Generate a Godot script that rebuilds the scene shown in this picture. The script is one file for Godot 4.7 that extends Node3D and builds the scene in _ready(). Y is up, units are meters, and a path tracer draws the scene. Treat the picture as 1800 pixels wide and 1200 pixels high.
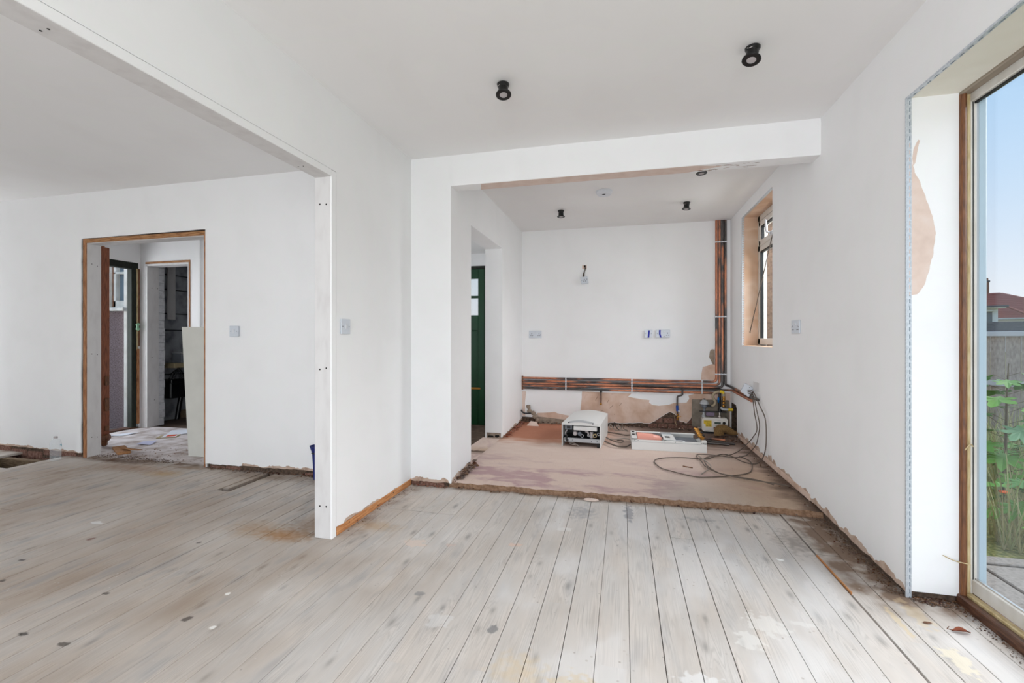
extends Node3D
# A house under renovation: main room, kitchen end, left room with a lobby behind it, garden seen through the patio door.

var M := {}
var rng := RandomNumberGenerator.new()
var taken := {}

func _ready() -> void:
	rng.seed = 20
	set_camera()
	set_light()
	make_materials()
	build_floor()
	build_shell()
	build_kitchen_shell()
	build_lobby()
	build_hall()
	build_patio_door()
	build_kitchen_window()
	build_garden()
	build_side_yard()
	build_ceiling_things()
	build_switches()
	build_pipes()
	build_boiler()
	build_jig()
	build_meter()
	build_cables()
	build_small()
	build_rubble()

# ---------------------------------------------------------------- camera and light
func set_camera() -> void:
	var cam := Camera3D.new()
	cam.name = "camera"
	cam.projection = Camera3D.PROJECTION_FRUSTUM
	cam.near = 0.05
	cam.far = 300.0
	cam.size = 0.05 * 1200.0 / 800.0
	cam.frustum_offset = Vector2(0.0, -6.0 / 800.0 * 0.05)
	cam.position = Vector3(0, 1.1, 0)
	cam.rotation.y = atan(196.0 / 800.0)
	cam.current = true
	add_child(cam)

func set_light() -> void:
	var env := Environment.new()
	env.background_mode = Environment.BG_SKY
	var sm := ProceduralSkyMaterial.new()
	sm.sky_top_color = Color(0.63, 0.83, 1.0)
	sm.sky_horizon_color = Color(1.0, 1.0, 1.0)
	sm.sky_curve = 0.17
	sm.sky_energy_multiplier = 0.92
	sm.ground_bottom_color = Color(0.42, 0.42, 0.38)
	sm.ground_horizon_color = Color(0.75, 0.76, 0.74)
	sm.sun_angle_max = 1.0
	var sky := Sky.new()
	sky.sky_material = sm
	env.sky = sky
	env.tonemap_mode = Environment.TONE_MAPPER_LINEAR
	env.tonemap_exposure = 1.15
	env.sdfgi_enabled = true
	env.ssao_enabled = true
	env.ssil_enabled = true
	var we := WorldEnvironment.new()
	we.name = "world_environment"
	we.environment = env
	add_child(we)
	# hazy bright sky on the garden side: a very broad soft sun
	var sun := DirectionalLight3D.new()
	sun.name = "hazy_sun"
	sun.light_color = Color(1.0, 0.985, 0.96)
	sun.light_energy = 1.3
	sun.light_angular_distance = 75.0
	sun.sky_mode = DirectionalLight3D.SKY_MODE_LIGHT_ONLY
	sun.shadow_enabled = true
	add_child(sun)
	sun.look_at_from_position(Vector3(6.0, 5.0, -0.9), Vector3.ZERO)
	# daylight of the windows behind the camera
	window_light("daylight_main_room", Vector3(-0.2, 1.15, 2.5), Vector2(2.2, 1.7), 7.4)
	window_light("daylight_left_room", Vector3(-4.1, 1.2, 2.5), Vector2(3.0, 1.7), 4.3)
	window_light("daylight_kitchen", Vector3(2.05, 2.1, -4.6), Vector2(1.3, 1.3), 5.0, Vector3(-0.42, PI / 2, 0))
	window_light("daylight_lobby", Vector3(-6.5, 1.2, -3.45), Vector2(0.9, 1.9), 3.4, Vector3(0, -PI / 2, 0))
	window_light("daylight_hall", Vector3(-2.8, 1.3, -4.3), Vector2(1.4, 1.4), 0.9, Vector3(0, -PI / 2, 0))

func window_light(called: String, at: Vector3, size: Vector2, energy: float, turn := Vector3(0.22, 0, 0)) -> void:
	var l := AreaLight3D.new()
	l.name = called
	l.area_size = size
	l.light_energy = energy
	l.light_color = Color(0.96, 0.98, 1.0)
	l.shadow_enabled = true
	l.position = at
	l.rotation = turn
	add_child(l)

# ---------------------------------------------------------------- naming
func numbered(called: String) -> String:
	if not taken.has(called):
		taken[called] = 0
		return called
	taken[called] += 1
	return "%s_%03d" % [called, taken[called]]

func tag(o: Node, label: String, category: String, group := "", kind := "") -> void:
	o.set_meta("label", label)
	o.set_meta("category", category)
	if group != "":
		o.set_meta("group", group)
	if kind != "":
		o.set_meta("kind", kind)

func thing(called: String, label: String, category: String, at := Vector3.ZERO, group := "", kind := "") -> Node3D:
	var o := Node3D.new()
	o.name = numbered(called)
	o.position = at
	tag(o, label, category, group, kind)
	add_child(o)
	return o

func part(called: String, st: SurfaceTool, m: Material, parent: Node3D) -> MeshInstance3D:
	var o := MeshInstance3D.new()
	o.name = called
	o.mesh = st.commit()
	o.material_override = m
	parent.add_child(o, true)
	return o

func single(called: String, st: SurfaceTool, m: Material, label: String, category: String, group := "", kind := "") -> MeshInstance3D:
	var o := MeshInstance3D.new()
	o.name = numbered(called)
	o.mesh = st.commit()
	o.material_override = m
	tag(o, label, category, group, kind)
	add_child(o)
	return o

func room(called: String, label: String, category: String) -> Node3D:
	return thing(called, label, category, Vector3.ZERO, "", "structure")

# ---------------------------------------------------------------- mesh helpers
func mb() -> SurfaceTool:
	var st := SurfaceTool.new()
	st.begin(Mesh.PRIMITIVE_TRIANGLES)
	return st

# a flat convex face turned to look along out; along = the axis that v follows
func face(st: SurfaceTool, pts: Array, out: Vector3, along := 1) -> void:
	var n: Vector3 = (pts[1] - pts[0]).cross(pts[2] - pts[0])
	if n.length_squared() < 1e-16:
		return
	if n.dot(out) < 0.0:
		pts.reverse()
		n = -n
	n = n.normalized()
	var ax := n.abs().max_axis_index()
	var ua := 0
	var va := along
	if ax == along:
		ua = (along + 1) % 3
		va = (along + 2) % 3
	else:
		ua = 3 - ax - along
	for i in range(1, pts.size() - 1):
		for p in [pts[0], pts[i + 1], pts[i]]:
			st.set_normal(n)
			st.set_uv(Vector2(p[ua], p[va]))
			st.add_vertex(p)

func box(st: SurfaceTool, lo: Vector3, hi: Vector3, ch := 0.0, xf := Transform3D.IDENTITY, along := 1) -> void:
	var c := (lo + hi) / 2.0
	var h := ((hi - lo) / 2.0).abs()
	ch = minf(ch, 0.45 * minf(h.x, minf(h.y, h.z)))
	var P := func(s: Vector3, axis: int) -> Vector3:
		var v := Vector3(s.x * h.x, s.y * h.y, s.z * h.z)
		for k in 3:
			if k != axis:
				v[k] -= s[k] * ch
		return xf * (c + v)
	var B := xf.basis
	for a in 3:
		var b := (a + 1) % 3
		var d := (a + 2) % 3
		for s in [-1.0, 1.0]:
			var pts := []
			for t in [[-1.0, -1.0], [1.0, -1.0], [1.0, 1.0], [-1.0, 1.0]]:
				var v := Vector3.ZERO
				v[a] = s
				v[b] = t[0]
				v[d] = t[1]
				pts.append(P.call(v, a))
			var o := Vector3.ZERO
			o[a] = s
			face(st, pts, B * o, along)
	if ch <= 0.0:
		return
	for a in 3:
		var b := (a + 1) % 3
		var d := (a + 2) % 3
		for sa in [-1.0, 1.0]:
			for sb in [-1.0, 1.0]:
				var v0 := Vector3.ZERO
				v0[a] = sa
				v0[b] = sb
				v0[d] = -1.0
				var v1 := v0
				v1[d] = 1.0
				var o := v0
				o[d] = 0.0
				face(st, [P.call(v0, a), P.call(v1, a), P.call(v1, b), P.call(v0, b)], B * o, along)
	for sx in [-1.0, 1.0]:
		for sy in [-1.0, 1.0]:
			for sz in [-1.0, 1.0]:
				var v := Vector3(sx, sy, sz)
				face(st, [P.call(v, 0), P.call(v, 1), P.call(v, 2)], B * v, along)

func bx(lo: Vector3, hi: Vector3, ch := 0.0, along := 1) -> SurfaceTool:
	var st := mb()
	box(st, lo, hi, ch, Transform3D.IDENTITY, along)
	return st

# a bar of square section between two points
func bar(st: SurfaceTool, a: Vector3, b: Vector3, w: float, d: float, ch := 0.0) -> void:
	var y := (b - a).normalized()
	var x := y.cross(Vector3(0.31, 0.17, 0.93) if absf(y.z) < 0.9 else Vector3.RIGHT).normalized()
	if absf(y.y) > 0.99:
		x = Vector3.RIGHT
	var z := x.cross(y)
	box(st, Vector3(-w / 2, 0, -d / 2), Vector3(w / 2, a.distance_to(b), d / 2), ch, Transform3D(Basis(x, y, z), a))

# polygon in the local xy plane, front at z = 0 looking along +z, pushed back by depth
func prism(st: SurfaceTool, poly: PackedVector2Array, depth: float, xf := Transform3D.IDENTITY) -> void:
	var area := 0.0
	for i in poly.size():
		area += poly[i].cross(poly[(i + 1) % poly.size()])
	if area < 0.0:
		poly.reverse()
	var idx := Geometry2D.triangulate_polygon(poly)
	var front := xf.basis.z.normalized()
	for f in 2:
		for t in range(0, idx.size(), 3):
			var tri := [poly[idx[t]], poly[idx[t + 1]], poly[idx[t + 2]]]
			var flip: bool = ((tri[1] - tri[0]) as Vector2).cross(tri[2] - tri[0]) < 0.0
			if flip != (f == 1):
				tri.reverse()
			tri.reverse()
			for p in tri:
				st.set_normal(front if f == 0 else -front)
				st.set_uv(p)
				st.add_vertex(xf * Vector3(p.x, p.y, 0.0 if f == 0 else -depth))
	for i in poly.size():
		var a := poly[i]
		var b := poly[(i + 1) % poly.size()]
		var n := (xf.basis * Vector3(b.y - a.y, a.x - b.x, 0)).normalized()
		var q := [Vector3(a.x, a.y, 0), Vector3(a.x, a.y, -depth), Vector3(b.x, b.y, -depth), Vector3(b.x, b.y, 0)]
		for k in [0, 2, 1, 0, 3, 2]:
			var p: Vector3 = q[k]
			st.set_normal(n)
			st.set_uv(Vector2(p.x + p.y + p.z, p.y))
			st.add_vertex(xf * p)

func rect(x0: float, y0: float, x1: float, y1: float) -> PackedVector2Array:
	return PackedVector2Array([Vector2(x0, y0), Vector2(x1, y0), Vector2(x1, y1), Vector2(x0, y1)])

# points from a to b with a broken edge
func broken(a: Vector2, b: Vector2, step: float, amp: float, sd: int) -> PackedVector2Array:
	var r := RandomNumberGenerator.new()
	r.seed = sd
	var out := PackedVector2Array()
	var n := maxi(2, int(a.distance_to(b) / step))
	var nn := (b - a).normalized().orthogonal()
	var drift := 0.0
	for i in n + 1:
		var t := float(i) / n
		if i > 0 and i < n:
			t += r.randf_range(-0.35, 0.35) / n
		drift = lerpf(drift, r.randf_range(-1, 1), 0.5)
		var o := 0.0 if i == 0 or i == n else drift * amp
		out.append(a.lerp(b, t) + nn * o)
	return out

func facing(dir: String, at: float) -> Transform3D:
	match dir:
		"z": return Transform3D(Basis.IDENTITY, Vector3(0, 0, at))
		"-x": return Transform3D(Basis(Vector3(0, 0, 1), Vector3.UP, Vector3(-1, 0, 0)), Vector3(at, 0, 0))      # local x = world z
		"x": return Transform3D(Basis(Vector3(0, 0, -1), Vector3.UP, Vector3(1, 0, 0)), Vector3(at, 0, 0))       # local x = -world z
		"-y": return Transform3D(Basis(Vector3(1, 0, 0), Vector3(0, 0, 1), Vector3(0, -1, 0)), Vector3(0, at, 0)) # local y = world z
		"y": return Transform3D(Basis(Vector3(1, 0, 0), Vector3(0, 0, -1), Vector3(0, 1, 0)), Vector3(0, at, 0))  # local y = -world z
	return Transform3D.IDENTITY

func smooth(pts: Array, n: int) -> Array:
	var out := []
	for i in pts.size() - 1:
		var p0: Vector3 = pts[maxi(i - 1, 0)]
		var p1: Vector3 = pts[i]
		var p2: Vector3 = pts[i + 1]
		var p3: Vector3 = pts[mini(i + 2, pts.size() - 1)]
		for k in n:
			out.append(p1.cubic_interpolate(p2, p0, p3, float(k) / n))
	out.append(pts[-1])
	return out

# corners of a path rounded with short arcs
func rounded(pts: Array, r: float, n := 5) -> Array:
	var out := [pts[0]]
	for i in range(1, pts.size() - 1):
		var p: Vector3 = pts[i]
		var a: Vector3 = p + (pts[i - 1] - p).limit_length(minf(r, 0.49 * p.distance_to(pts[i - 1])))
		var b: Vector3 = p + (pts[i + 1] - p).limit_length(minf(r, 0.49 * p.distance_to(pts[i + 1])))
		for k in n + 1:
			var t := float(k) / n
			out.append(a.lerp(p, t).lerp(p.lerp(b, t), t))
	out.append(pts[-1])
	return out

func tube(st: SurfaceTool, pts: Array, r, sides := 10, tint = null) -> void:
	var rings := []
	var norms := []
	var lens := []
	var x := Vector3.ZERO
	var run := 0.0
	for i in pts.size():
		var d: Vector3 = (pts[mini(i + 1, pts.size() - 1)] - pts[maxi(i - 1, 0)]).normalized()
		if i == 0:
			x = d.cross(Vector3.UP if absf(d.y) < 0.9 else Vector3.RIGHT).normalized()
		else:
			run += pts[i].distance_to(pts[i - 1])
			x = (x - d * x.dot(d)).normalized()
		var y := d.cross(x)
		var rr: float = r[i] if r is Array else r
		var ring := []
		var nr := []
		for k in sides:
			var a := TAU * k / sides
			var o := x * cos(a) + y * sin(a)
			ring.append(pts[i] + o * rr)
			nr.append(o)
		rings.append(ring)
		norms.append(nr)
		lens.append(run)
	for i in pts.size() - 1:
		for k in sides:
			var k2 := (k + 1) % sides
			for c in [[i, k, k], [i + 1, k, k], [i + 1, k2, k + 1], [i, k, k], [i + 1, k2, k + 1], [i, k2, k + 1]]:
				if tint != null:
					st.set_color(tint.call(lens[c[0]]))
				st.set_normal(norms[c[0]][c[1]])
				st.set_uv(Vector2(float(c[2]) / sides * 0.1, lens[c[0]]))
				st.add_vertex(rings[c[0]][c[1]])
	for e in [0, pts.size() - 1]:
		var out: Vector3 = pts[0] - pts[1] if e == 0 else pts[-1] - pts[-2]
		if tint != null:
			st.set_color(tint.call(lens[e]))
		face(st, rings[e].duplicate(), out)

# profile of (radius, height) turned about y
func lathe(st: SurfaceTool, prof: Array, sides := 24, xf := Transform3D.IDENTITY) -> void:
	for i in prof.size() - 1:
		var a: Vector2 = prof[i]
		var b: Vector2 = prof[i + 1]
		var s := b - a
		if s.length() < 1e-6:
			continue
		var n2 := Vector2(s.y, -s.x).normalized()
		for k in sides:
			var t0 := TAU * k / sides
			var t1 := TAU * (k + 1) / sides
			var V := func(p: Vector2, t: float) -> void:
				st.set_normal((xf.basis * Vector3(n2.x * cos(t), n2.y, -n2.x * sin(t))).normalized())
				st.set_uv(Vector2(t / TAU, p.y))
				st.add_vertex(xf * Vector3(p.x * cos(t), p.y, -p.x * sin(t)))
			if a.x > 1e-6:
				V.call(a, t0); V.call(b, t1); V.call(a, t1)
			if b.x > 1e-6:
				V.call(a, t0); V.call(b, t0); V.call(b, t1)

# transform whose y axis runs from a along d
func toward(a: Vector3, d: Vector3) -> Transform3D:
	var y := d.normalized()
	var x := y.cross(Vector3(0.2, 0.1, 1.0)).normalized()
	return Transform3D(Basis(x, y, x.cross(y)), a)

# an uneven lump
func lump(st: SurfaceTool, c: Vector3, size: Vector3, r: RandomNumberGenerator, turn := 0.0) -> void:
	var B := Basis(Vector3(r.randf_range(-1, 1), r.randf_range(-1, 1), r.randf_range(-1, 1) + 0.01).normalized(), turn)
	var rows := []
	for i in 5:
		var row := []
		var p := PI * i / 4.0
		for k in 7:
			var t := TAU * k / 7.0
			var j := r.randf_range(0.72, 1.1)
			row.append(c + B * (Vector3(sin(p) * cos(t), cos(p), sin(p) * sin(t)) * size * j))
		if i == 0 or i == 4:
			for k in 7:
				row[k] = row[0]
		rows.append(row)
	for i in 4:
		for k in 7:
			var k2 := (k + 1) % 7
			face(st, [rows[i][k], rows[i + 1][k], rows[i + 1][k2]], rows[i][k] + rows[i + 1][k2] - 2 * c)
			face(st, [rows[i][k], rows[i + 1][k2], rows[i][k2]], rows[i][k] + rows[i + 1][k2] - 2 * c)

# ---------------------------------------------------------------- materials
func noise(sd: int, freq: float, oct := 4, kind := FastNoiseLite.TYPE_SIMPLEX_SMOOTH) -> FastNoiseLite:
	var n := FastNoiseLite.new()
	n.seed = sd
	n.noise_type = kind
	n.frequency = freq
	n.fractal_octaves = oct
	return n

func noise_tex(sd: int, freq: float, cols: Array, size := 256, oct := 4) -> NoiseTexture2D:
	var t := NoiseTexture2D.new()
	t.width = size
	t.height = size
	t.seamless = true
	t.noise = noise(sd, freq, oct)
	var g := Gradient.new()
	var off := PackedFloat32Array()
	var cc := PackedColorArray()
	for i in cols.size():
		off.append(float(i) / (cols.size() - 1))
		cc.append(cols[i])
	g.offsets = off
	g.colors = cc
	t.color_ramp = g
	return t

func flat(c: Color, rough := 0.6, metal := 0.0) -> StandardMaterial3D:
	var m := StandardMaterial3D.new()
	m.albedo_color = c
	m.roughness = rough
	m.metallic = metal
	return m

# a mottled material looked up in world space; size = metres per repeat
func mottled(tex: Texture2D, size: Vector3, rough := 0.8, bump := 0.0, bump_tex: Texture2D = null) -> StandardMaterial3D:
	var m := StandardMaterial3D.new()
	m.albedo_texture = tex
	m.uv1_triplanar = true
	m.uv1_world_triplanar = true
	m.uv1_scale = Vector3(1.0 / size.x, 1.0 / size.y, 1.0 / size.z)
	m.roughness = rough
	if bump != 0.0:
		m.heightmap_enabled = true
		m.heightmap_texture = bump_tex if bump_tex else tex
		m.heightmap_scale = bump
	return m

func c8(r: int, g: int, b: int) -> Color:
	return Color(r / 255.0, g / 255.0, b / 255.0)

func make_materials() -> void:
	var w1 := noise_tex(3, 0.012, [Color(0.955, 0.952, 0.95), Color(0.965, 0.963, 0.962), Color(0.97, 0.968, 0.967)], 256, 5)
	M.paint = mottled(w1, Vector3(1.7, 1.7, 1.7), 0.75, 0.012, noise_tex(31, 0.05, [Color.BLACK, Color.WHITE], 256, 4))
	M.ceiling = mottled(noise_tex(4, 0.01, [Color(0.945, 0.935, 0.93), Color(0.955, 0.948, 0.943), Color(0.96, 0.953, 0.948)], 256, 4), Vector3(2.3, 2.3, 2.3), 0.85)
	M.primed = mottled(noise_tex(5, 0.03, [Color(0.82, 0.805, 0.80), Color(0.855, 0.845, 0.84), Color(0.87, 0.86, 0.855)], 256, 5), Vector3(0.6, 1.8, 0.6), 0.6)
	M.cream_paint = mottled(noise_tex(6, 0.02, [Color(0.92, 0.90, 0.85), Color(0.95, 0.935, 0.895)], 128, 4), Vector3(0.6, 0.6, 0.6), 0.6)
	M.plaster = mottled(noise_tex(7, 0.008, [Color(0.77, 0.63, 0.54), Color(0.84, 0.72, 0.64), Color(0.88, 0.78, 0.72), Color(0.81, 0.68, 0.59)], 512, 5), Vector3(1.1, 1.1, 1.1), 0.9, 0.04)
	M.plaster_pale = mottled(noise_tex(8, 0.02, [Color(0.85, 0.76, 0.71), Color(0.885, 0.80, 0.75), Color(0.90, 0.83, 0.79)], 256, 5), Vector3(0.5, 0.5, 0.5), 0.9, 0.05)
	M.plaster_grey = mottled(noise_tex(9, 0.03, [Color(0.47, 0.42, 0.37), Color(0.60, 0.54, 0.48), Color(0.66, 0.60, 0.54)], 256, 5), Vector3(0.5, 0.5, 0.5), 0.95, 0.2)
	M.plaster_foot = mottled(noise_tex(42, 0.02, [Color(0.62, 0.51, 0.44), Color(0.76, 0.66, 0.59), Color(0.82, 0.74, 0.68)], 256, 5), Vector3(0.5, 0.5, 0.5), 0.9, 0.06)
	M.reveal = mottled(noise_tex(10, 0.006, [Color(0.74, 0.58, 0.46), Color(0.83, 0.69, 0.58), Color(0.87, 0.76, 0.67), Color(0.80, 0.65, 0.53)], 256, 4), Vector3(0.9, 0.9, 0.9), 0.85, 0.03)
	M.mortar = mottled(noise_tex(11, 0.04, [Color(0.20, 0.16, 0.13), Color(0.36, 0.29, 0.24), Color(0.45, 0.37, 0.31)], 256, 5), Vector3(0.4, 0.4, 0.4), 0.95, 0.6)
	M.brick = mottled(noise_tex(12, 0.04, [Color(0.36, 0.25, 0.21), Color(0.50, 0.36, 0.31), Color(0.58, 0.47, 0.42)], 256, 5), Vector3(0.3, 0.3, 0.3), 0.95, 0.4)
	M.brick_white = mottled(noise_tex(13, 0.03, [Color(0.70, 0.70, 0.71), Color(0.82, 0.82, 0.83), Color(0.85, 0.85, 0.86)], 256, 5), Vector3(0.5, 0.5, 0.5), 0.7, 0.25)
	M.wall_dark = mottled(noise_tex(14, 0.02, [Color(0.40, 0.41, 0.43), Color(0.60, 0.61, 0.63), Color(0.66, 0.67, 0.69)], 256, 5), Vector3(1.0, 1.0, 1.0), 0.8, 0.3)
	M.earth = mottled(noise_tex(15, 0.05, [Color(0.09, 0.075, 0.06), Color(0.20, 0.165, 0.13), Color(0.27, 0.22, 0.18)], 256, 5), Vector3(0.6, 0.6, 0.6), 1.0, 1.0)
	M.dirt = mottled(noise_tex(16, 0.06, [Color(0.40, 0.29, 0.21), Color(0.54, 0.42, 0.33), Color(0.64, 0.53, 0.44)], 256, 5), Vector3(0.4, 0.4, 0.4), 1.0, 0.7)
	M.raw_wood = mottled(noise_tex(17, 0.03, [Color(0.60, 0.36, 0.20), Color(0.78, 0.54, 0.34), Color(0.84, 0.62, 0.42)], 256, 4), Vector3(0.12, 0.12, 1.2), 0.7, 0.06)
	M.raw_wood_x = mottled(noise_tex(43, 0.03, [Color(0.44, 0.28, 0.16), Color(0.66, 0.47, 0.30), Color(0.74, 0.57, 0.40)], 256, 4), Vector3(1.0, 0.1, 0.1), 0.75, 0.1)
	M.raw_wood_up = mottled(noise_tex(18, 0.03, [Color(0.42, 0.25, 0.14), Color(0.66, 0.45, 0.29), Color(0.74, 0.54, 0.38)], 256, 4), Vector3(0.1, 1.0, 0.1), 0.75, 0.1)
	M.brown_wood = mottled(noise_tex(19, 0.035, [Color(0.26, 0.15, 0.08), Color(0.44, 0.27, 0.15), Color(0.56, 0.37, 0.22)], 256, 5), Vector3(0.09, 0.9, 0.09), 0.45, 0.08)
	M.brown_sill = mottled(noise_tex(20, 0.035, [Color(0.19, 0.115, 0.08), Color(0.34, 0.21, 0.14), Color(0.45, 0.31, 0.22)], 256, 5), Vector3(0.09, 0.09, 0.9), 0.5, 0.08)
	M.red_wood = mottled(noise_tex(21, 0.03, [Color(0.36, 0.18, 0.10), Color(0.53, 0.29, 0.17), Color(0.60, 0.35, 0.22)], 256, 5), Vector3(0.09, 0.9, 0.09), 0.55, 0.08)
	M.joist = mottled(noise_tex(22, 0.03, [Color(0.30, 0.24, 0.18), Color(0.46, 0.38, 0.29), Color(0.52, 0.45, 0.36)], 256, 5), Vector3(0.6, 0.1, 0.1), 0.9, 0.1)
	M.green_old = mottled(noise_tex(23, 0.04, [Color(0.035, 0.045, 0.025), Color(0.085, 0.11, 0.06), Color(0.13, 0.17, 0.10)], 256, 5), Vector3(0.2, 0.8, 0.2), 0.75, 0.08)
	M.green_door = mottled(noise_tex(24, 0.02, [Color(0.02, 0.20, 0.10), Color(0.03, 0.26, 0.14)], 128, 4), Vector3(0.5, 0.9, 0.5), 0.28)
	M.tan_strip = mottled(noise_tex(25, 0.03, [Color(0.62, 0.52, 0.34), Color(0.76, 0.68, 0.51), Color(0.82, 0.76, 0.62)], 256, 4), Vector3(0.1, 0.8, 0.3), 0.5)
	M.white_frame = mottled(noise_tex(26, 0.03, [Color(0.78, 0.76, 0.72), Color(0.88, 0.87, 0.85)], 128, 4), Vector3(0.5, 0.9, 0.5), 0.35)
	M.head_grey = flat(Color(0.58, 0.53, 0.47), 0.6)
	M.upvc = flat(Color(0.88, 0.86, 0.83), 0.3)
	M.blue_frame = flat(Color(0.70, 0.78, 0.83), 0.3)
	M.gasket = flat(Color(0.05, 0.06, 0.07), 0.5)
	M.black = flat(Color(0.03, 0.032, 0.034), 0.35)
	M.void = flat(Color(0.02, 0.018, 0.015), 0.95)
	M.dot = flat(Color(0.12, 0.10, 0.10), 0.8)
	M.lens = flat(Color(0.72, 0.69, 0.69), 0.4)
	M.white_plastic = flat(Color(0.86, 0.87, 0.89), 0.3)
	M.plate = flat(Color(0.83, 0.85, 0.88), 0.3)
	M.socket_hole = flat(Color(0.25, 0.25, 0.28), 0.6)
	M.white_metal = flat(Color(0.90, 0.90, 0.89), 0.35)
	M.grey_metal = flat(Color(0.70, 0.71, 0.72), 0.4, 0.3)
	M.mid_grey = flat(Color(0.45, 0.47, 0.50), 0.5)
	M.dark_grey = flat(Color(0.18, 0.18, 0.19), 0.5)
	M.galv = mottled(noise_tex(27, 0.05, [Color(0.74, 0.77, 0.80), Color(0.88, 0.90, 0.92)], 128, 3), Vector3(0.1, 0.1, 0.1), 0.35)
	M.galv.metallic = 0.35
	M.bead_slot = flat(Color(0.52, 0.57, 0.62), 0.6)
	M.chrome = flat(Color(0.82, 0.80, 0.78), 0.25, 0.9)
	M.brass = flat(Color(0.72, 0.52, 0.25), 0.3, 0.9)
	M.blue = flat(Color(0.02, 0.08, 0.62), 0.5)
	M.blue_valve = flat(Color(0.05, 0.42, 0.72), 0.4)
	M.blue_tape = flat(Color(0.06, 0.28, 0.62), 0.5)
	M.navy = flat(Color(0.10, 0.15, 0.42), 0.4)
	M.yellow = flat(Color(0.90, 0.76, 0.15), 0.5)
	M.pink = flat(Color(0.93, 0.64, 0.57), 0.25)
	M.cable = flat(Color(0.38, 0.33, 0.29), 0.5)
	M.cable_dark = flat(Color(0.22, 0.19, 0.17), 0.5)
	M.cable_pale = flat(Color(0.62, 0.58, 0.54), 0.5)
	M.foam = mottled(noise_tex(28, 0.05, [Color(0.38, 0.28, 0.16), Color(0.58, 0.46, 0.28)], 128, 4), Vector3(0.1, 0.1, 0.1), 0.95, 0.4)
	M.board_grey = mottled(noise_tex(29, 0.03, [Color(0.46, 0.42, 0.37), Color(0.58, 0.54, 0.49)], 128, 4), Vector3(0.4, 0.4, 0.4), 0.9)
	M.plasterboard = mottled(noise_tex(30, 0.02, [Color(0.82, 0.815, 0.785), Color(0.86, 0.855, 0.825)], 128, 4), Vector3(0.8, 0.8, 0.8), 0.85)
	M.lobby_floor = mottled(noise_tex(32, 0.03, [Color(0.60, 0.53, 0.49), Color(0.80, 0.76, 0.75), Color(0.87, 0.84, 0.84)], 256, 5), Vector3(1.4, 1.4, 1.4), 0.9)
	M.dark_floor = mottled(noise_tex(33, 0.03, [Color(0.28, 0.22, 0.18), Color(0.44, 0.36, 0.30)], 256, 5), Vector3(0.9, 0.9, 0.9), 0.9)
	M.paper = flat(Color(0.86, 0.87, 0.90), 0.8)
	M.paper_lilac = flat(Color(0.74, 0.74, 0.84), 0.8)
	M.red_print = flat(Color(0.80, 0.32, 0.20), 0.7)
	M.tan_cover = flat(Color(0.66, 0.60, 0.47), 0.7)
	M.pebble = mottled(noise_tex(34, 0.12, [Color(0.30, 0.25, 0.25), Color(0.50, 0.43, 0.43), Color(0.60, 0.54, 0.54)], 256, 3), Vector3(0.5, 0.5, 0.5), 0.95, 1.2)
	M.render_white = mottled(noise_tex(35, 0.05, [Color(0.84, 0.84, 0.85), Color(0.92, 0.92, 0.93)], 256, 4), Vector3(0.7, 0.7, 0.7), 0.8, 0.3)
	M.fence = mottled(noise_tex(36, 0.03, [Color(0.46, 0.43, 0.41), Color(0.63, 0.59, 0.56), Color(0.71, 0.67, 0.64)], 512, 5), Vector3(0.35, 1.6, 0.35), 0.9, 0.2)
	M.fence_dark = mottled(noise_tex(37, 0.04, [Color(0.26, 0.28, 0.30), Color(0.42, 0.44, 0.46)], 256, 5), Vector3(0.5, 0.5, 0.5), 0.9, 0.2)
	M.rail = flat(Color(0.72, 0.73, 0.75), 0.7)
	M.roof = mottled(noise_tex(38, 0.05, [Color(0.52, 0.32, 0.30), Color(0.68, 0.46, 0.43)], 256, 4), Vector3(0.8, 0.8, 0.8), 0.9)
	M.grass = mottled(noise_tex(39, 0.06, [Color(0.22, 0.26, 0.12), Color(0.42, 0.44, 0.24), Color(0.62, 0.58, 0.38)], 512, 5), Vector3(1.2, 1.2, 1.2), 1.0, 2.0)
	M.paving = mottled(noise_tex(40, 0.05, [Color(0.42, 0.40, 0.39), Color(0.52, 0.50, 0.48), Color(0.57, 0.55, 0.53)], 512, 5), Vector3(0.7, 0.7, 0.7), 0.9, 0.2)
	M.stem = flat(Color(0.36, 0.32, 0.22), 0.7)
	M.orange = flat(Color(0.95, 0.42, 0.05), 0.6)
	M.cloth_red = flat(Color(0.52, 0.26, 0.15), 0.8)
	M.leaves = []
	for c in [Color(0.30, 0.52, 0.14), Color(0.38, 0.60, 0.18), Color(0.24, 0.46, 0.16), Color(0.42, 0.60, 0.44)]:
		var lm := flat(c, 0.55)
		lm.backlight_enabled = true
		lm.backlight = Color(0.30, 0.42, 0.10)
		M.leaves.append(lm)
	var vt := StandardMaterial3D.new()
	vt.vertex_color_use_as_albedo = true
	vt.roughness = 0.9
	M.tinted = vt
	# copper with tarnish along its length
	var cu := StandardMaterial3D.new()
	cu.vertex_color_use_as_albedo = true
	cu.metallic = 0.6
	cu.roughness = 0.38
	cu.albedo_texture = noise_tex(41, 0.03, [Color(0.80, 0.78, 0.77), Color(0.96, 0.96, 0.96), Color.WHITE], 256, 5)
	cu.uv1_scale = Vector3(8, 2.5, 1)
	M.copper = cu
	var gl := StandardMaterial3D.new()
	gl.albedo_color = Color(0.95, 0.98, 1.0, 0.01)
	gl.transparency = BaseMaterial3D.TRANSPARENCY_ALPHA
	gl.roughness = 0.0
	gl.metallic_specular = 0.3
	M.glass = gl
	var fg := gl.duplicate() as StandardMaterial3D
	fg.albedo_color = Color(0.95, 0.97, 0.97, 0.25)
	M.frosted = fg
	var bt := gl.duplicate() as StandardMaterial3D
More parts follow.
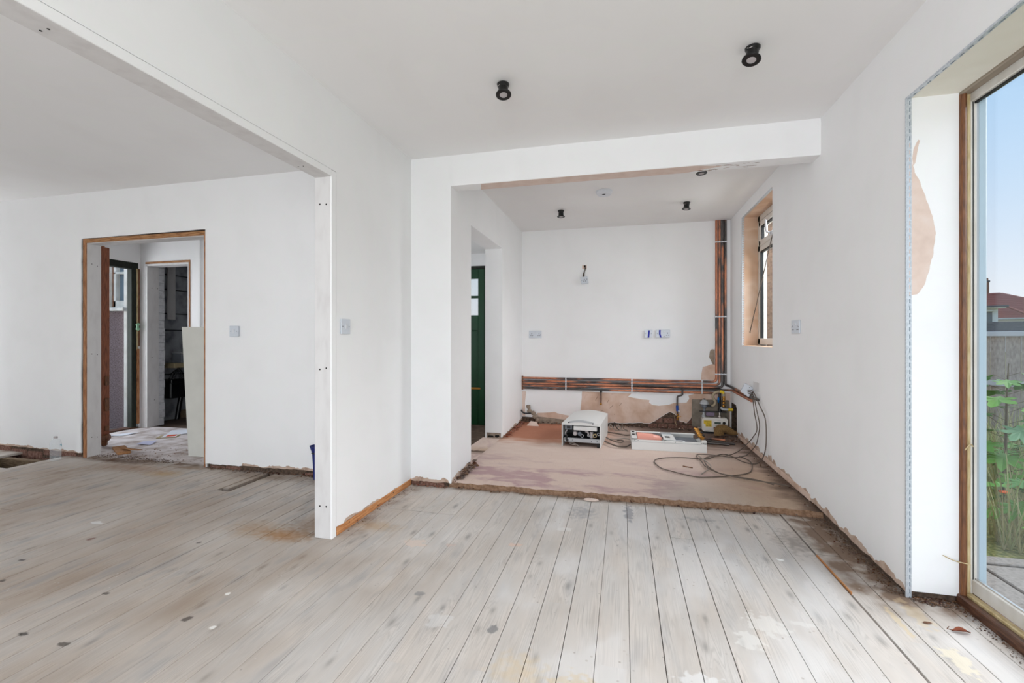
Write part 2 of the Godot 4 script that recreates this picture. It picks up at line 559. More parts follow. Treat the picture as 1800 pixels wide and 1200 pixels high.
	bt.albedo_color = Color(0.9, 0.94, 0.96, 0.16)
	bt.roughness = 0.05
	M.clear_plastic = bt
	make_floor_material()
	make_slab_material()

func make_floor_material() -> void:
	# worn whitewashed pine: eight board faces side by side, 2.4 m long
	var W := 1024
	var H := 1024
	var na := noise(101, 1.0, 3)
	var nb := noise(102, 1.0, 2)
	var nc := noise(103, 1.0, 4)
	var bytes := PackedByteArray()
	bytes.resize(W * H * 3)
	var r := RandomNumberGenerator.new()
	r.seed = 5
	var knots := []
	for l in 8:
		var kk := []
		for i in r.randi_range(1, 4):
			kk.append(Vector3(r.randf_range(0.15, 0.85), r.randf_range(0.05, 2.35), r.randf_range(0.5, 1.0)))
		knots.append(kk)
	for px in W:
		var l := px / 128
		var x := (px % 128) / 128.0
		var lx := x + l * 13.0
		var cup: float = [0.2, 0.75, 0.5, 0.35, 0.9, 0.6, 0.1, 0.45][l]
		for py in H:
			var y := py * 2.4 / H
			var ye: float = minf(y, 2.4 - y)
			var n1 := na.get_noise_2d(lx * 1.7, y * 0.9)
			var f: float = absf(x - cup) * 5.0 + n1 * 2.2
			var kd := 0.0
			for k: Vector3 in knots[l]:
				var dx := (x - k.x) / 0.16
				var dy := (y - k.y) / 0.05
				var d := dx * dx + dy * dy
				if d < 30.0:
					f += 2.3 * k.z * exp(-d * 0.16)
					kd += k.z * exp(-d * 2.2 / k.z)
			var fib := nb.get_noise_2d(lx * 55.0, y * 3.5)
			var g := 0.5 + 0.5 * sin(f * 9.0)
			g = pow(g, 3.0)
			var tone := nc.get_noise_2d(lx * 1.3, y * 2.2 + 40.0)
			var wear := clampf(0.45 + tone * 1.1, 0.0, 1.0)
			var v := 0.86 + 0.05 * tone - g * 0.085 * wear - maxf(0.0, fib) * 0.14 * wear - kd * 0.24
			var warm := 0.5 + 0.5 * nc.get_noise_2d(lx * 0.9 + 70.0, y * 1.1)
			v = clampf(v, 0.05, 1.0)
			var o := (py * W + px) * 3
			bytes[o] = int(255 * v * lerpf(0.985, 1.01, warm))
			bytes[o + 1] = int(255 * v * lerpf(0.975, 0.955, warm))
			bytes[o + 2] = int(255 * v * lerpf(0.965, 0.905, warm))
	var grain := Image.create_from_data(W, H, false, Image.FORMAT_RGB8, bytes)
	grain.generate_mipmaps()
	var gt := ImageTexture.create_from_image(grain)
	# stains, dust and paint splashes over the whole floor, x from -6.3 to 1.5, z from -3.3 to 0.6
	var SW := 1560
	var SH := 780
	var st := Image.create(SW, SH, false, Image.FORMAT_RGBA8)
	var n1 := noise(111, 0.9, 4)
	var n2 := noise(112, 2.6, 4)
	var n3 := noise(113, 9.0, 3)
	for py in SH:
		for px in SW:
			var x := -6.3 + px * 0.005
			var z := -3.3 + py * 0.005
			var a := n1.get_noise_2d(x, z)
			var b := n2.get_noise_2d(x * 1.7 + 9.0, z * 0.6) * 0.7 + n3.get_noise_2d(x * 1.4, z * 0.35) * 0.45
			# old dirt: brownish in the left room, greyer towards the garden side
			var left := smoothstep(0.6, -2.6, x)
			var al := clampf(0.12 + 0.42 * left + a * 0.30 + b * 0.22, 0.0, 0.8)
			var c := Color(0.66, 0.64, 0.625).lerp(Color(0.57, 0.49, 0.41), clampf(left * 0.9 + a * 0.6, 0.0, 1.0))
			if b < -0.12:
				c = c.lerp(Color(0.47, 0.48, 0.51), clampf((-b - 0.12) * 1.6, 0.0, 0.5))
				al = clampf(al + (-b - 0.12) * 0.6, 0.0, 0.7)
			# whitewash worn brighter on the garden side
			var wht := clampf(n2.get_noise_2d(x * 0.8 - 30.0, z * 0.45) * 1.3 + 0.38 - left * 1.2, 0.0, 0.75)
			c = c.lerp(Color(0.93, 0.925, 0.925), wht)
			al = maxf(al, wht * 0.8)
			# brown dust along the foot of the walls
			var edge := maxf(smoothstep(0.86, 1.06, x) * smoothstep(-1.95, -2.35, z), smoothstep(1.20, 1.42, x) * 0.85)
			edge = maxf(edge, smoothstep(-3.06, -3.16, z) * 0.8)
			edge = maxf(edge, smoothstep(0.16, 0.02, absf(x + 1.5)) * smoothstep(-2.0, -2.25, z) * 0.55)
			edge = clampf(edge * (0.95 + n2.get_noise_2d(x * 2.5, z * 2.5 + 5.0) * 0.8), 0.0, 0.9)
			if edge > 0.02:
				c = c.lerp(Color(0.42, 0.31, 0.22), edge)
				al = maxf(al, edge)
			# fine specks
			var s := n3.get_noise_2d(x * 11.0, z * 9.0)
			if s < -0.68:
				c = Color(0.30, 0.25, 0.21)
				al = clampf((-s - 0.68) * 7.0, 0.0, 0.6)
			c.a = al
			st.set_pixel(px, py, c)
	var spots := [  # x, z, radius x, radius z, colour, strength
		[-1.84, -2.17, 0.20, 0.10, Color(0.66, 0.45, 0.22), 0.75], [-2.05, -2.2, 0.26, 0.14, Color(0.62, 0.46, 0.28), 0.5],
		[-1.75, -2.35, 0.22, 0.25, Color(0.50, 0.38, 0.27), 0.6],
		[-3.64, -2.92, 0.22, 0.10, Color(0.72, 0.58, 0.36), 0.6], [-4.0, -2.98, 0.5, 0.14, Color(0.58, 0.42, 0.30), 0.5],
		[-0.35, -1.47, 0.11, 0.10, Color(0.85, 0.74, 0.56), 0.4], [-0.15, -1.42, 0.09, 0.08, Color(0.85, 0.75, 0.58), 0.35],
		[-1.42, -2.4, 0.20, 0.09, Color(0.68, 0.54, 0.36), 0.5],
		[-2.17, -1.215, 0.022, 0.010, Color(0.14, 0.11, 0.09), 0.77], [-1.965, -1.21, 0.028, 0.011, Color(0.16, 0.13, 0.10), 0.68],
		[-1.667, -1.43, 0.017, 0.018, Color(0.18, 0.13, 0.10), 0.68], [-2.906, -1.617, 0.019, 0.011, Color(0.12, 0.08, 0.06), 0.77],
		[-2.163, -1.49, 0.017, 0.011, Color(0.2, 0.16, 0.13), 0.68], [-2.74, -1.455, 0.019, 0.012, Color(0.18, 0.14, 0.12), 0.68],
		[-2.833, -1.873, 0.016, 0.018, Color(0.40, 0.20, 0.14), 0.68], [-2.22, -1.98, 0.012, 0.012, Color(0.2, 0.16, 0.13), 0.68],
		[-1.516, -1.412, 0.016, 0.014, Color(0.95, 0.94, 0.92), 0.95], [-1.66, -1.616, 0.013, 0.01, Color(0.95, 0.94, 0.92), 0.95],
		[-3.054, -2.05, 0.05, 0.02, Color(0.9, 0.9, 0.9), 0.7],
		[0.529, -1.931, 0.075, 0.07, Color(0.94, 0.935, 0.92), 0.45], [0.441, -1.814, 0.05, 0.05, Color(0.94, 0.935, 0.92), 0.45],
		[0.671, -1.966, 0.05, 0.015, Color(0.94, 0.935, 0.92), 0.35], [0.753, -2.513, 0.016, 0.014, Color(0.97, 0.97, 0.96), 0.95],
		[1.106, -1.872, 0.040, 0.075, Color(0.90, 0.86, 0.77), 0.7], [1.13, -2.15, 0.035, 0.11, Color(0.86, 0.78, 0.64), 0.45],
		[1.035, -2.08, 0.012, 0.12, Color(0.86, 0.78, 0.62), 0.55],
		[-1.089, -2.257, 0.07, 0.045, Color(0.86, 0.79, 0.74), 0.8], [-0.562, -2.358, 0.045, 0.02, Color(0.86, 0.76, 0.70), 0.8],
		[-0.90, -2.275, 0.03, 0.02, Color(0.82, 0.74, 0.70), 0.7], [-0.70, -1.66, 0.05, 0.05, Color(0.86, 0.85, 0.84), 0.6],
		[0.24, -1.55, 0.08, 0.05, Color(0.93, 0.93, 0.93), 0.6], [-0.33, -2.62, 0.05, 0.03, Color(0.9, 0.89, 0.88), 0.6],
		[-0.25, -2.9, 0.10, 0.14, Color(0.52, 0.53, 0.56), 0.5], [0.03, -2.95, 0.03, 0.14, Color(0.5, 0.51, 0.55), 0.5],
		[-0.485, -1.661, 0.02, 0.03, Color(0.45, 0.45, 0.46), 0.7], [-0.849, -1.814, 0.025, 0.018, Color(0.42, 0.43, 0.45), 0.51],
		[0.9, -2.75, 0.12, 0.18, Color(0.42, 0.39, 0.36), 0.5], [0.45, -2.95, 0.12, 0.05, Color(0.55, 0.55, 0.56), 0.5],
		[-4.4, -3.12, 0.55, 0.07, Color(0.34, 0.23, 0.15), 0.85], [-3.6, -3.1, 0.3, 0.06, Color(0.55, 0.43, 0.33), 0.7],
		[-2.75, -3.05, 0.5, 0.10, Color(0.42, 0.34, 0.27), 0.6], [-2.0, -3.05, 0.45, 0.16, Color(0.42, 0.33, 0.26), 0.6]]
	var e := noise(114, 22.0, 3)
	for s: Array in spots:
		var x0 := int((s[0] - s[2] * 1.6 + 6.3) / 0.005)
		var x1 := int((s[0] + s[2] * 1.6 + 6.3) / 0.005)
		var y0 := int((s[1] - s[3] * 1.6 + 3.3) / 0.005)
		var y1 := int((s[1] + s[3] * 1.6 + 3.3) / 0.005)
		for py in range(maxi(0, y0), mini(SH, y1 + 1)):
			for px in range(maxi(0, x0), mini(SW, x1 + 1)):
				var wx := -6.3 + px * 0.005
				var wz := -3.3 + py * 0.005
				var d := Vector2((wx - s[0]) / s[2], (wz - s[1]) / s[3]).length()
				var soft := 1.2 if s[2] > 0.09 else 5.0
				var al: float = clampf((1.0 - d + e.get_noise_2d(wx, wz) * (0.3 if s[2] > 0.15 else 0.7)) * soft, 0.0, 1.0) * s[5]
				if al > 0.0:
					var o := st.get_pixel(px, py)
					var c: Color = s[4]
					var na2 := al + o.a * (1.0 - al)
					var mixed := o.lerp(c, al / na2)
					mixed.a = na2
					st.set_pixel(px, py, mixed)
	st.generate_mipmaps()
	var m := StandardMaterial3D.new()
	m.albedo_texture = gt
	m.roughness = 0.62
	m.metallic_specular = 0.35
	m.heightmap_enabled = true
	m.heightmap_texture = gt
	m.heightmap_scale = 0.12
	m.detail_enabled = true
	m.detail_albedo = ImageTexture.create_from_image(st)
	m.detail_blend_mode = BaseMaterial3D.BLEND_MODE_MIX
	m.detail_uv_layer = BaseMaterial3D.DETAIL_UV_2
	M.floor = m

func make_slab_material() -> void:
	# the concrete of the kitchen: pinkish screed, red brick dust in the far corner, dark dirt to the right
	var N := 640
	var im := Image.create(N, N, false, Image.FORMAT_RGB8)
	var n1 := noise(121, 1.6, 5)
	var n2 := noise(122, 5.0, 5)
	var n3 := noise(123, 60.0, 3)
	for py in N:
		for px in N:
			var x := -1.45 + px * 2.7 / N
			var z := -5.65 + py * 2.55 / N
			var a := n1.get_noise_2d(x * 0.8, z * 1.6)
			var b := n2.get_noise_2d(x * 0.6, z * 1.5)
			var f := n3.get_noise_2d(x, z * 1.7)
			var c := Color(0.84, 0.75, 0.70)
			c = c.lerp(Color(0.69, 0.56, 0.57), clampf(smoothstep(-0.05, 0.35, a + b * 0.5) * smoothstep(-4.3, -3.3, z), 0.0, 0.75))
			c = c.lerp(Color(0.86, 0.78, 0.73), clampf(b * 1.4, 0.0, 0.6))
			c = c.lerp(Color(0.72, 0.68, 0.64), smoothstep(0.05, 0.4, x) * smoothstep(-3.9, -3.2, z) * 0.7)
			c = c.lerp(Color(0.70, 0.58, 0.47), smoothstep(0.5, 1.0, x) * smoothstep(-4.6, -3.7, z) * 0.6)
			var red := smoothstep(-4.35, -4.85, z + b * 0.15) * smoothstep(0.1, -0.6, x)
			c = c.lerp(Color(0.70, 0.43, 0.31), clampf(red, 0.0, 0.85))
			var dark := smoothstep(0.98, 1.18, x + b * 0.08) * 0.75
			dark = maxf(dark, smoothstep(-4.5, -5.0, z + b * 0.2) * smoothstep(-0.2, 0.4, x) * 0.65)
			c = c.lerp(Color(0.26, 0.19, 0.15), dark)
			c = c.lerp(Color(0.45, 0.36, 0.30), smoothstep(-1.20, -1.35, x) * 0.4)
			if f > 0.58:
				c = c.lerp(Color(0.42, 0.31, 0.28), clampf((f - 0.58) * 4.0, 0.0, 0.4))
			elif f < -0.60:
				c = c.lerp(Color(0.90, 0.85, 0.80), clampf((-f - 0.60) * 4.0, 0.0, 0.5))
			im.set_pixel(px, py, c)
	im.generate_mipmaps()
	var t := ImageTexture.create_from_image(im)
	var m := StandardMaterial3D.new()
	m.albedo_texture = t
	m.roughness = 0.9
	m.heightmap_enabled = true
	m.heightmap_texture = t
	m.heightmap_scale = 0.12
	M.slab = m

# ---------------------------------------------------------------- floor of boards
func board(parent: Node3D, x0: float, x1: float, z0: float, z1: float, drop := 0.0, roll := 0.0) -> void:
	var lane := rng.randi_range(0, 7)
	var vo := rng.randf()
	var flip := rng.randf() < 0.5
	var st := mb()
	var cx := (x0 + x1) / 2.0
	var cz := (z0 + z1) / 2.0
	var hx := (x1 - x0) / 2.0
	var hz := (z1 - z0) / 2.0
	var c := 0.0007
	var prof := [Vector2(-hx, -0.02), Vector2(-hx, -c), Vector2(-hx + c, 0), Vector2(hx - c, 0), Vector2(hx, -c), Vector2(hx, -0.02)]
	var V := func(p: Vector2, z: float, n: Vector3) -> void:
		var u := (p.x + hx) / (2 * hx)
		u = clampf(1.0 - u if flip else u, 0.03, 0.97)
		st.set_normal(n)
		st.set_uv(Vector2((lane + u) / 8.0, (cz + z) / 2.4 + vo))
		st.set_uv2(Vector2((cx + p.x + 6.3) / 7.8, (cz + z + 3.3) / 3.9))
		st.add_vertex(Vector3(p.x, p.y, z))
	for i in prof.size():
		var a: Vector2 = prof[i]
		var b: Vector2 = prof[(i + 1) % prof.size()]
		var n := Vector3(-(b.y - a.y), b.x - a.x, 0).normalized()
		for q in [[a, -hz], [b, -hz], [b, hz], [a, -hz], [b, hz], [a, hz]]:
			V.call(q[0], q[1], n)
	for e in [-1.0, 1.0]:
		var n := Vector3(0, 0, e)
		for i in range(1, prof.size() - 1):
			var tri := [prof[0], prof[i], prof[i + 1]]
			if e < 0:
				tri.reverse()
			for p in tri:
				V.call(p, e * hz, n)
	var o := part("floorboard", st, M.floor, parent)
	o.position = Vector3(cx, drop, cz)
	o.rotation.z = roll

func build_floor() -> void:
	var f := room("floor", "worn whitewashed pine floorboards running from the camera towards the kitchen and under the left room", "floor")
	var pitch := 0.1155
	for k in range(-57, 13):
		var x0 := 0.021 + pitch * k
		var x1 := x0 + pitch
		var gap := rng.randf_range(0.0012, 0.0026)
		if k in [-26, -24, -3, -5, 1, 3, 6, 9]:
			gap = 0.0038
		if x1 < -1.6:
			gap = rng.randf_range(0.0030, 0.0052)
			if k in [-26, -24, -20, -29, -38]:
				gap = 0.009
		x0 += gap / 2
		x1 -= gap / 2
		var near := 2.55
		var far := -3.165
		if x1 < -1.6:
			far = -3.20
		if k == 10 or k == 11 or k == 12:
			far = -2.27 if k > 10 else -3.15
		var roll := rng.randf_range(-0.004, 0.004)
		var drop := rng.randf_range(-0.0009, 0.0009)
		var cuts := []
		if k in [-13, -12, -11, -10]:
			cuts = [-2.668]
		elif k == 2:
			cuts = [-2.65]
		elif k == 8:
			cuts = [-2.62]
		elif k == 9:
			cuts = [-1.55]
		elif k == -16 or k == -34 or k == -41:
			cuts = [rng.randf_range(-2.6, -2.0)]
		elif rng.randf() < 0.3:
			cuts = [rng.randf_range(-0.6, 1.5)]
		if k == -25:          # a board taken up near the wall
			far = -2.69
			cuts = []
		elif k == -45 or k == -46 or k == -47 or k == -48 or k == -49:  # boards taken up in the far left corner
			far = -2.72
			cuts = []
		if k == 8:            # a split edge
			x0 += 0.008
		var edges := [far] + cuts + [near]
		for i in edges.size() - 1:
			board(f, x0, x1, edges[i] + (0.004 if i > 0 else 0.0), edges[i + 1] - 0.001, drop + rng.randf_range(-0.0006, 0.0006), roll)
		if k == -25:
			board(f, x0, x0 + 0.05, -3.14, -2.75, -0.004, 0.0)
	# the ground and the joists below
	single("ground", bx(Vector3(-6.7, -0.62, -3.5), Vector3(1.5, -0.5, 2.7)), M.earth, "dark bare earth under the floorboards, seen through the gaps", "ground", "", "structure")
	var j := room("joists", "rough sawn timber joists carrying the floorboards, seen through the missing boards", "joist")
	for z in [-3.02, -2.62, -2.2, -1.8, -1.4, -1.0, -0.6, -0.2]:
		part("joist", bx(Vector3(-6.6, -0.125, z - 0.025), Vector3(1.4, -0.022, z + 0.025), 0.003), M.joist, j)
	part("joist", bx(Vector3(-6.6, -0.18, -3.2), Vector3(-1.6, -0.125, -3.1), 0.003), M.joist, j)

# ---------------------------------------------------------------- walls of the two front rooms
func build_shell() -> void:
	# wall at the end of the left room, with a wide opening; its right end is the pier beside the kitchen
	var w := room("wall_front", "white plastered end wall of the left room with a wide doorless opening", "wall")
	part("core", bx(Vector3(-6.7, -0.3, -3.26), Vector3(-4.86, 2.44, -3.155)), M.mortar, w)
	var c2 := mb()
	box(c2, Vector3(-3.44, -0.3, -3.26), Vector3(-1.25, 2.44, -3.155))
	part("core", c2, M.mortar, w)
	part("core", bx(Vector3(-4.86, 2.03, -3.26), Vector3(-3.44, 2.44, -3.155)), M.mortar, w)
	var F := facing("z", -3.14)
	var b1 := broken(Vector2(-6.6, 0.068), Vector2(-4.875, 0.036), 0.03, 0.006, 1)
	var p := b1.duplicate()
	p.append_array(broken(Vector2(-4.872, 0.04), Vector2(-4.869, 2.01), 0.06, 0.006, 2))
	p.append_array(broken(Vector2(-4.86, 2.018), Vector2(-3.458, 2.026), 0.08, 0.004, 3))
	p.append_array(broken(Vector2(-3.456, 2.02), Vector2(-3.458, 0.03), 0.1, 0.003, 4))
	var b2 := broken(Vector2(-3.45, 0.034), Vector2(-1.648, 0.054), 0.03, 0.008, 5)
	p.append_array(b2)
	p.append_array(PackedVector2Array([Vector2(-1.648, 2.44), Vector2(-6.6, 2.44)]))
	var st := mb()
	prism(st, p, 0.016, F)
	part("plaster", st, M.paint, w)
	# strips of bare plaster at the foot
	bare_strip(w, b1, F, 0.014, 11, 0.0, 1.0)
	bare_strip(w, b2, F, 0.016, 12, 0.2, 1.0)
	# back of the wall towards the lobby
	var st2 := mb()
	prism(st2, PackedVector2Array([Vector2(4.86, 0), Vector2(6.7, 0), Vector2(6.7, 2.44), Vector2(1.25, 2.44), Vector2(1.25, 0), Vector2(3.44, 0), Vector2(3.44, 2.03), Vector2(4.86, 2.03)]), 0.012, Transform3D(Basis(Vector3(-1, 0, 0), Vector3.UP, Vector3(0, 0, -1)), Vector3(0, 0, -3.272)))
	part("plaster", st2, M.paint, w)
	# bricks bared below the plaster
	var x := -6.0
	while x < -4.9:
		var bw := rng.randf_range(0.20, 0.225)
		if x + bw > -4.88:
			bw = -4.88 - x
		var bk := part("brick", bx(Vector3(x, -0.03, -3.2), Vector3(x + bw - 0.012, 0.034 + rng.randf_range(-0.004, 0.004), -3.146 + rng.randf_range(-0.004, 0.003)), 0.004), M.brick, w)
		bk.rotation.z = rng.randf_range(-0.004, 0.004)
		part("brick", bx(Vector3(x - 0.1, -0.11, -3.2), Vector3(x + bw - 0.112, -0.042, -3.148), 0.004), M.brick, w)
		x += bw + 0.004
	x = -3.42
	while x < -1.7:
		var bw := rng.randf_range(0.16, 0.225)
		part("brick", bx(Vector3(x, -0.05, -3.2), Vector3(minf(x + bw - 0.014, -1.66), 0.024 + rng.randf_range(-0.01, 0.008), -3.15 + rng.randf_range(-0.006, 0.004)), 0.005), M.mortar if rng.randf() < 0.5 else M.brick, w)
		x += bw
	# pier between the partition and the kitchen
	var pier := broken(Vector2(-1.55, 0.034), Vector2(-1.245, 0.034), 0.02, 0.007, 6)
	var pp := pier.duplicate()
	pp.append_array(PackedVector2Array([Vector2(-1.232, 0.03), Vector2(-1.232, 2.44), Vector2(-1.55, 2.44)]))
	st = mb()
	prism(st, pp, 0.016, facing("z", -3.14))
	part("pier_plaster", st, M.paint, w)
	bare_strip(w, pier, F, 0.022, 13, 0.0, 1.0)
	x = -1.55
	for i in 3:
		part("brick", bx(Vector3(x, -0.02, -3.2), Vector3(x + [0.07, 0.135, 0.065][i] - 0.006, 0.03, -3.147 + i * 0.002), 0.004), M.brick, w)
		x += [0.07, 0.135, 0.065][i]
	# timber lining of the wide opening: raw edge to the front, painted boards inside
	var l := room("trim_1", "timber lining of the wide opening, raw brown edge to the front and painted boards inside", "door lining")
	part("lining_board", bx(Vector3(-4.835, 0.0, -3.258), Vector3(-4.80, 1.985, -3.142), 0.001), M.primed, l)
	part("lining_board", bx(Vector3(-4.835, 1.97, -3.258), Vector3(-3.455, 1.995, -3.142), 0.001), M.primed, l)
	part("lining_board", bx(Vector3(-3.465, 0.0, -3.258), Vector3(-3.44, 1.97, -3.142), 0.001), M.primed, l)
	part("raw_edge", bx(Vector3(-4.838, 0.0, -3.16), Vector3(-4.803, 2.0, -3.133), 0.002), M.raw_wood_up, l)
	part("raw_edge", bx(Vector3(-4.84, 1.975, -3.16), Vector3(-3.457, 2.012, -3.134), 0.002, 0), M.raw_wood_x, l)
	part("raw_edge", bx(Vector3(-3.467, 0.0, -3.16), Vector3(-3.456, 1.99, -3.136), 0.002), M.raw_wood_up, l)
	part("gap", bx(Vector3(-4.874, 0.02, -3.17), Vector3(-4.84, 2.018, -3.152)), M.void, l)
	for y in [0.18, 0.95, 1.78]:
		for z in [-3.18, -3.225]:
			screw(l, Vector3(-4.7995, y + rng.randf_range(-0.01, 0.01), z), Vector3.RIGHT, 0.004)

	# partition between the rooms, ending in a painted timber lining
	var m := room("wall_middle", "white plastered partition wall, wide opening to the left room, orange timber at its foot", "wall")
	part("core", bx(Vector3(-1.636, 0.0, -3.155), Vector3(-1.564, 2.44, -2.215)), M.raw_wood, m)
	part("core", bx(Vector3(-1.636, 2.012, -2.215), Vector3(-1.564, 2.44, 1.6)), M.raw_wood, m)
	part("core", bx(Vector3(-1.636, 0.0, 1.6), Vector3(-1.564, 2.44, 2.6)), M.raw_wood, m)
	var R := facing("x", -1.55)     # local x = -z
	var foot := broken(Vector2(2.224, 0.052), Vector2(3.14, 0.026), 0.035, 0.008, 7)
	var q := foot.duplicate()
	q.append_array(PackedVector2Array([Vector2(3.14, 2.44), Vector2(-2.6, 2.44), Vector2(-2.6, 0.03), Vector2(-1.65, 0.03), Vector2(-1.65, 2.0225), Vector2(2.2235, 2.0225)]))
	st = mb()
	prism(st, q, 0.014, R)
	part("plaster", st, M.paint, m)
	bare_strip(m, foot, R, 0.012, 14, 0.1, 0.9)
	st = mb()
	prism(st, PackedVector2Array([Vector2(-3.14, 0.04), Vector2(-2.216, 0.04), Vector2(-2.216, 2.0125), Vector2(1.636, 2.0125), Vector2(1.636, 0.04), Vector2(2.6, 0.04), Vector2(2.6, 2.44), Vector2(-3.14, 2.44)]), 0.014, facing("-x", -1.65))
	part("plaster", st, M.paint, m)
	var sp := part("sole_plate", bx(Vector3(-1.60, 0.0005, -3.14), Vector3(-1.546, 0.046, -2.226), 0.003, 2), M.raw_wood, m)
	sp.set_meta("label", "bared orange timber at the foot")
	for z in [-2.86, -2.66, -2.42, -2.34]:
		screw(m, Vector3(-1.5455, 0.022 + rng.randf_range(-0.012, 0.012), z), Vector3.RIGHT, 0.005)
	var t := room("trim_2", "painted timber post and head board lining the opening between the two rooms", "door lining")
	part("post", bx(Vector3(-1.655, 0.0, -2.215), Vector3(-1.552, 1.985, -2.18), 0.0015), M.primed, t)
	part("head_board", bx(Vector3(-1.655, 1.985, -2.215), Vector3(-1.552, 2.012, 1.6), 0.0015), M.primed, t)
	part("edge_strip", bx(Vector3(-1.557, 0.0, -2.2215), Vector3(-1.548, 2.019, -2.1795), 0.0015), M.paint, t)
	part("edge_strip", bx(Vector3(-1.557, 1.986, -2.1795), Vector3(-1.548, 2.0205, 1.6), 0.0015), M.paint, t)
	part("post", bx(Vector3(-1.655, 0.0, 1.6), Vector3(-1.552, 1.985, 1.635), 0.0015), M.primed, t)
	for y in [0.18, 0.93, 1.83]:
		for x2 in [-1.622, -1.582]:
			screw(t, Vector3(x2, y + rng.randf_range(-0.006, 0.006), -2.1795), Vector3.BACK, 0.005)
	for z in [-2.02, -0.95]:
		for x2 in [-1.63, -1.6]:
			screw(t, Vector3(x2, 1.9845, z), Vector3.DOWN, 0.004)

	# garden wall with the tall patio opening
	var g := room("wall_right", "white plastered garden wall on the right, bare plaster and a dark gap along its foot", "wall")
	var X0 := 1.168
	part("core", bx(Vector3(X0 + 0.017, -0.3, -4.068), Vector3(1.45, 2.44, -2.29)), M.mortar, g)
	part("core", bx(Vector3(X0 + 0.016, 2.13, -2.29), Vector3(1.45, 2.44, 0.9)), M.mortar, g)
	part("core", bx(Vector3(X0 + 0.016, -0.3, 0.9), Vector3(1.45, 2.44, 2.7)), M.mortar, g)
	var G := facing("-x", X0)      # local x = z
	var gf := broken(Vector2(-4.071, 0.085), Vector2(-2.285, 0.02), 0.035, 0.010, 8)
	var gp := gf.duplicate()
	gp.append_array(PackedVector2Array([Vector2(-2.279, 0.0), Vector2(-2.279, 2.119), Vector2(0.9, 2.119), Vector2(0.9, 0.02), Vector2(2.6, 0.02), Vector2(2.6, 2.44), Vector2(-4.071, 2.44)]))
	st = mb()
	prism(st, gp, 0.016, G)
	part("plaster", st, M.paint, g)
	bare_strip(g, gf, G, 0.030, 15, 0.0, 1.0)
	# reveal of the patio opening
	st = mb()
	prism(st, rect(X0 + 0.002, 0.028, 1.353, 2.117), 0.013, facing("z", -2.277))
	part("reveal", st, M.paint, g)
	st = mb()
	prism(st, rect(X0 + 0.002, -2.277, 1.353, 0.9), 0.013, facing("-y", 2.117))
	part("soffit", st, M.cream_paint, g)
	st = mb()
	prism(st, rect(-1.353, 0.028, -X0 - 0.002, 2.117), 0.013, Transform3D(Basis(Vector3(-1, 0, 0), Vector3.UP, Vector3(0, 0, -1)), Vector3(0, 0, 0.9)))
	part("reveal", st, M.paint, g)
	st = mb()
	var patch := PackedVector2Array()
	for v in [[1.172, 1.95], [1.184, 1.90], [1.186, 1.86], [1.197, 1.80], [1.217, 1.758], [1.236, 1.697], [1.262, 1.599], [1.272, 1.539], [1.262, 1.444], [1.248, 1.38], [1.232, 1.325], [1.205, 1.285], [1.172, 1.279]]:
		patch.append(Vector2(v[0], v[1]))
	var rough_patch := PackedVector2Array()
	for k in patch.size():
		var seg := broken(patch[k], patch[(k + 1) % patch.size()], 0.012, 0.0 if patch[k].x < 1.175 and patch[(k + 1) % patch.size()].x < 1.175 else 0.0035, 300 + k)
		seg.remove_at(seg.size() - 1)
		rough_patch.append_array(seg)
	patch = rough_patch
	prism(st, patch, 0.003, facing("z", -2.2762))
	var patch2 := PackedVector2Array()
	for v in [[1.192, 1.83], [1.189, 1.86], [1.193, 1.90], [1.203, 1.925], [1.210, 1.938], [1.216, 1.934], [1.211, 1.915], [1.205, 1.88], [1.199, 1.84]]:
		patch2.append(Vector2(v[0], v[1]))
	prism(st, patch2, 0.003, facing("z", -2.2762))
	var pl := part("bare_patch", st, M.plaster_pale, g)
	pl.set_meta("label", "pink bare plaster patch")
	angle_bead(g, true)
	# ceiling slabs
	ceiling_slab("ceiling", "flat off-white ceiling of the main room", Vector3(-1.65, 2.44, -3.27), Vector3(1.6, 2.6, 2.7))
	ceiling_slab("ceiling_001", "flat pale grey ceiling of the left room", Vector3(-6.8, 2.44, -3.27), Vector3(-1.65, 2.6, 2.7))
	# beam over the step
	var b := room("trim_3", "boxed white beam across the ceiling between main room and kitchen, bare plaster soffit", "beam")
	part("beam", bx(Vector3(-1.235, 2.216, -3.268), Vector3(1.19, 2.445, -3.14), 0.002), M.paint, b)
	st = mb()
	var so := broken(Vector2(-1.0, -3.146), Vector2(0.45, -3.146), 0.09, 0.003, 16)
	so.append_array(broken(Vector2(0.62, -3.19), Vector2(0.40, -3.264), 0.03, 0.01, 17))
	so.append_array(broken(Vector2(0.38, -3.264), Vector2(-1.04, -3.264), 0.09, 0.003, 18))
	prism(st, so, 0.003, facing("-y", 2.2148))
	part("bare_soffit", st, M.plaster_pale, b)
	st = mb()
	for i in 26:
		var cx := rng.randf_range(0.44, 0.86)
		var pz := rng.randf_range(-3.26, -3.17)
		var ln := rng.randf_range(0.01, 0.06)
		prism(st, PackedVector2Array([Vector2(cx, pz), Vector2(cx + ln, pz + rng.randf_range(-0.01, 0.01)), Vector2(cx + ln * 0.6, pz + 0.006)]), 0.002, facing("-y", 2.2149))
	var sc := part("scratches", st, M.dirt, b)
	sc.set_meta("kind", "stuff")
	# closing walls behind the camera, with the windows that light the rooms
	var o := room("wall_left", "plain white outer wall of the left room", "wall")
	part("plaster", bx(Vector3(-6.8, -0.3, -3.27), Vector3(-6.6, 2.44, 2.7)), M.paint, o)
	var rr := room("wall_rear", "white wall behind the camera with two wide windows", "wall")
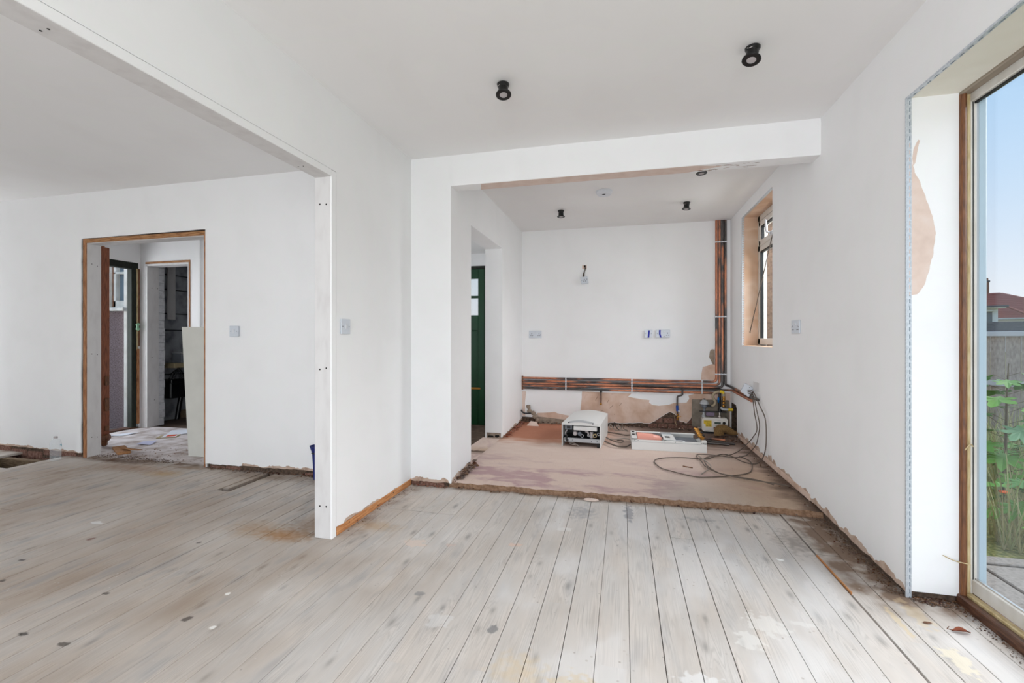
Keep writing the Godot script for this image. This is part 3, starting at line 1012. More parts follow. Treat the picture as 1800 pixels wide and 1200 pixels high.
	for v in [[-6.8, 0.0, -5.7, 2.44], [-2.5, 0.0, -1.4, 2.44], [1.0, 0.0, 1.6, 2.44], [-5.7, 0.0, -2.5, 0.35], [-1.4, 0.0, 1.0, 0.3], [-5.7, 2.25, -2.5, 2.44], [-1.4, 2.25, 1.0, 2.44]]:
		part("plaster", bx(Vector3(v[0], v[1], 2.6), Vector3(v[2], v[3], 2.8)), M.paint, rr)
	for v in [[-5.7, 0.35, -2.5], [-1.4, 0.3, 1.0]]:
		var n := 3
		for i in n + 1:
			var xx: float = lerpf(v[0], v[2], float(i) / n)
			part("mullion", bx(Vector3(xx - 0.03, v[1], 2.66), Vector3(xx + 0.03, 2.25, 2.73), 0.005), M.upvc, rr)

func ceiling_slab(called: String, label: String, lo: Vector3, hi: Vector3) -> void:
	single(called, bx(lo, hi), M.ceiling, label, "ceiling", "", "structure").name = called

func screw(parent: Node3D, at: Vector3, out: Vector3, r: float) -> void:
	var st := mb()
	lathe(st, [Vector2(r, 0), Vector2(r * 0.9, 0.0008), Vector2(0.0, 0.0008)], 8, toward(at, out))
	part("screw_hole", st, M.dot, parent)

# a strip of unpainted plaster just above a broken foot line
func bare_strip(parent: Node3D, foot: PackedVector2Array, xf: Transform3D, high: float, sd: int, t0: float, t1: float) -> void:
	var r := RandomNumberGenerator.new()
	r.seed = sd
	var nz := noise(sd, 3.0, 3)
	var n := foot.size()
	var a := int(t0 * (n - 1))
	var b := int(t1 * (n - 1))
	var line := PackedVector2Array()
	for i in range(a, b + 1):
		line.append(foot[i])
	var top := PackedVector2Array()
	for i in range(b, a - 1, -1):
		var f := foot[i]
		var h := high * clampf(0.75 + 1.5 * nz.get_noise_1d(f.x * 2.0), 0.12, 2.0)
		if i == a or i == b:
			h *= 0.5
		top.append(f + Vector2(r.randf_range(-0.004, 0.004), h + r.randf_range(0, 0.004)))
		if i > a:
			var mid := f.lerp(foot[i - 1], 0.5)
			top.append(mid + Vector2(0, high * clampf(0.75 + 1.5 * nz.get_noise_1d(mid.x * 2.0), 0.12, 2.0) + r.randf_range(0, 0.006)))
	line.append_array(top)
	if Geometry2D.triangulate_polygon(line).is_empty():
		return
	var st := mb()
	prism(st, line, 0.002, Transform3D(xf.basis, xf.origin + xf.basis.z * 0.0008))
	part("bare_plaster", st, M.plaster_foot, parent)

# perforated galvanised plaster bead on the corner of the patio opening
func angle_bead(g: Node3D, _v: bool) -> void:
	var st := mb()
	var x0 := 1.164
	# upright: a nose, a flange on the reveal in two parts with rungs
	box(st, Vector3(x0, 0.0, -2.281), Vector3(x0 + 0.006, 2.119, -2.272), 0.001)
	box(st, Vector3(x0 + 0.006, 0.0, -2.277), Vector3(x0 + 0.0125, 2.117, -2.2745))
	box(st, Vector3(x0 + 0.0165, 0.0, -2.277), Vector3(x0 + 0.021, 2.117, -2.2745))
	var y := 0.006
	while y < 2.11:
		box(st, Vector3(x0 + 0.0125, y, -2.277), Vector3(x0 + 0.0165, minf(y + 0.012, 2.116), -2.2745))
		y += 0.03
	# head: the same on the soffit
	box(st, Vector3(x0, 2.112, -2.277), Vector3(x0 + 0.006, 2.121, 0.9), 0.001)
	box(st, Vector3(x0 + 0.006, 2.1145, -2.277), Vector3(x0 + 0.010, 2.117, 0.9))
	box(st, Vector3(x0 + 0.0155, 2.1145, -2.277), Vector3(x0 + 0.018, 2.117, 0.9))
	var z := -2.27
	while z < 0.9:
		box(st, Vector3(x0 + 0.010, 2.1145, z), Vector3(x0 + 0.0155, 2.117, z + 0.02))
		z += 0.045
	var o := part("angle_bead", st, M.galv, g)
	o.set_meta("label", "perforated galvanised corner bead")
	var d := mb()
	box(d, Vector3(x0 + 0.0105, 0.0, -2.2771), Vector3(x0 + 0.0195, 2.117, -2.2765))
	box(d, Vector3(x0 + 0.0098, 2.1166, -2.277), Vector3(x0 + 0.0157, 2.1171, 0.9))
	part("bead_slots", d, M.bead_slot, g)

# ---------------------------------------------------------------- kitchen end
func build_kitchen_shell() -> void:
	# raised concrete slab with a rough front edge
	var st := mb()
	var nx := 90
	var nz := 30
	var e1 := noise(61, 3.0, 4)
	var e2 := noise(62, 9.0, 4)
	var front := func(x: float) -> float:
		return -3.165 + e1.get_noise_1d(x) * 0.020 + e2.get_noise_1d(x * 1.7) * 0.012
	var pt := func(i: int, j: int) -> Vector3:
		var x := lerpf(-1.25, 1.2, float(i) / nx)
		var t := float(j) / nz
		var z: float = lerpf(front.call(x), -5.6, pow(t, 1.3))
		var dip := 0.007 * smoothstep(0.10, 0.0, t) * (0.6 + e2.get_noise_2d(x * 2.0, z)) + 0.010 * smoothstep(0.35, 0.0, t)
		return Vector3(x, 0.05 + 0.003 * e1.get_noise_2d(x * 2.0, z * 2.0) - dip, z)
	var put := func(p: Vector3, n: Vector3) -> void:
		st.set_normal(n)
		st.set_uv(Vector2((p.x + 1.45) / 2.7, (p.z + 5.65) / 2.55))
		st.add_vertex(p)
	for i in nx:
		for j in nz:
			var a: Vector3 = pt.call(i, j)
			var b: Vector3 = pt.call(i + 1, j)
			var c: Vector3 = pt.call(i + 1, j + 1)
			var d: Vector3 = pt.call(i, j + 1)
			var n := (b - a).cross(d - a).normalized()
			for p in [a, c, b, a, d, c]:
				put.call(p, n)
	var s := room("floor_001", "raised pinkish concrete floor of the kitchen, red brick dust in its far corner", "floor")
	part("screed", st, M.slab, s)
	var fr := mb()
	for i in nx:
		for j in 3:
			var q := []
			for v in [[i, j], [i + 1, j], [i + 1, j + 1], [i, j + 1]]:
				var p: Vector3 = pt.call(v[0], 0)
				var t: float = v[1] / 3.0
				var o := 0.0 if v[1] == 0 else 0.010 * t + 0.010 * e2.get_noise_2d(p.x * 4.0, t * 3.0)
				q.append(Vector3(p.x, lerpf(p.y, -0.004, t), p.z + o))
			face(fr, [q[0], q[1], q[2]], Vector3(0, 0.3, 1))
			face(fr, [q[0], q[2], q[3]], Vector3(0, 0.3, 1))
	var fe := part("broken_edge", fr, M.dirt, s)
	fe.set_meta("label", "rough brown front edge of the slab")
	part("threshold_slab", bx(Vector3(-1.45, -0.05, -4.62), Vector3(-1.24, 0.048, -3.58)), M.slab, s)
	part("hardcore", bx(Vector3(-1.24, -0.5, -5.6), Vector3(1.2, 0.03, -3.2)), M.mortar, s)

	# left wall of the kitchen with a plain doorway
	var w := room("wall_side", "white left wall of the kitchen with a plain plastered doorway", "wall")
	var core := mb()
	box(core, Vector3(-1.405, -0.1, -3.597), Vector3(-1.248, 2.44, -3.155))
	box(core, Vector3(-1.405, -0.1, -5.8), Vector3(-1.248, 2.44, -4.618))
	box(core, Vector3(-1.405, 2.05, -4.618), Vector3(-1.248, 2.44, -3.597))
	part("core", core, M.mortar, w)
	var X := facing("x", -1.232)   # local x = -z
	var f1 := broken(Vector2(3.157, 0.03), Vector2(3.58, 0.06), 0.025, 0.008, 21)
	var f2 := broken(Vector2(4.615, 0.062), Vector2(5.56, 0.085), 0.04, 0.008, 22)
	var p := f1.duplicate()
	p.append_array(PackedVector2Array([Vector2(3.597, 0.10), Vector2(3.597, 2.038), Vector2(4.603, 2.038), Vector2(4.603, 0.06)]))
	p.append_array(f2)
	p.append_array(PackedVector2Array([Vector2(5.56, 2.44), Vector2(3.157, 2.44)]))
	st = mb()
	prism(st, p, 0.016, X)
	part("plaster", st, M.paint, w)
	bare_strip(w, f1, X, 0.032, 23, 0.0, 1.0)
	bare_strip(w, f2, X, 0.018, 24, 0.0, 1.0)
	st = mb()
	prism(st, rect(-1.419, 0.105, -1.2485, 2.038), 0.014, facing("z", -4.6035))
	prism(st, rect(1.2485, 0.05, 1.419, 2.038), 0.014, Transform3D(Basis(Vector3(-1, 0, 0), Vector3.UP, Vector3(0, 0, -1)), Vector3(0, 0, -3.597)))
	prism(st, rect(-1.419, -4.603, -1.2485, -3.597), 0.012, facing("-y", 2.0385))
	part("door_reveal", st, M.paint, w)
	part("bare_end", bx(Vector3(-1.415, 0.04, -4.68), Vector3(-1.24, 0.104, -4.606), 0.004), M.plaster_grey, w)
	st = mb()
	lump(st, Vector3(-1.36, 0.066, -4.604), Vector3(0.035, 0.012, 0.004), rng)
	lump(st, Vector3(-1.29, 0.070, -4.604), Vector3(0.030, 0.016, 0.004), rng)
	part("hole", st, M.void, w)
	st = mb()
	prism(st, PackedVector2Array([Vector2(-5.8, 0), Vector2(-4.603, 0), Vector2(-4.603, 2.038), Vector2(-3.597, 2.038), Vector2(-3.597, 0), Vector2(-3.27, 0), Vector2(-3.27, 2.44), Vector2(-5.8, 2.44)]), 0.014, facing("-x", -1.419))
	part("plaster", st, M.paint, w)

	# back wall: paint above, bare plaster patches below the pipes
	var b := room("wall_back", "white back wall of the kitchen with bare pink plaster patches below the copper pipes", "wall")
	part("core", bx(Vector3(-1.45, -0.1, -5.8), Vector3(1.6, 2.44, -5.577)), M.mortar, b)
	var Z := facing("z", -5.56)
	var foot := broken(Vector2(-1.232, 0.12), Vector2(-0.62, 0.085), 0.04, 0.010, 25)
	foot.append_array(broken(Vector2(-0.58, 0.07), Vector2(0.28, 0.10), 0.04, 0.010, 26))
	foot.append_array(broken(Vector2(0.30, 0.10), Vector2(0.50, 0.23), 0.03, 0.012, 27))
	foot.append_array(broken(Vector2(0.52, 0.245), Vector2(0.60, 0.20), 0.03, 0.01, 28))
	foot.append_array(broken(Vector2(0.63, 0.14), Vector2(0.70, 0.12), 0.02, 0.01, 29))
	foot.append_array(broken(Vector2(0.74, 0.16), Vector2(0.80, 0.26), 0.02, 0.008, 30))
	foot.append_array(broken(Vector2(0.83, 0.07), Vector2(1.18, 0.06), 0.04, 0.008, 31))
	p = foot.duplicate()
	p.append_array(PackedVector2Array([Vector2(1.18, 2.44), Vector2(-1.232, 2.44)]))
	st = mb()
	prism(st, p, 0.017, Z)
	part("plaster", st, M.paint, b)
	# big bare area
	var Zp := facing("z", -5.5588)
	var up := PackedVector2Array([Vector2(-0.489, 0.46)])
	up.append_array(broken(Vector2(-0.489, 0.452), Vector2(0.09, 0.445), 0.05, 0.003, 32))
	for v in [[0.05, 0.41], [0.10, 0.395], [0.19, 0.385], [0.29, 0.375], [0.285, 0.345], [0.33, 0.318], [0.40, 0.312], [0.46, 0.322], [0.52, 0.33], [0.57, 0.352], [0.66, 0.352], [0.70, 0.36], [0.735, 0.40], [0.73, 0.44], [0.78, 0.45], [0.80, 0.486]]:
		up.append(Vector2(v[0] + rng.randf_range(-0.006, 0.006), v[1] + rng.randf_range(-0.004, 0.004)))
	up.append_array(PackedVector2Array([Vector2(1.166, 0.486), Vector2(1.166, 0.068)]))
	var lower := PackedVector2Array()
	for v in foot:
		if v.x > -0.52 and v.x < 1.17:
			lower.append(v + Vector2(0, 0.004))
	lower.reverse()
	up.append_array(lower)
	up.append_array(broken(Vector2(-0.52, 0.10), Vector2(-0.489, 0.44), 0.025, 0.006, 33))
	patch(b, up, Zp, M.plaster, "bare pink plaster below the pipes")
	var lp := PackedVector2Array()
	for v in [[-1.10, 0.115], [-1.05, 0.14], [-1.04, 0.172], [-0.98, 0.176], [-0.90, 0.182], [-0.82, 0.192], [-0.79, 0.178], [-0.72, 0.165], [-0.63, 0.15], [-0.60, 0.10], [-0.70, 0.105], [-0.90, 0.11]]:
		lp.append(Vector2(v[0], v[1]))
	patch(b, lp, Zp, M.plaster, "")
	patch(b, PackedVector2Array([Vector2(-1.23, 0.13), Vector2(-1.19, 0.13), Vector2(-1.195, 0.3), Vector2(-1.18, 0.43), Vector2(-1.23, 0.44)]), Zp, M.plaster_pale, "")
	patch(b, PackedVector2Array([Vector2(0.858, 0.625), Vector2(0.865, 0.70), Vector2(0.878, 0.772), Vector2(0.93, 0.785), Vector2(0.96, 0.80), Vector2(1.01, 0.805), Vector2(1.01, 0.625)]), Zp, M.plaster, "bare plaster square beside the riser")
	patch(b, PackedVector2Array([Vector2(0.965, 0.84), Vector2(0.945, 0.885), Vector2(0.955, 0.955), Vector2(0.975, 0.975), Vector2(1.005, 0.97), Vector2(1.005, 0.80), Vector2(0.985, 0.80)]), facing("z", -5.557), M.plaster_grey, "grey patch beside the riser")
	# scores in the plaster
	st = mb()
	for v in [[-0.30, 0.40, -0.34, 0.33], [-0.12, 0.30, -0.18, 0.24], [-0.17, 0.36, -0.20, 0.31], [-0.02, 0.33, -0.06, 0.28], [-0.24, 0.24, -0.26, 0.22], [-0.10, 0.20, -0.11, 0.18]]:
		bar(st, Vector3(v[0], v[1], -5.5575), Vector3(lerpf(v[0], v[2], 0.7), lerpf(v[1], v[3], 0.7), -5.5575), 0.0035, 0.002)
	part("score_marks", st, M.dirt, b)
	# lip of loose render along the foot on the left
	st = mb()
	var lip := broken(Vector2(-1.06, 0.05), Vector2(-0.60, 0.035), 0.04, 0.010, 34)
	lip.append_array(broken(Vector2(-0.60, 0.098), Vector2(-1.06, 0.125), 0.05, 0.006, 35))
	prism(st, lip, 0.016, facing("z", -5.538))
	part("loose_render", st, M.plaster_grey, b)
	# bricks behind the broken plaster
	var x := 0.28
	while x < 0.84:
		part("brick", bx(Vector3(x, 0.052, -5.62), Vector3(x + 0.10, 0.10, -5.572), 0.004), M.brick, b)
		part("brick", bx(Vector3(x - 0.05, 0.112, -5.62), Vector3(x + 0.05, 0.17, -5.574), 0.004), M.brick, b)
		x += 0.112

	# right wall of the kitchen, flush with the garden wall, with the window
	var r := room("wall_kitchen", "white right kitchen wall with a window and a dark hole at its foot", "wall")
	var X1 := 1.1682
	core = mb()
	box(core, Vector3(X1 + 0.017, 0.40, -5.58), Vector3(1.45, 2.44, -5.055))
	box(core, Vector3(X1 + 0.017, -0.1, -5.255), Vector3(1.45, 1.024, -4.085))
	box(core, Vector3(X1 + 0.017, 0.40, -5.58), Vector3(1.45, 1.024, -5.255))
	box(core, Vector3(X1 + 0.017, 2.322, -5.04), Vector3(1.45, 2.44, -4.085))
	box(core, Vector3(1.37, -0.1, -5.58), Vector3(1.45, 0.42, -5.25))
	part("core", core, M.mortar, r)
	var W := facing("-x", X1)
	st = mb()
	var kf := broken(Vector2(-5.255, 0.09), Vector2(-4.071, 0.085), 0.04, 0.012, 36)
	var left := PackedVector2Array([Vector2(-5.56, 0.385), Vector2(-5.555, 0.385), Vector2(-5.30, 0.385), Vector2(-5.262, 0.35), Vector2(-5.258, 0.06)])
	left.append_array(kf)
	left.append_array(PackedVector2Array([Vector2(-4.071, 1.023), Vector2(-5.042, 1.023), Vector2(-5.042, 2.44), Vector2(-5.56, 2.44)]))
	prism(st, left, 0.017, W)
	prism(st, rect(-5.042, 2.320, -4.071, 2.44), 0.017, W)
	part("plaster", st, M.paint, r)
	bare_strip(r, kf, W, 0.045, 37, 0.0, 1.0)
	# timber batten lying at the foot of the wall
	var bt := mb()
	box(bt, Vector3(X1 - 0.004, 0.05, -5.20), Vector3(X1 + 0.008, 0.092, -3.30), 0.002)
	part("foot_render", bt, M.plaster, r)
	# window reveal in bare plaster
	st = mb()
	prism(st, rect(X1 + 0.001, 1.024, 1.325, 2.320), 0.012, facing("z", -5.04))
	prism(st, rect(X1 + 0.001, -5.04, 1.325, -4.071), 0.012, facing("-y", 2.318))
	prism(st, rect(X1 + 0.001, 4.071, 1.325, 5.04), 0.012, facing("y", 1.025))
	prism(st, rect(-1.325, 1.024, -X1, 2.320), 0.012, Transform3D(Basis(Vector3(-1, 0, 0), Vector3.UP, Vector3(0, 0, -1)), Vector3(0, 0, -4.071)))
	part("window_reveal", st, M.reveal, r)
	st = mb()
	box(st, Vector3(X1 - 0.003, 1.024, -5.044), Vector3(X1 + 0.004, 2.322, -5.037))
	box(st, Vector3(X1 + 0.016, 1.024, -5.04), Vector3(X1 + 0.02, 2.320, -5.0375))
	var y := 1.03
	while y < 2.31:
		box(st, Vector3(X1 + 0.004, y, -5.04), Vector3(X1 + 0.016, y + 0.012, -5.0375))
		y += 0.024
	box(st, Vector3(X1 - 0.003, 2.314, -5.043), Vector3(X1 + 0.004, 2.322, -4.085))
	box(st, Vector3(X1 + 0.004, 2.315, -5.04), Vector3(X1 + 0.018, 2.318, -4.085))
	part("angle_bead", st, M.galv, r)
	ceiling_slab("ceiling_002", "white kitchen ceiling beyond the beam", Vector3(-1.42, 2.43, -5.8), Vector3(1.6, 2.6, -3.262))

func patch(parent: Node3D, poly: PackedVector2Array, xf: Transform3D, m: Material, label: String) -> void:
	if Geometry2D.triangulate_polygon(poly).is_empty():
		push_warning("patch does not triangulate")
		return
	var st := mb()
	prism(st, poly, 0.0015, xf)
	var o := part("bare_patch", st, m, parent)
	if label != "":
		o.set_meta("label", label)

# ---------------------------------------------------------------- lobby behind the left room
func build_lobby() -> void:
	single("floor_002", bx(Vector3(-5.95, -0.10, -4.45), Vector3(-3.2, -0.001, -3.205)), M.lobby_floor, "dusty pale floor of the lobby behind the wide opening", "floor", "", "structure")
	ceiling_slab("ceiling_003", "white ceiling of the lobby", Vector3(-6.1, 2.28, -4.5), Vector3(-3.2, 2.44, -3.272))
	var bw := room("wall_lobby", "white lobby wall with a narrow doorless opening into a dark room", "wall")
	var st := mb()
	prism(st, PackedVector2Array([Vector2(-5.8, 0.0), Vector2(-5.712, 0.0), Vector2(-5.712, 2.03), Vector2(-5.04, 2.03), Vector2(-5.04, 0.0), Vector2(-3.2, 0.0), Vector2(-3.2, 2.28), Vector2(-5.8, 2.28)]), 0.12, facing("z", -4.37))
	part("plaster", st, M.paint, bw)
	var tr := room("trim_4", "white lining of the doorway to the dark room, raw timber edge over its head", "door lining")
	part("lining_board", bx(Vector3(-5.705, 0.0, -4.504), Vector3(-5.68, 1.995, -4.36), 0.001), M.primed, tr)
	part("lining_board", bx(Vector3(-5.705, 1.985, -4.504), Vector3(-5.045, 2.008, -4.36), 0.001), M.primed, tr)
	part("lining_board", bx(Vector3(-5.06, 0.0, -4.504), Vector3(-5.045, 1.985, -4.36), 0.001), M.primed, tr)
	part("raw_edge", bx(Vector3(-5.712, 2.008, -4.38), Vector3(-5.03, 2.034, -4.362), 0.002, 0), M.raw_wood_x, tr)
	part("raw_edge", bx(Vector3(-5.046, 0.9, -4.38), Vector3(-5.030, 2.01, -4.362), 0.002), M.raw_wood_up, tr)
	for v in [[1.72, -4.42], [1.72, -4.49], [0.86, -4.42], [0.33, -4.45]]:
		screw(tr, Vector3(-5.6795, v[0], v[1]), Vector3.RIGHT, 0.005)
	part("cover_strip", bx(Vector3(-4.90, 0.0, -4.372), Vector3(-4.87, 2.28, -4.352), 0.002), M.paint, bw)
	part("return_wall", bx(Vector3(-3.3, 0.0, -4.4), Vector3(-3.2, 2.28, -3.27)), M.paint, bw)
	# side wall with the outer doorway
	var lw := room("wall_porch", "white lobby side wall with the outer doorway", "wall")
	st = mb()
	prism(st, PackedVector2Array([Vector2(3.27, 0), Vector2(3.42, 0), Vector2(3.42, 2.02), Vector2(4.345, 2.02), Vector2(4.345, 0.0), Vector2(4.40, 0.0), Vector2(4.40, 2.28), Vector2(3.27, 2.28)]), 0.07, facing("x", -5.80))
	part("plaster", st, M.paint, lw)
	var df := room("door_1", "old dark green outer door frame, its lock side broken to bare brown wood", "door frame")
	part("head", bx(Vector3(-5.88, 1.94, -4.345), Vector3(-5.795, 2.02, -3.42), 0.004, 2), M.green_old, df)
	part("jamb", bx(Vector3(-5.865, 0.0, -4.318), Vector3(-5.79, 1.95, -4.262), 0.005), M.green_old, df)
	part("stop", bx(Vector3(-5.84, 0.95, -4.330), Vector3(-5.782, 1.95, -4.316), 0.003), M.tan_strip, df)
	var lb := part("lock_board", bx(Vector3(-5.84, 0.05, -4.350), Vector3(-5.778, 0.97, -4.316), 0.006), M.raw_wood_up, df)
	lb.set_meta("label", "splintered bare brown timber below the lock")
	part("lock_board", bx(Vector3(-5.84, 1.0, -4.360), Vector3(-5.785, 1.95, -4.330), 0.006), M.brown_wood, df)
	part("jamb", bx(Vector3(-5.87, 0.0, -3.5), Vector3(-5.80, 1.95, -3.42), 0.006), M.green_old, df)
	part("sill", bx(Vector3(-5.92, -0.03, -4.345), Vector3(-5.785, 0.014, -3.42), 0.006, 2), M.brown_sill, df)
	var kp := mb()
	box(kp, Vector3(-5.785, 1.19, -4.338), Vector3(-5.772, 1.285, -4.318), 0.003)
	box(kp, Vector3(-5.776, 1.20, -4.333), Vector3(-5.752, 1.222, -4.295), 0.003)
	box(kp, Vector3(-5.776, 1.253, -4.333), Vector3(-5.752, 1.275, -4.295), 0.003)
	box(kp, Vector3(-5.760, 1.20, -4.303), Vector3(-5.750, 1.275, -4.291), 0.003)
	var k := part("lock_keep", kp, flat(Color(0.62, 0.80, 0.66), 0.5), df)
	k.set_meta("label", "pale green lock keep")
	# brown post of the old frame beside the lining
	var ps := thing("door_post", "reddish brown old door post behind the left lining of the wide opening, broken foot", "post", Vector3(-5.07, 0, -3.50))
	part("post", bx(Vector3(-0.085, 0.06, -0.04), Vector3(-0.030, 2.02, 0.035), 0.004), M.red_wood, ps)
	part("back_strip", bx(Vector3(-0.116, 0.04, -0.035), Vector3(-0.086, 2.045, 0.05), 0.004), M.raw_wood_up, ps)
	part("hinge_plate", bx(Vector3(-0.105, 1.20, 0.034), Vector3(-0.06, 1.29, 0.052), 0.002), M.brass, ps)
	part("mortice", bx(Vector3(-0.068, 0.93, 0.0345), Vector3(-0.048, 1.10, 0.037)), M.void, ps)
	st = mb()
	lump(st, Vector3(-0.025, 0.09, 0.0), Vector3(0.05, 0.045, 0.045), rng)
	lump(st, Vector3(-0.06, 0.045, 0.0), Vector3(0.05, 0.045, 0.05), rng)
	part("broken_foot", st, M.brown_wood, ps)
	for v in [[0.16, 0.05], [0.36, 0.13], [0.62, 0.09]]:
		var sb := mb()
		box(sb, Vector3(-0.032, v[0], -0.03), Vector3(-0.018, v[0] + v[1], 0.01), 0.003)
		part("splinter", sb, M.brown_wood, ps)

	# the dark room beyond
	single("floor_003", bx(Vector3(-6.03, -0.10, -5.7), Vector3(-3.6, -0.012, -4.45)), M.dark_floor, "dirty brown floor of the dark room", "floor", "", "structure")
	ceiling_slab("ceiling_004", "ceiling of the dark room", Vector3(-6.04, 2.30, -5.75), Vector3(-3.5, 2.44, -4.49))
	var dw := room("wall_store", "dim painted walls of the dark room behind the lobby", "wall")
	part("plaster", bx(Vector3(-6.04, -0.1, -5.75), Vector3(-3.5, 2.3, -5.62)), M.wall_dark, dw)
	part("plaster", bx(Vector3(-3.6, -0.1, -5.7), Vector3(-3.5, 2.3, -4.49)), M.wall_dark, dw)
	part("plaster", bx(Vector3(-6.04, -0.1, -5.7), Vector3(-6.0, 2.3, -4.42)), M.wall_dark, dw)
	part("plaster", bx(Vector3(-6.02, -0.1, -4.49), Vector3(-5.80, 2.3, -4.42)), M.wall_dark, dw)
	for v in [0.60, 1.20, 1.425, 1.75, 1.95]:
		part("course_line", bx(Vector3(-6.002, v, -5.62), Vector3(-5.992, v + 0.014, -4.5)), M.dark_grey, dw)
	part("foot_board", bx(Vector3(-6.002, -0.02, -5.62), Vector3(-5.98, 0.10, -5.05)), M.joist, dw)
	# white painted brick reveal inside
	var bp := room("trim_5", "white painted brick reveal just inside the doorway of the dark room", "pier")
	for i in 22:
		var y := i * 0.0945
		var jit := rng.randf_range(-0.006, 0.008)
		part("brick", bx(Vector3(-5.80, y, -4.584 + jit), Vector3(-5.683, y + 0.0915, -4.50), 0.002), M.brick_white, bp)
	part("core", bx(Vector3(-5.80, 0.0, -4.575), Vector3(-5.692, 2.3, -4.50)), M.mid_grey, bp)
	# things in the dark room
	single("upright_board", bx(Vector3(-5.99, 1.352, -4.97), Vector3(-5.97, 2.28, -4.86), 0.003), M.primed, "pale vertical board on the wall of the dark room, reaching its ceiling", "board")
	var sh := thing("shelf", "thick shelf with a worn tan edge in the dark room", "shelf", Vector3(-5.89, 0.70, -5.02))
	part("slab", bx(Vector3(-0.105, 0.0, -0.45), Vector3(0.10, 0.065, 0.22), 0.006), M.tan_cover, sh)
	part("bracket", bx(Vector3(-0.105, -0.10, -0.33), Vector3(0.06, 0.0, -0.30), 0.003), M.dark_grey, sh)
	var bxs := thing("storage_box", "pale flat box standing on the shelf in the dark room", "box", Vector3(-5.87, 0.765, -5.02))
	part("body", bx(Vector3(-0.09, 0.0, -0.12), Vector3(0.07, 0.12, 0.11), 0.004), M.mid_grey, bxs)
	part("lid", bx(Vector3(-0.095, 0.12, -0.125), Vector3(0.075, 0.14, 0.115), 0.004), M.grey_metal, bxs)
	var fu := thing("fuse_box", "black electrical box with cables on the wall below the shelf in the dark room", "fuse box", Vector3(-5.995, 0.29, -4.95))
	part("case", bx(Vector3(0.0, 0.0, -0.14), Vector3(0.12, 0.24, 0.13), 0.012), M.black, fu)
	part("cover", bx(Vector3(0.0, 0.20, -0.15), Vector3(0.135, 0.255, 0.13), 0.008), M.black, fu)
	part("fuse_holder", bx(Vector3(0.05, 0.12, -0.18), Vector3(0.10, 0.15, -0.14), 0.004), M.mid_grey, fu)
	for i in 3:
		st = mb()
		tube(st, smooth([Vector3(0.05, 0.25, 0.10 - i * 0.04), Vector3(0.06, 0.34 + i * 0.03, 0.06 - i * 0.04), Vector3(0.05, 0.36 - i * 0.02, -0.02 - i * 0.04), Vector3(0.05, 0.25, -0.05 - i * 0.03)], 6), 0.006, 6)
		part("wire", st, M.black, fu)
	st = mb()
	tube(st, rounded([Vector3(0.06, 0.02, -0.07), Vector3(0.06, -0.12, -0.04), Vector3(0.06, -0.30, -0.01)], 0.06), 0.028, 10)
	part("conduit", st, M.black, fu)
	for v in [[1.38, 0.10, "grey board leaning in the dark room beside the dim wall, the lower one"], [1.70, -0.16, "grey board leaning in the dark room beside the dim wall, the upper one"]]:
		st = mb()
		box(st, Vector3(-0.012, 0, -0.09), Vector3(0.012, 0.31, 0.07), 0.003, Transform3D(Basis(Vector3(1, 0, 0), v[1]), Vector3(-5.95 if v[0] > 1.5 else -5.98, v[0], -5.24)))
		single("loose_board", st, M.board_grey, v[2], "board")
	# plasterboard sheet leaning by the right side of the opening
	st = mb()
	var bz := 0.055
	prism(st, PackedVector2Array([Vector2(-0.075, 0.0), Vector2(0.5, 0.0), Vector2(0.5, 1.205), Vector2(-0.232, 1.205)]), 0.0125, Transform3D(Basis(Vector3.RIGHT, -bz), Vector3.ZERO))
	var pb := single("plasterboard_sheet", st, M.plasterboard, "pale grey cut sheet of plasterboard leaning inside the right side of the wide opening", "board")
	pb.position = Vector3(-3.86, 0.002, -3.40)
	# papers on the lobby floor
	paper("sheet_of_paper", "white sheet of paper on the lobby floor near the dark doorway", [Vector2(-5.20, -4.28), Vector2(-4.98, -4.46), Vector2(-4.80, -4.22), Vector2(-5.02, -4.05)], M.paper, 0.012)
	paper("sheet_of_paper", "lilac-tinged crumpled paper beside the broken post in the lobby", [Vector2(-4.86, -3.62), Vector2(-4.96, -3.76), Vector2(-4.80, -3.79), Vector2(-4.72, -3.66)], M.paper_lilac, 0.03)
	paper("sheet_of_paper", "small slip of paper by the outer door sill", [Vector2(-5.62, -3.86), Vector2(-5.60, -4.02), Vector2(-5.44, -4.08), Vector2(-5.47, -3.93)], M.paper, 0.02)
	var mg := thing("magazine", "tan magazine with an orange red picture lying on the lobby floor", "magazine", Vector3(-4.93, 0.0, -4.02))
	mg.rotation.y = 0.62
	part("cover", bx(Vector3(-0.095, 0.0, -0.075), Vector3(0.095, 0.008, 0.075), 0.002), M.tan_cover, mg)
	part("white_panel", bx(Vector3(-0.055, 0.008, -0.06), Vector3(0.08, 0.0085, 0.065)), M.paper, mg)
	part("picture", bx(Vector3(-0.02, 0.0085, -0.06), Vector3(0.07, 0.009, 0.035)), M.red_print, mg)
	var of := thing("timber_offcut", "broken raw timber offcut lying at the foot of the left lining of the opening", "timber", Vector3(-4.70, 0.0, -3.36))
	of.rotation.y = -0.5
	part("piece", bx(Vector3(-0.22, 0.0, -0.06), Vector3(0.12, 0.026, 0.04), 0.004), M.raw_wood_x, of)
	st = mb()
	bar(st, Vector3(-0.02, 0.03, -0.03), Vector3(0.30, 0.055, -0.10), 0.008, 0.045, 0.002)
	part("splinter", st, M.raw_wood_x, of)

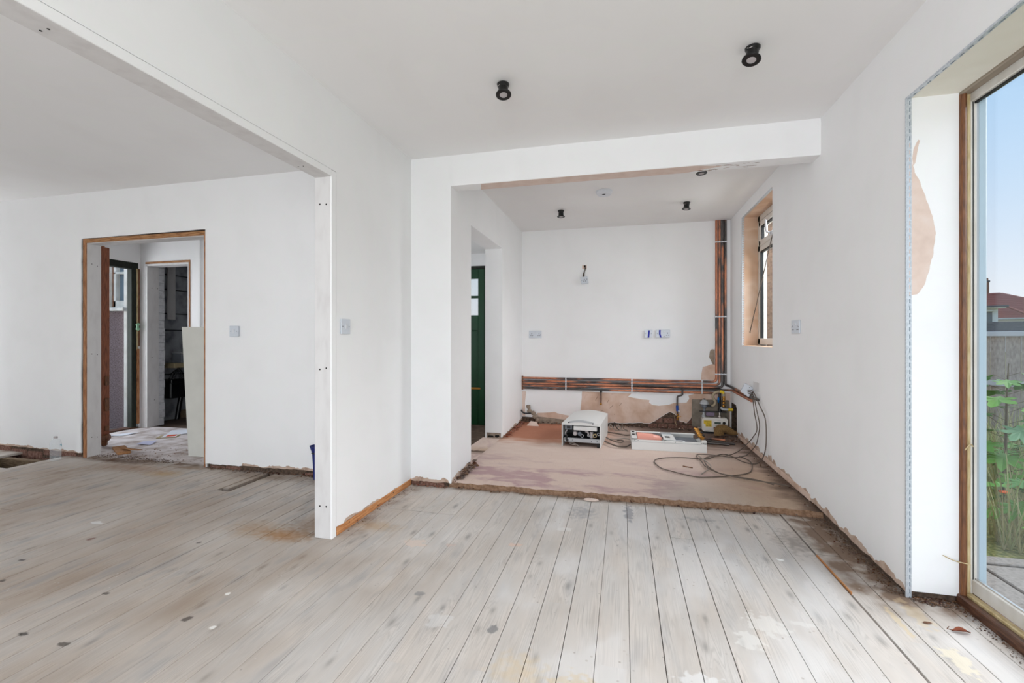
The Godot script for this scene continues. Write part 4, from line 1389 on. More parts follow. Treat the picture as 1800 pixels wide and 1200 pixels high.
func paper(called: String, label: String, at: Array, m: Material, lift: float) -> void:
	var st := mb()
	var n := 6
	var P := func(i: int, j: int, dy: float) -> Vector3:
		var u := float(i) / n
		var v := float(j) / n
		var p: Vector2 = (at[0] as Vector2).lerp(at[1], u).lerp((at[3] as Vector2).lerp(at[2], u), v)
		return Vector3(p.x, 0.0015 + dy + lift * pow(absf(u * 0.7 + v * 0.6 - 0.6), 1.5), p.y)
	for i in n:
		for j in n:
			for d in [0.0, 0.001]:
				face(st, [P.call(i, j, d), P.call(i + 1, j, d), P.call(i + 1, j + 1, d)], Vector3.UP if d > 0 else Vector3.DOWN)
				face(st, [P.call(i, j, d), P.call(i + 1, j + 1, d), P.call(i, j + 1, d)], Vector3.UP if d > 0 else Vector3.DOWN)
	single(called, st, m, label, "paper", "papers on the lobby floor")

# ---------------------------------------------------------------- hall behind the kitchen doorway
func build_hall() -> void:
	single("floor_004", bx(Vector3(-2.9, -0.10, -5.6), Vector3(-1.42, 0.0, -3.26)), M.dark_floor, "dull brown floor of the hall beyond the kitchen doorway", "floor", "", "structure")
	ceiling_slab("ceiling_005", "low grey ceiling of the hall", Vector3(-3.0, 2.17, -5.8), Vector3(-1.419, 2.44, -3.27))
	var w := room("wall_hall", "grey walls of the hall around the green front door", "wall")
	part("plaster", bx(Vector3(-3.0, 0.0, -5.6), Vector3(-2.85, 2.17, -3.27)), M.paint, w)
	part("plaster", bx(Vector3(-2.85, 2.0, -5.65), Vector3(-1.40, 2.17, -5.5)), M.paint, w)
	part("plaster", bx(Vector3(-2.85, 0.0, -5.65), Vector3(-2.58, 2.0, -5.5)), M.paint, w)
	var d := room("door_2", "dark green panelled front door with two frosted panes, seen through the kitchen doorway", "door")
	var st := mb()
	var zf := -5.50
	# stiles, rails; openings for the panes
	box(st, Vector3(-1.79, 0.0, zf - 0.045), Vector3(-1.705, 1.975, zf), 0.003)
	box(st, Vector3(-2.52, 0.0, zf - 0.045), Vector3(-2.40, 1.975, zf), 0.003)
	for v in [[1.855, 1.975], [1.606, 1.636], [1.20, 1.389], [0.0, 0.20]]:
		box(st, Vector3(-2.40, v[0], zf - 0.045), Vector3(-1.79, v[1], zf), 0.003)
	var leaf := part("leaf", st, M.green_door, d)
	st = mb()
	box(st, Vector3(-2.40, 0.20, zf - 0.032), Vector3(-1.79, 1.20, zf - 0.014))
	part("panel", st, M.green_door, leaf)
	st = mb()
	for v in [[-2.40, 1.185, -1.79, 1.20], [-2.40, 0.20, -1.79, 0.215], [-1.805, 0.20, -1.79, 1.20], [-2.40, 0.20, -2.385, 1.20]]:
		box(st, Vector3(v[0], v[1], zf - 0.014), Vector3(v[2], v[3], zf - 0.003), 0.003)
	part("moulding", st, M.green_door, leaf)
	part("pane", bx(Vector3(-2.40, 1.636, zf - 0.026), Vector3(-1.79, 1.855, zf - 0.020)), M.frosted, leaf)
	part("pane", bx(Vector3(-2.40, 1.389, zf - 0.026), Vector3(-1.79, 1.606, zf - 0.020)), M.frosted, leaf)
	part("letter_plate", bx(Vector3(-1.95, 0.45, zf - 0.002), Vector3(-1.76, 0.475, zf + 0.012), 0.004), M.brass, leaf)
	part("frame", bx(Vector3(-1.705, 0.0, zf - 0.08), Vector3(-1.64, 2.0, zf + 0.01), 0.004), M.green_old, d)
	part("frame", bx(Vector3(-2.58, 1.977, zf - 0.08), Vector3(-1.64, 2.012, zf + 0.012), 0.004), M.green_old, d)
	part("side_wall", bx(Vector3(-1.64, 0.0, -5.65), Vector3(-1.40, 2.17, -5.5)), M.paint, w)

# ---------------------------------------------------------------- patio door
func build_patio_door() -> void:
	var d := room("window_1", "tall fixed patio window with a brown timber frame and a white metal sash", "window")
	var st := mb()
	var z1 := 0.9
	# brown timber frame with a rounded inner edge
	for v in [[-2.29, 1.0], [0.9, -1.0]]:
		st = mb()
		var prof := PackedVector2Array([Vector2(1.353, 0.0), Vector2(1.3545, 0.009), Vector2(1.358, 0.014), Vector2(1.365, 0.017), Vector2(1.372, 0.014), Vector2(1.3775, 0.006), Vector2(1.379, 0.0), Vector2(1.379, -0.03), Vector2(1.353, -0.03)])
		var s: float = v[1]
		var sect := PackedVector2Array()
		for p in prof:
			sect.append(Vector2(p.x, (p.y + 0.012) * s + v[0]))
		prism(st, sect, 2.117, facing("-y", 0.0))
		part("jamb", st, M.brown_wood, d)
	part("sill", bx(Vector3(1.345, -0.02, -2.285), Vector3(1.372, 0.040, z1), 0.005, 2), M.brown_sill, d)
	part("sill", bx(Vector3(1.372, -0.02, -2.285), Vector3(1.45, 0.028, z1), 0.004, 2), M.brown_sill, d)
	part("head", bx(Vector3(1.353, 2.106, -2.285), Vector3(1.392, 2.14, z1), 0.004, 2), M.head_grey, d)
	part("bead", bx(Vector3(1.379, 0.03, -2.285), Vector3(1.391, 2.11, -2.272), 0.002), M.tan_strip, d)
	part("bead", bx(Vector3(1.391, 0.03, -2.285), Vector3(1.398, 2.11, -2.273), 0.002), M.white_frame, d)
	part("bead", bx(Vector3(1.372, 0.026, -2.27), Vector3(1.396, 0.050, z1), 0.003, 2), M.tan_strip, d)
	# white sash
	var sash := part("stile", bx(Vector3(1.402, 0.05, -2.285), Vector3(1.412, 2.10, -2.272), 0.002), M.white_frame, d)
	part("gasket", bx(Vector3(1.398, 0.05, -2.286), Vector3(1.402, 2.10, -2.275)), M.gasket, sash)
	part("spacer", bx(Vector3(1.412, 0.09, -2.286), Vector3(1.419, 2.09, -2.2745)), M.grey_metal, sash)
	part("stile", bx(Vector3(1.398, 0.05, z1 - 0.04), Vector3(1.414, 2.10, z1), 0.002), M.white_frame, d)
	var brail := part("bottom_rail", bx(Vector3(1.394, 0.050, -2.272), Vector3(1.412, 0.108, z1), 0.003), M.white_frame, d)
	var trail := part("top_rail", bx(Vector3(1.390, 2.072, -2.272), Vector3(1.414, 2.120, z1), 0.003), M.white_frame, d)
	part("gasket", bx(Vector3(1.402, 2.064, -2.27), Vector3(1.412, 2.073, z1)), M.gasket, trail)
	part("gasket", bx(Vector3(1.404, 0.108, -2.27), Vector3(1.413, 0.113, z1)), M.chrome, brail)
	part("pane", bx(Vector3(1.413, 0.10, -2.274), Vector3(1.4165, 2.08, z1)), M.glass, d)
	# pale blue outer frame behind the glass
	part("outer_frame", bx(Vector3(1.4205, 0.03, -2.30), Vector3(1.449, 2.14, -2.2775), 0.003), M.blue_frame, d)
	part("outer_frame", bx(Vector3(1.4205, 2.085, -2.2775), Vector3(1.449, 2.14, z1), 0.003), M.white_frame, d)
	# cobwebs with wood fibres hanging on the frame
	for v in [[Vector3(1.292, 0.196, -2.268), Vector3(1.33, 0.180, -2.262), Vector3(1.385, 0.170, -2.262)], [Vector3(1.362, 0.64, -2.258), Vector3(1.380, 0.665, -2.258), Vector3(1.392, 0.655, -2.262)]]:
		st = mb()
		tube(st, smooth(v, 5), 0.0022, 5)
		single("wood_fibre", st, M.tan_strip, "thin dry splinter caught low on the brown patio frame" if v[0].y < 0.4 else "thin curled splinter caught halfway up the brown patio frame", "splinter")

# ---------------------------------------------------------------- kitchen window
func build_kitchen_window() -> void:
	var d := room("window_2", "white plastic kitchen window with a small opening light over a fixed pane", "window")
	var x0 := 1.315
	var x1 := 1.38
	var za := -5.04
	var zb := -4.071
	var y0 := 1.025
	var y1 := 2.318
	var yt := 1.99
	part("frame", bx(Vector3(x0, y0, za), Vector3(x1, y1, za + 0.062), 0.004), M.upvc, d)
	part("frame", bx(Vector3(x0, y0, zb - 0.062), Vector3(x1, y1, zb), 0.004), M.upvc, d)
	part("frame", bx(Vector3(x0, y0 + 0.012, za), Vector3(x1, y0 + 0.072, zb), 0.004, 2), M.upvc, d)
	part("frame", bx(Vector3(x0, y1 - 0.062, za), Vector3(x1, y1, zb), 0.004, 2), M.upvc, d)
	part("transom", bx(Vector3(x0, yt - 0.03, za), Vector3(x1, yt + 0.03, zb), 0.004, 2), M.upvc, d)
	# opening light
	part("sash_gap", bx(Vector3(x0 - 0.002, yt + 0.03, za + 0.062), Vector3(x0 + 0.03, y1 - 0.062, za + 0.070)), M.gasket, d)
	part("sash_gap", bx(Vector3(x0 - 0.002, y1 - 0.07, za + 0.062), Vector3(x0 + 0.03, y1 - 0.062, zb - 0.06)), M.gasket, d)
	part("sash", bx(Vector3(x0 - 0.012, yt + 0.02, za + 0.070), Vector3(x1 - 0.01, y1 - 0.07, za + 0.125), 0.004), M.upvc, d)
	part("sash", bx(Vector3(x0 - 0.012, yt + 0.02, za + 0.070), Vector3(x1 - 0.01, yt + 0.07, zb - 0.07), 0.004, 2), M.upvc, d)
	part("sash", bx(Vector3(x0 - 0.012, y1 - 0.12, za + 0.070), Vector3(x1 - 0.01, y1 - 0.07, zb - 0.07), 0.004, 2), M.upvc, d)
	part("sash", bx(Vector3(x0 - 0.012, yt + 0.02, zb - 0.125), Vector3(x1 - 0.01, y1 - 0.07, zb - 0.07), 0.004), M.upvc, d)
	part("seal", bx(Vector3(x0 - 0.004, yt + 0.07, za + 0.125), Vector3(x0 + 0.02, y1 - 0.12, za + 0.143)), M.gasket, d)
	part("seal", bx(Vector3(x0 - 0.004, y1 - 0.135, za + 0.125), Vector3(x0 + 0.02, y1 - 0.12, zb - 0.125)), M.gasket, d)
	part("seal", bx(Vector3(x0 + 0.004, y0 + 0.07, za + 0.062), Vector3(x0 + 0.03, yt - 0.03, za + 0.082)), M.gasket, d)
	part("seal", bx(Vector3(x0 + 0.004, yt - 0.045, za + 0.062), Vector3(x0 + 0.03, yt - 0.03, zb - 0.062)), M.gasket, d)
	part("pane", bx(Vector3(x0 + 0.03, yt + 0.06, za + 0.12), Vector3(x0 + 0.034, y1 - 0.11, zb - 0.12)), M.glass, d)
	part("pane", bx(Vector3(x0 + 0.03, y0 + 0.06, za + 0.06), Vector3(x0 + 0.034, yt - 0.02, zb - 0.06)), M.glass, d)
	var st := mb()
	box(st, Vector3(x0 - 0.03, yt + 0.04, -4.58), Vector3(x0 - 0.012, yt + 0.075, -4.50), 0.004)
	tube(st, rounded([Vector3(x0 - 0.03, yt + 0.06, -4.54), Vector3(x0 - 0.06, yt + 0.07, -4.55), Vector3(x0 - 0.055, yt + 0.19, -4.59)], 0.02), 0.009, 8)
	part("handle", st, M.white_plastic, d)
	st = mb()
	tube(st, [Vector3(1.275, 2.08, -4.38), Vector3(1.262, 1.59, -4.75), Vector3(1.24, 1.165, -5.03)], 0.004, 6)
	lathe(st, [Vector2(0, -0.006), Vector2(0.008, 0.0), Vector2(0, 0.008)], 8, Transform3D(Basis.IDENTITY, Vector3(1.24, 1.16, -5.03)))
	single("wire", st, M.cable, "thin loose wire hanging slantwise across the kitchen window", "wire")

# ---------------------------------------------------------------- garden
func leaf_mesh(lobes: int, sd: int) -> ArrayMesh:
	# a lobed leaf about one unit long, stalk end at the origin, slightly folded and with thickness
	var r := RandomNumberGenerator.new()
	r.seed = sd
	var edge := []
	var n := lobes * 4
	for i in n + 1:
		var t := float(i) / n
		var a := lerpf(-2.35, 2.35, t)
		var ph := fposmod(t * lobes, 1.0)
		var tooth := 1.0 - 0.52 * pow(absf(ph - 0.5) * 2.0, 1.2)
		var rad := (0.52 + 0.22 * cos(a)) * tooth * r.randf_range(0.94, 1.06)
		var p := Vector2(sin(a), cos(a)) * rad
		edge.append(Vector3(p.x, 0.10 * absf(p.x) - 0.10 * p.y * p.y + r.randf_range(-0.02, 0.02), -p.y - 0.30))
	var st := mb()
	var c := Vector3(0, 0.0, -0.30)
	for side in [Vector3.UP, Vector3.DOWN]:
		var o: Vector3 = side * 0.004
		for i in n:
			face(st, [c + o, edge[i] + o, edge[i + 1] + o], side)
		face(st, [c + o, edge[n] + o, Vector3(0, 0, 0) + o], side)
		face(st, [c + o, Vector3(0, 0, 0) + o, edge[0] + o], side)
	return st.commit()

func build_garden() -> void:
	single("lawn", bx(Vector3(1.45, -0.6, -60.0), Vector3(60.0, -0.25, 12.0)), M.grass, "rough dry grass ground of the garden outside the patio window", "grass", "", "structure")
	var pv := room("patio", "grey paving slabs outside the patio window", "paving")
	for i in 3:
		for j in 6:
			part("paving_slab", bx(Vector3(1.50 + i * 0.50, -0.25, -3.2 + j * 0.72), Vector3(1.985 + i * 0.50, -0.205, -2.5 + j * 0.72), 0.006), M.paving, pv)
	part("paving_edge", bx(Vector3(1.50, -0.25, -3.32), Vector3(3.0, -0.20, -3.22), 0.006), M.paving, pv)
	# fence running away to the left behind the plants
	var f := thing("fence", "weathered grey vertical board fence with two pale rails behind the garden plants", "fence", Vector3(5.303, -0.25, -7.992))
	f.rotation.y = -0.754
	for i in range(-12, 22):
		var x := i * 0.152
		part("board", bx(Vector3(x, 0.0, -0.012 + rng.randf_range(-0.004, 0.004)), Vector3(x + 0.147, 1.40 + rng.randf_range(-0.006, 0.006), 0.010), 0.003), M.fence, f)
	part("top_board", bx(Vector3(-1.9, 1.42, -0.02), Vector3(3.4, 1.585, 0.022), 0.004, 0), M.fence_dark, f)
	part("rail", bx(Vector3(-1.9, 1.375, 0.01), Vector3(3.4, 1.445, 0.07), 0.005, 0), M.rail, f)
	part("rail", bx(Vector3(-1.9, 0.665, 0.01), Vector3(3.4, 0.745, 0.07), 0.005, 0), M.rail, f)
	house()
	plants()

func house() -> void:
	var h := thing("house", "neighbouring house with a red tiled hipped roof, white wall and brick chimney beyond the fence", "house", Vector3(35.15, -1.2, -53.9))
	h.rotation.y = -0.57
	# local x to the right, z towards the camera
	part("wall", bx(Vector3(-5.0, 0.0, -6.0), Vector3(0.0, 5.3, 0.0)), M.render_white, h)
	part("wall", bx(Vector3(0.0, 0.0, -6.0), Vector3(6.5, 4.1, -0.9)), M.render_white, h)
	part("window", bx(Vector3(-0.98, 3.7, 0.0), Vector3(-0.38, 4.85, 0.06), 0.01), M.mid_grey, h)
	part("window_hood", bx(Vector3(-1.3, 4.88, 0.0), Vector3(-0.30, 4.98, 0.3), 0.01), M.white_frame, h)
	# stepped tile courses, the hip falling to the right
	for i in 13:
		var t := i / 13.0
		var y := 4.28 + t * 2.45
		var z := -0.6 - t * 3.0
		part("tile_course", bx(Vector3(-1.6, y - 0.05, z - 0.36), Vector3(0.25 + (6.8 - y) * 2.45, y + 0.17, z), 0.015, 0), M.roof, h)
	for i in 5:
		var t := i / 5.0
		part("tile_course", bx(Vector3(3.2 + t * 0.5, 4.3 + t * 1.35, -2.6 - t * 1.5), Vector3(9.0, 4.58 + t * 1.35, -2.2 - t * 1.5), 0.015, 0), M.roof, h)
	var st := mb()
	bar(st, Vector3(-1.6, 6.82, -3.7), Vector3(0.25, 6.82, -3.7), 0.22, 0.22, 0.06)
	bar(st, Vector3(0.25, 6.82, -3.7), Vector3(6.4, 4.3, -0.9), 0.2, 0.2, 0.06)
	bar(st, Vector3(0.6, 5.32, -0.2), Vector3(2.1, 4.42, -0.35), 0.16, 0.2, 0.05)
	part("ridge_tiles", st, M.roof, h)
	part("eaves", bx(Vector3(-5.0, 5.28, -0.4), Vector3(0.72, 5.44, 0.5), 0.02, 0), M.fence_dark, h)
	part("fascia", bx(Vector3(-5.0, 5.18, -0.4), Vector3(0.55, 5.28, 0.42), 0.01, 0), M.white_frame, h)
	part("gutter", bx(Vector3(0.0, 4.08, -0.7), Vector3(6.5, 4.24, -0.25), 0.04, 0), M.rail, h)
	var chim := part("chimney", bx(Vector3(-0.95, 5.6, -4.2), Vector3(-0.58, 8.1, -3.6), 0.02), M.brick, h)
	part("chimney_cap", bx(Vector3(-1.0, 8.1, -4.25), Vector3(-0.52, 8.26, -3.55), 0.02), M.fence_dark, chim)
	st = mb()
	lathe(st, [Vector2(0.14, 8.26), Vector2(0.11, 8.5), Vector2(0.14, 8.52), Vector2(0.0, 8.52)], 12, Transform3D(Basis.IDENTITY, Vector3(-0.77, 0, -3.9)))
	part("chimney_pot", st, M.brick, chim)

func plants() -> void:
	var shapes := [leaf_mesh(7, 1), leaf_mesh(5, 2), leaf_mesh(7, 3)]
	var spots := [  # place, height, leaves, leaf size, name, label
		[Vector3(2.905, -0.25, -4.42), 1.15, 30, 0.20, "tall leafy weed with lobed leaves and a single stem outside the patio window"],
		[Vector3(2.50, -0.25, -4.62), 0.62, 24, 0.17, "low bushy green plant at the edge of the paving, left of the tall weed"],
		[Vector3(2.62, -0.25, -3.72), 0.50, 20, 0.16, "bright green broad-leaved plant in front of the tall weed"],
		[Vector3(3.55, -0.25, -5.05), 0.60, 22, 0.18, "green leafy plant behind the tall weed, near the fence"],
		[Vector3(2.55, -0.25, -2.95), 0.28, 9, 0.13, "small dark green weed growing beside the paving"],
		[Vector3(3.9, -0.25, -5.4), 0.75, 20, 0.19, "green weed clump at the foot of the fence"]]
	for s: Array in spots:
		var p := thing("garden_plant", s[4], "plant", s[0], "garden weeds outside the patio window")
		var st := mb()
		var top: float = s[1]
		tube(st, [Vector3.ZERO, Vector3(0.02, top * 0.4, 0.01), Vector3(0.035, top * 0.8, 0.0), Vector3(0.04, top, 0.01)], [0.012, 0.010, 0.007, 0.003], 7)
		part("stem", st, M.stem, p)
		for i in s[2]:
			var t: float = float(i) / s[2]
			var y: float = top * (0.22 + 0.76 * t)
			var a: float = i * 2.4 + rng.randf_range(-0.4, 0.4)
			var reach: float = lerpf(0.24, 0.06, t) * (0.8 + top * 0.3)
			var from := Vector3(0.03, y - 0.05, 0.0)
			var to := from + Vector3(cos(a) * reach, reach * 0.45, sin(a) * reach)
			var pe := mb()
			tube(pe, [from, to], 0.002, 5)
			var lsk := part("leaf_stalk", pe, M.stem, p)
			var l := MeshInstance3D.new()
			l.name = "leaf"
			l.mesh = shapes[i % 3]
			l.material_override = M.leaves[(i + (1 if i % 5 == 0 else 0)) % 3] if i % 7 else M.leaves[3]
			var sc: float = s[3] * rng.randf_range(0.75, 1.2)
			l.transform = Transform3D(Basis(Vector3.UP, -a - PI / 2) * Basis(Vector3.RIGHT, rng.randf_range(-0.75, -0.1)) * Basis.from_scale(Vector3(sc, sc, sc)), to)
			lsk.add_child(l, true)
	var fl := thing("flower", "small orange flower low among the green plants outside the patio window", "flower", Vector3(2.50, 0.06, -3.78))
	for k in 7:
		var st := mb()
		lump(st, Vector3(cos(k * 0.9) * 0.018, 0.0, sin(k * 0.9) * 0.018), Vector3(0.014, 0.007, 0.014), rng)
		part("petal", st, M.orange, fl)
	var st2 := mb()
	tube(st2, [Vector3(0, 0, 0), Vector3(0.02, -0.3, -0.05)], 0.003, 5)
	part("stem", st2, M.stem, fl)
	# dry grass
	var gm := mb()
	for b in 5:
		var a := b * 1.3
		var lean := Vector3(cos(a) * 0.16, 0.42 + 0.12 * sin(b * 2.0), sin(a) * 0.16)
		var side := Vector3(-sin(a), 0, cos(a)) * 0.004
		var mid := lean * 0.55 + Vector3(0, 0.06, 0)
		face(gm, [-side, side, mid + side * 0.8, mid - side * 0.8], Vector3(cos(a), 0.2, sin(a)))
		face(gm, [mid - side * 0.8, mid + side * 0.8, lean], Vector3(cos(a), 0.2, sin(a)))
	var mm := MultiMesh.new()
	mm.transform_format = MultiMesh.TRANSFORM_3D
	mm.use_colors = true
	mm.mesh = gm.commit()
	mm.instance_count = 900
	for i in 900:
		var z := rng.randf_range(-7.6, -3.3)
		var x := rng.randf_range(2.0, 5.4) + (z + 3.3) * -0.25
		var sc := rng.randf_range(0.4, 1.25)
		mm.set_instance_transform(i, Transform3D(Basis(Vector3.UP, rng.randf() * TAU).scaled(Vector3(sc, sc, sc)), Vector3(x, -0.26, z)))
		mm.set_instance_color(i, Color(0.46, 0.42, 0.24).lerp(Color(0.24, 0.34, 0.10), rng.randf() * rng.randf() + 0.05))
	var gr := MultiMeshInstance3D.new()
	gr.name = "dry_grass"
	gr.multimesh = mm
	gr.material_override = M.tinted
	tag(gr, "dry yellowish long grass between the weeds and the fence", "grass", "", "stuff")
	add_child(gr)
	# pale neighbouring wall seen through the kitchen window
	single("render_wall", bx(Vector3(3.4, -0.3, -9.5), Vector3(3.6, 2.2, -6.6)), M.render_white, "pale rendered outbuilding wall outside the kitchen window", "wall", "", "structure")

# ---------------------------------------------------------------- yard outside the lobby door
func build_side_yard() -> void:
	single("yard", bx(Vector3(-14.0, -0.5, -16.0), Vector3(-6.0, -0.10, 4.0)), M.paving, "grey yard outside the lobby door", "yard", "", "structure")
	var w := room("wall_yard", "grey-brown pebbledashed wall below a white window outside the lobby door", "wall")
	part("pebbledash", bx(Vector3(-8.6, -0.3, -5.0), Vector3(-6.39, 1.46, -4.62)), M.pebble, w)
	part("corner_post", bx(Vector3(-6.39, -0.1, -5.0), Vector3(-6.335, 2.7, -4.60), 0.006), M.white_frame, w)
	part("sill", bx(Vector3(-8.6, 1.455, -5.0), Vector3(-6.335, 1.505, -4.55), 0.008, 0), M.white_frame, w)
	part("lintel", bx(Vector3(-8.6, 2.6, -5.0), Vector3(-6.335, 2.8, -4.58), 0.008, 0), M.white_frame, w)
	var n := room("window_3", "white sash window over the pebbledashed wall, seen through the lobby door", "window")
	for x in [-6.80, -6.735, -7.3]:
		part("mullion", bx(Vector3(x, 1.505, -4.76), Vector3(x + 0.045, 2.6, -4.64), 0.005), M.white_frame, n)
	part("mullion", bx(Vector3(-6.685, 1.505, -4.78), Vector3(-6.655, 2.6, -4.67), 0.005), M.brown_wood, n)
	part("rail", bx(Vector3(-6.65, 1.505, -4.76), Vector3(-6.38, 1.60, -4.66), 0.005, 0), M.white_frame, n)
	part("rail", bx(Vector3(-6.65, 1.955, -4.76), Vector3(-6.38, 1.985, -4.66), 0.005, 0), M.white_frame, n)
	part("mullion", bx(Vector3(-6.65, 1.505, -4.76), Vector3(-6.61, 2.6, -4.66), 0.005), M.white_frame, n)
	part("pane", bx(Vector3(-6.61, 1.58, -4.72), Vector3(-6.38, 2.6, -4.715)), flat(Color(0.42, 0.48, 0.53), 0.05), n)
	part("pane", bx(Vector3(-8.5, 1.51, -4.72), Vector3(-6.7, 2.6, -4.715)), flat(Color(0.60, 0.58, 0.54), 0.2), n)
	part("blind", bx(Vector3(-8.5, 1.505, -5.0), Vector3(-6.38, 2.6, -4.95)), M.mid_grey, n)

# ---------------------------------------------------------------- ceiling fittings
func build_ceiling_things() -> void:
	var spots := [
		[Vector3(-0.616, 2.44, -2.318), "black ceiling spotlight over the main room, the one nearer the partition", 0.10],
		[Vector3(0.578, 2.44, -2.30), "black ceiling spotlight over the main room, the one nearer the patio window", -0.16],
		[Vector3(-0.633, 2.43, -4.728), "black ceiling spotlight over the kitchen, the one nearer the doorway", 0.02],
		[Vector3(0.601, 2.43, -4.736), "black ceiling spotlight over the kitchen, the one nearer the copper riser", -0.08],
		[Vector3(0.58, 2.43, -3.74), "black ceiling spotlight peeping out just behind the white beam", 0.03]]
	for s: Array in spots:
		var t := thing("ceiling_spotlight", s[1], "spotlight", s[0], "black ceiling spotlights")
		var tilt := Transform3D(Basis(Vector3.BACK, s[2]) * Basis(Vector3.RIGHT, -0.22 if s[0].z > -3.0 else -0.05), Vector3(0, -0.012, 0))
		var st := mb()
		lathe(st, [Vector2(0.0, 0.0), Vector2(0.030, 0.0), Vector2(0.033, -0.003), Vector2(0.032, -0.012), Vector2(0.027, -0.018), Vector2(0.025, -0.03)], 28)
		part("ceiling_ring", st, M.black, t)
		st = mb()
		lathe(st, [Vector2(0.023, -0.008), Vector2(0.026, -0.014), Vector2(0.026, -0.038), Vector2(0.028, -0.046), Vector2(0.040, -0.052), Vector2(0.0405, -0.056), Vector2(0.037, -0.0585), Vector2(0.021, -0.0585), Vector2(0.019, -0.055)], 28, tilt)
		var hs := part("housing", st, M.black, t)
		st = mb()
		lathe(st, [Vector2(0.0205, -0.0565), Vector2(0.018, -0.0575), Vector2(0.0, -0.058)], 24, tilt)
		part("lens", st, M.lens, hs)
		st = mb()
		tube(st, rounded([tilt * Vector3(-0.022, -0.006, 0.018), tilt * Vector3(-0.030, -0.010, 0.019), tilt * Vector3(-0.022, -0.016, 0.024), tilt * Vector3(-0.008, -0.012, 0.030)], 0.004, 3), 0.0014, 5)
		part("spring_clip", st, M.chrome, hs)
	var a := thing("smoke_alarm", "round white smoke alarm on the kitchen ceiling between the spotlights", "smoke alarm", Vector3(-0.17, 2.43, -4.20))
	var st := mb()
	lathe(st, [Vector2(0.074, 0.0), Vector2(0.074, -0.010), Vector2(0.070, -0.013), Vector2(0.068, -0.026), Vector2(0.058, -0.037), Vector2(0.0, -0.041)], 36)
	part("body", st, M.white_plastic, a)
	part("test_slot", bx(Vector3(-0.016, -0.043, 0.030), Vector3(0.012, -0.038, 0.040), 0.002), M.dark_grey, a)
	part("indicator", bx(Vector3(-0.003, -0.028, -0.068), Vector3(0.006, -0.02, -0.058), 0.001), M.dark_grey, a)

# ---------------------------------------------------------------- switches and sockets
func plate(t: Node3D, w: float, h: float, deep: float) -> Node3D:
	part("back_box", bx(Vector3(-w / 2 + 0.004, -h / 2 + 0.004, 0.0), Vector3(w / 2 - 0.004, h / 2 - 0.004, deep - 0.004), 0.002), M.plate, t)
	return part("plate", bx(Vector3(-w / 2, -h / 2, deep - 0.007), Vector3(w / 2, h / 2, deep), 0.003), M.plate, t)

func pins(t: Node3D, cx: float, cy: float, z: float) -> void:
	for v in [[0.0, 0.013, 0.0035, 0.006], [-0.011, -0.010, 0.005, 0.0035], [0.011, -0.010, 0.005, 0.0035]]:
		part("pin_hole", bx(Vector3(cx + v[0] - v[2], cy + v[1] - v[3], z - 0.002), Vector3(cx + v[0] + v[2], cy + v[1] + v[3], z + 0.0006)), M.socket_hole, t)

func small_screw(t: Node3D, x: float, y: float, z: float) -> void:
	var st := mb()
	lathe(st, [Vector2(0.004, 0), Vector2(0.0036, 0.0008), Vector2(0, 0.0008)], 10, toward(Vector3(x, y, z), Vector3.BACK))
	part("screw", st, M.mid_grey, t)

func rocker(t: Node3D, cx: float, cy: float, z: float, w := 0.010, h := 0.019) -> void:
	var st := mb()
	box(st, Vector3(-w, -h, -0.003), Vector3(w, h, 0.003), 0.0015, Transform3D(Basis(Vector3.RIGHT, 0.12), Vector3(cx, cy, z + 0.001)))
	part("rocker", st, M.white_plastic, t)

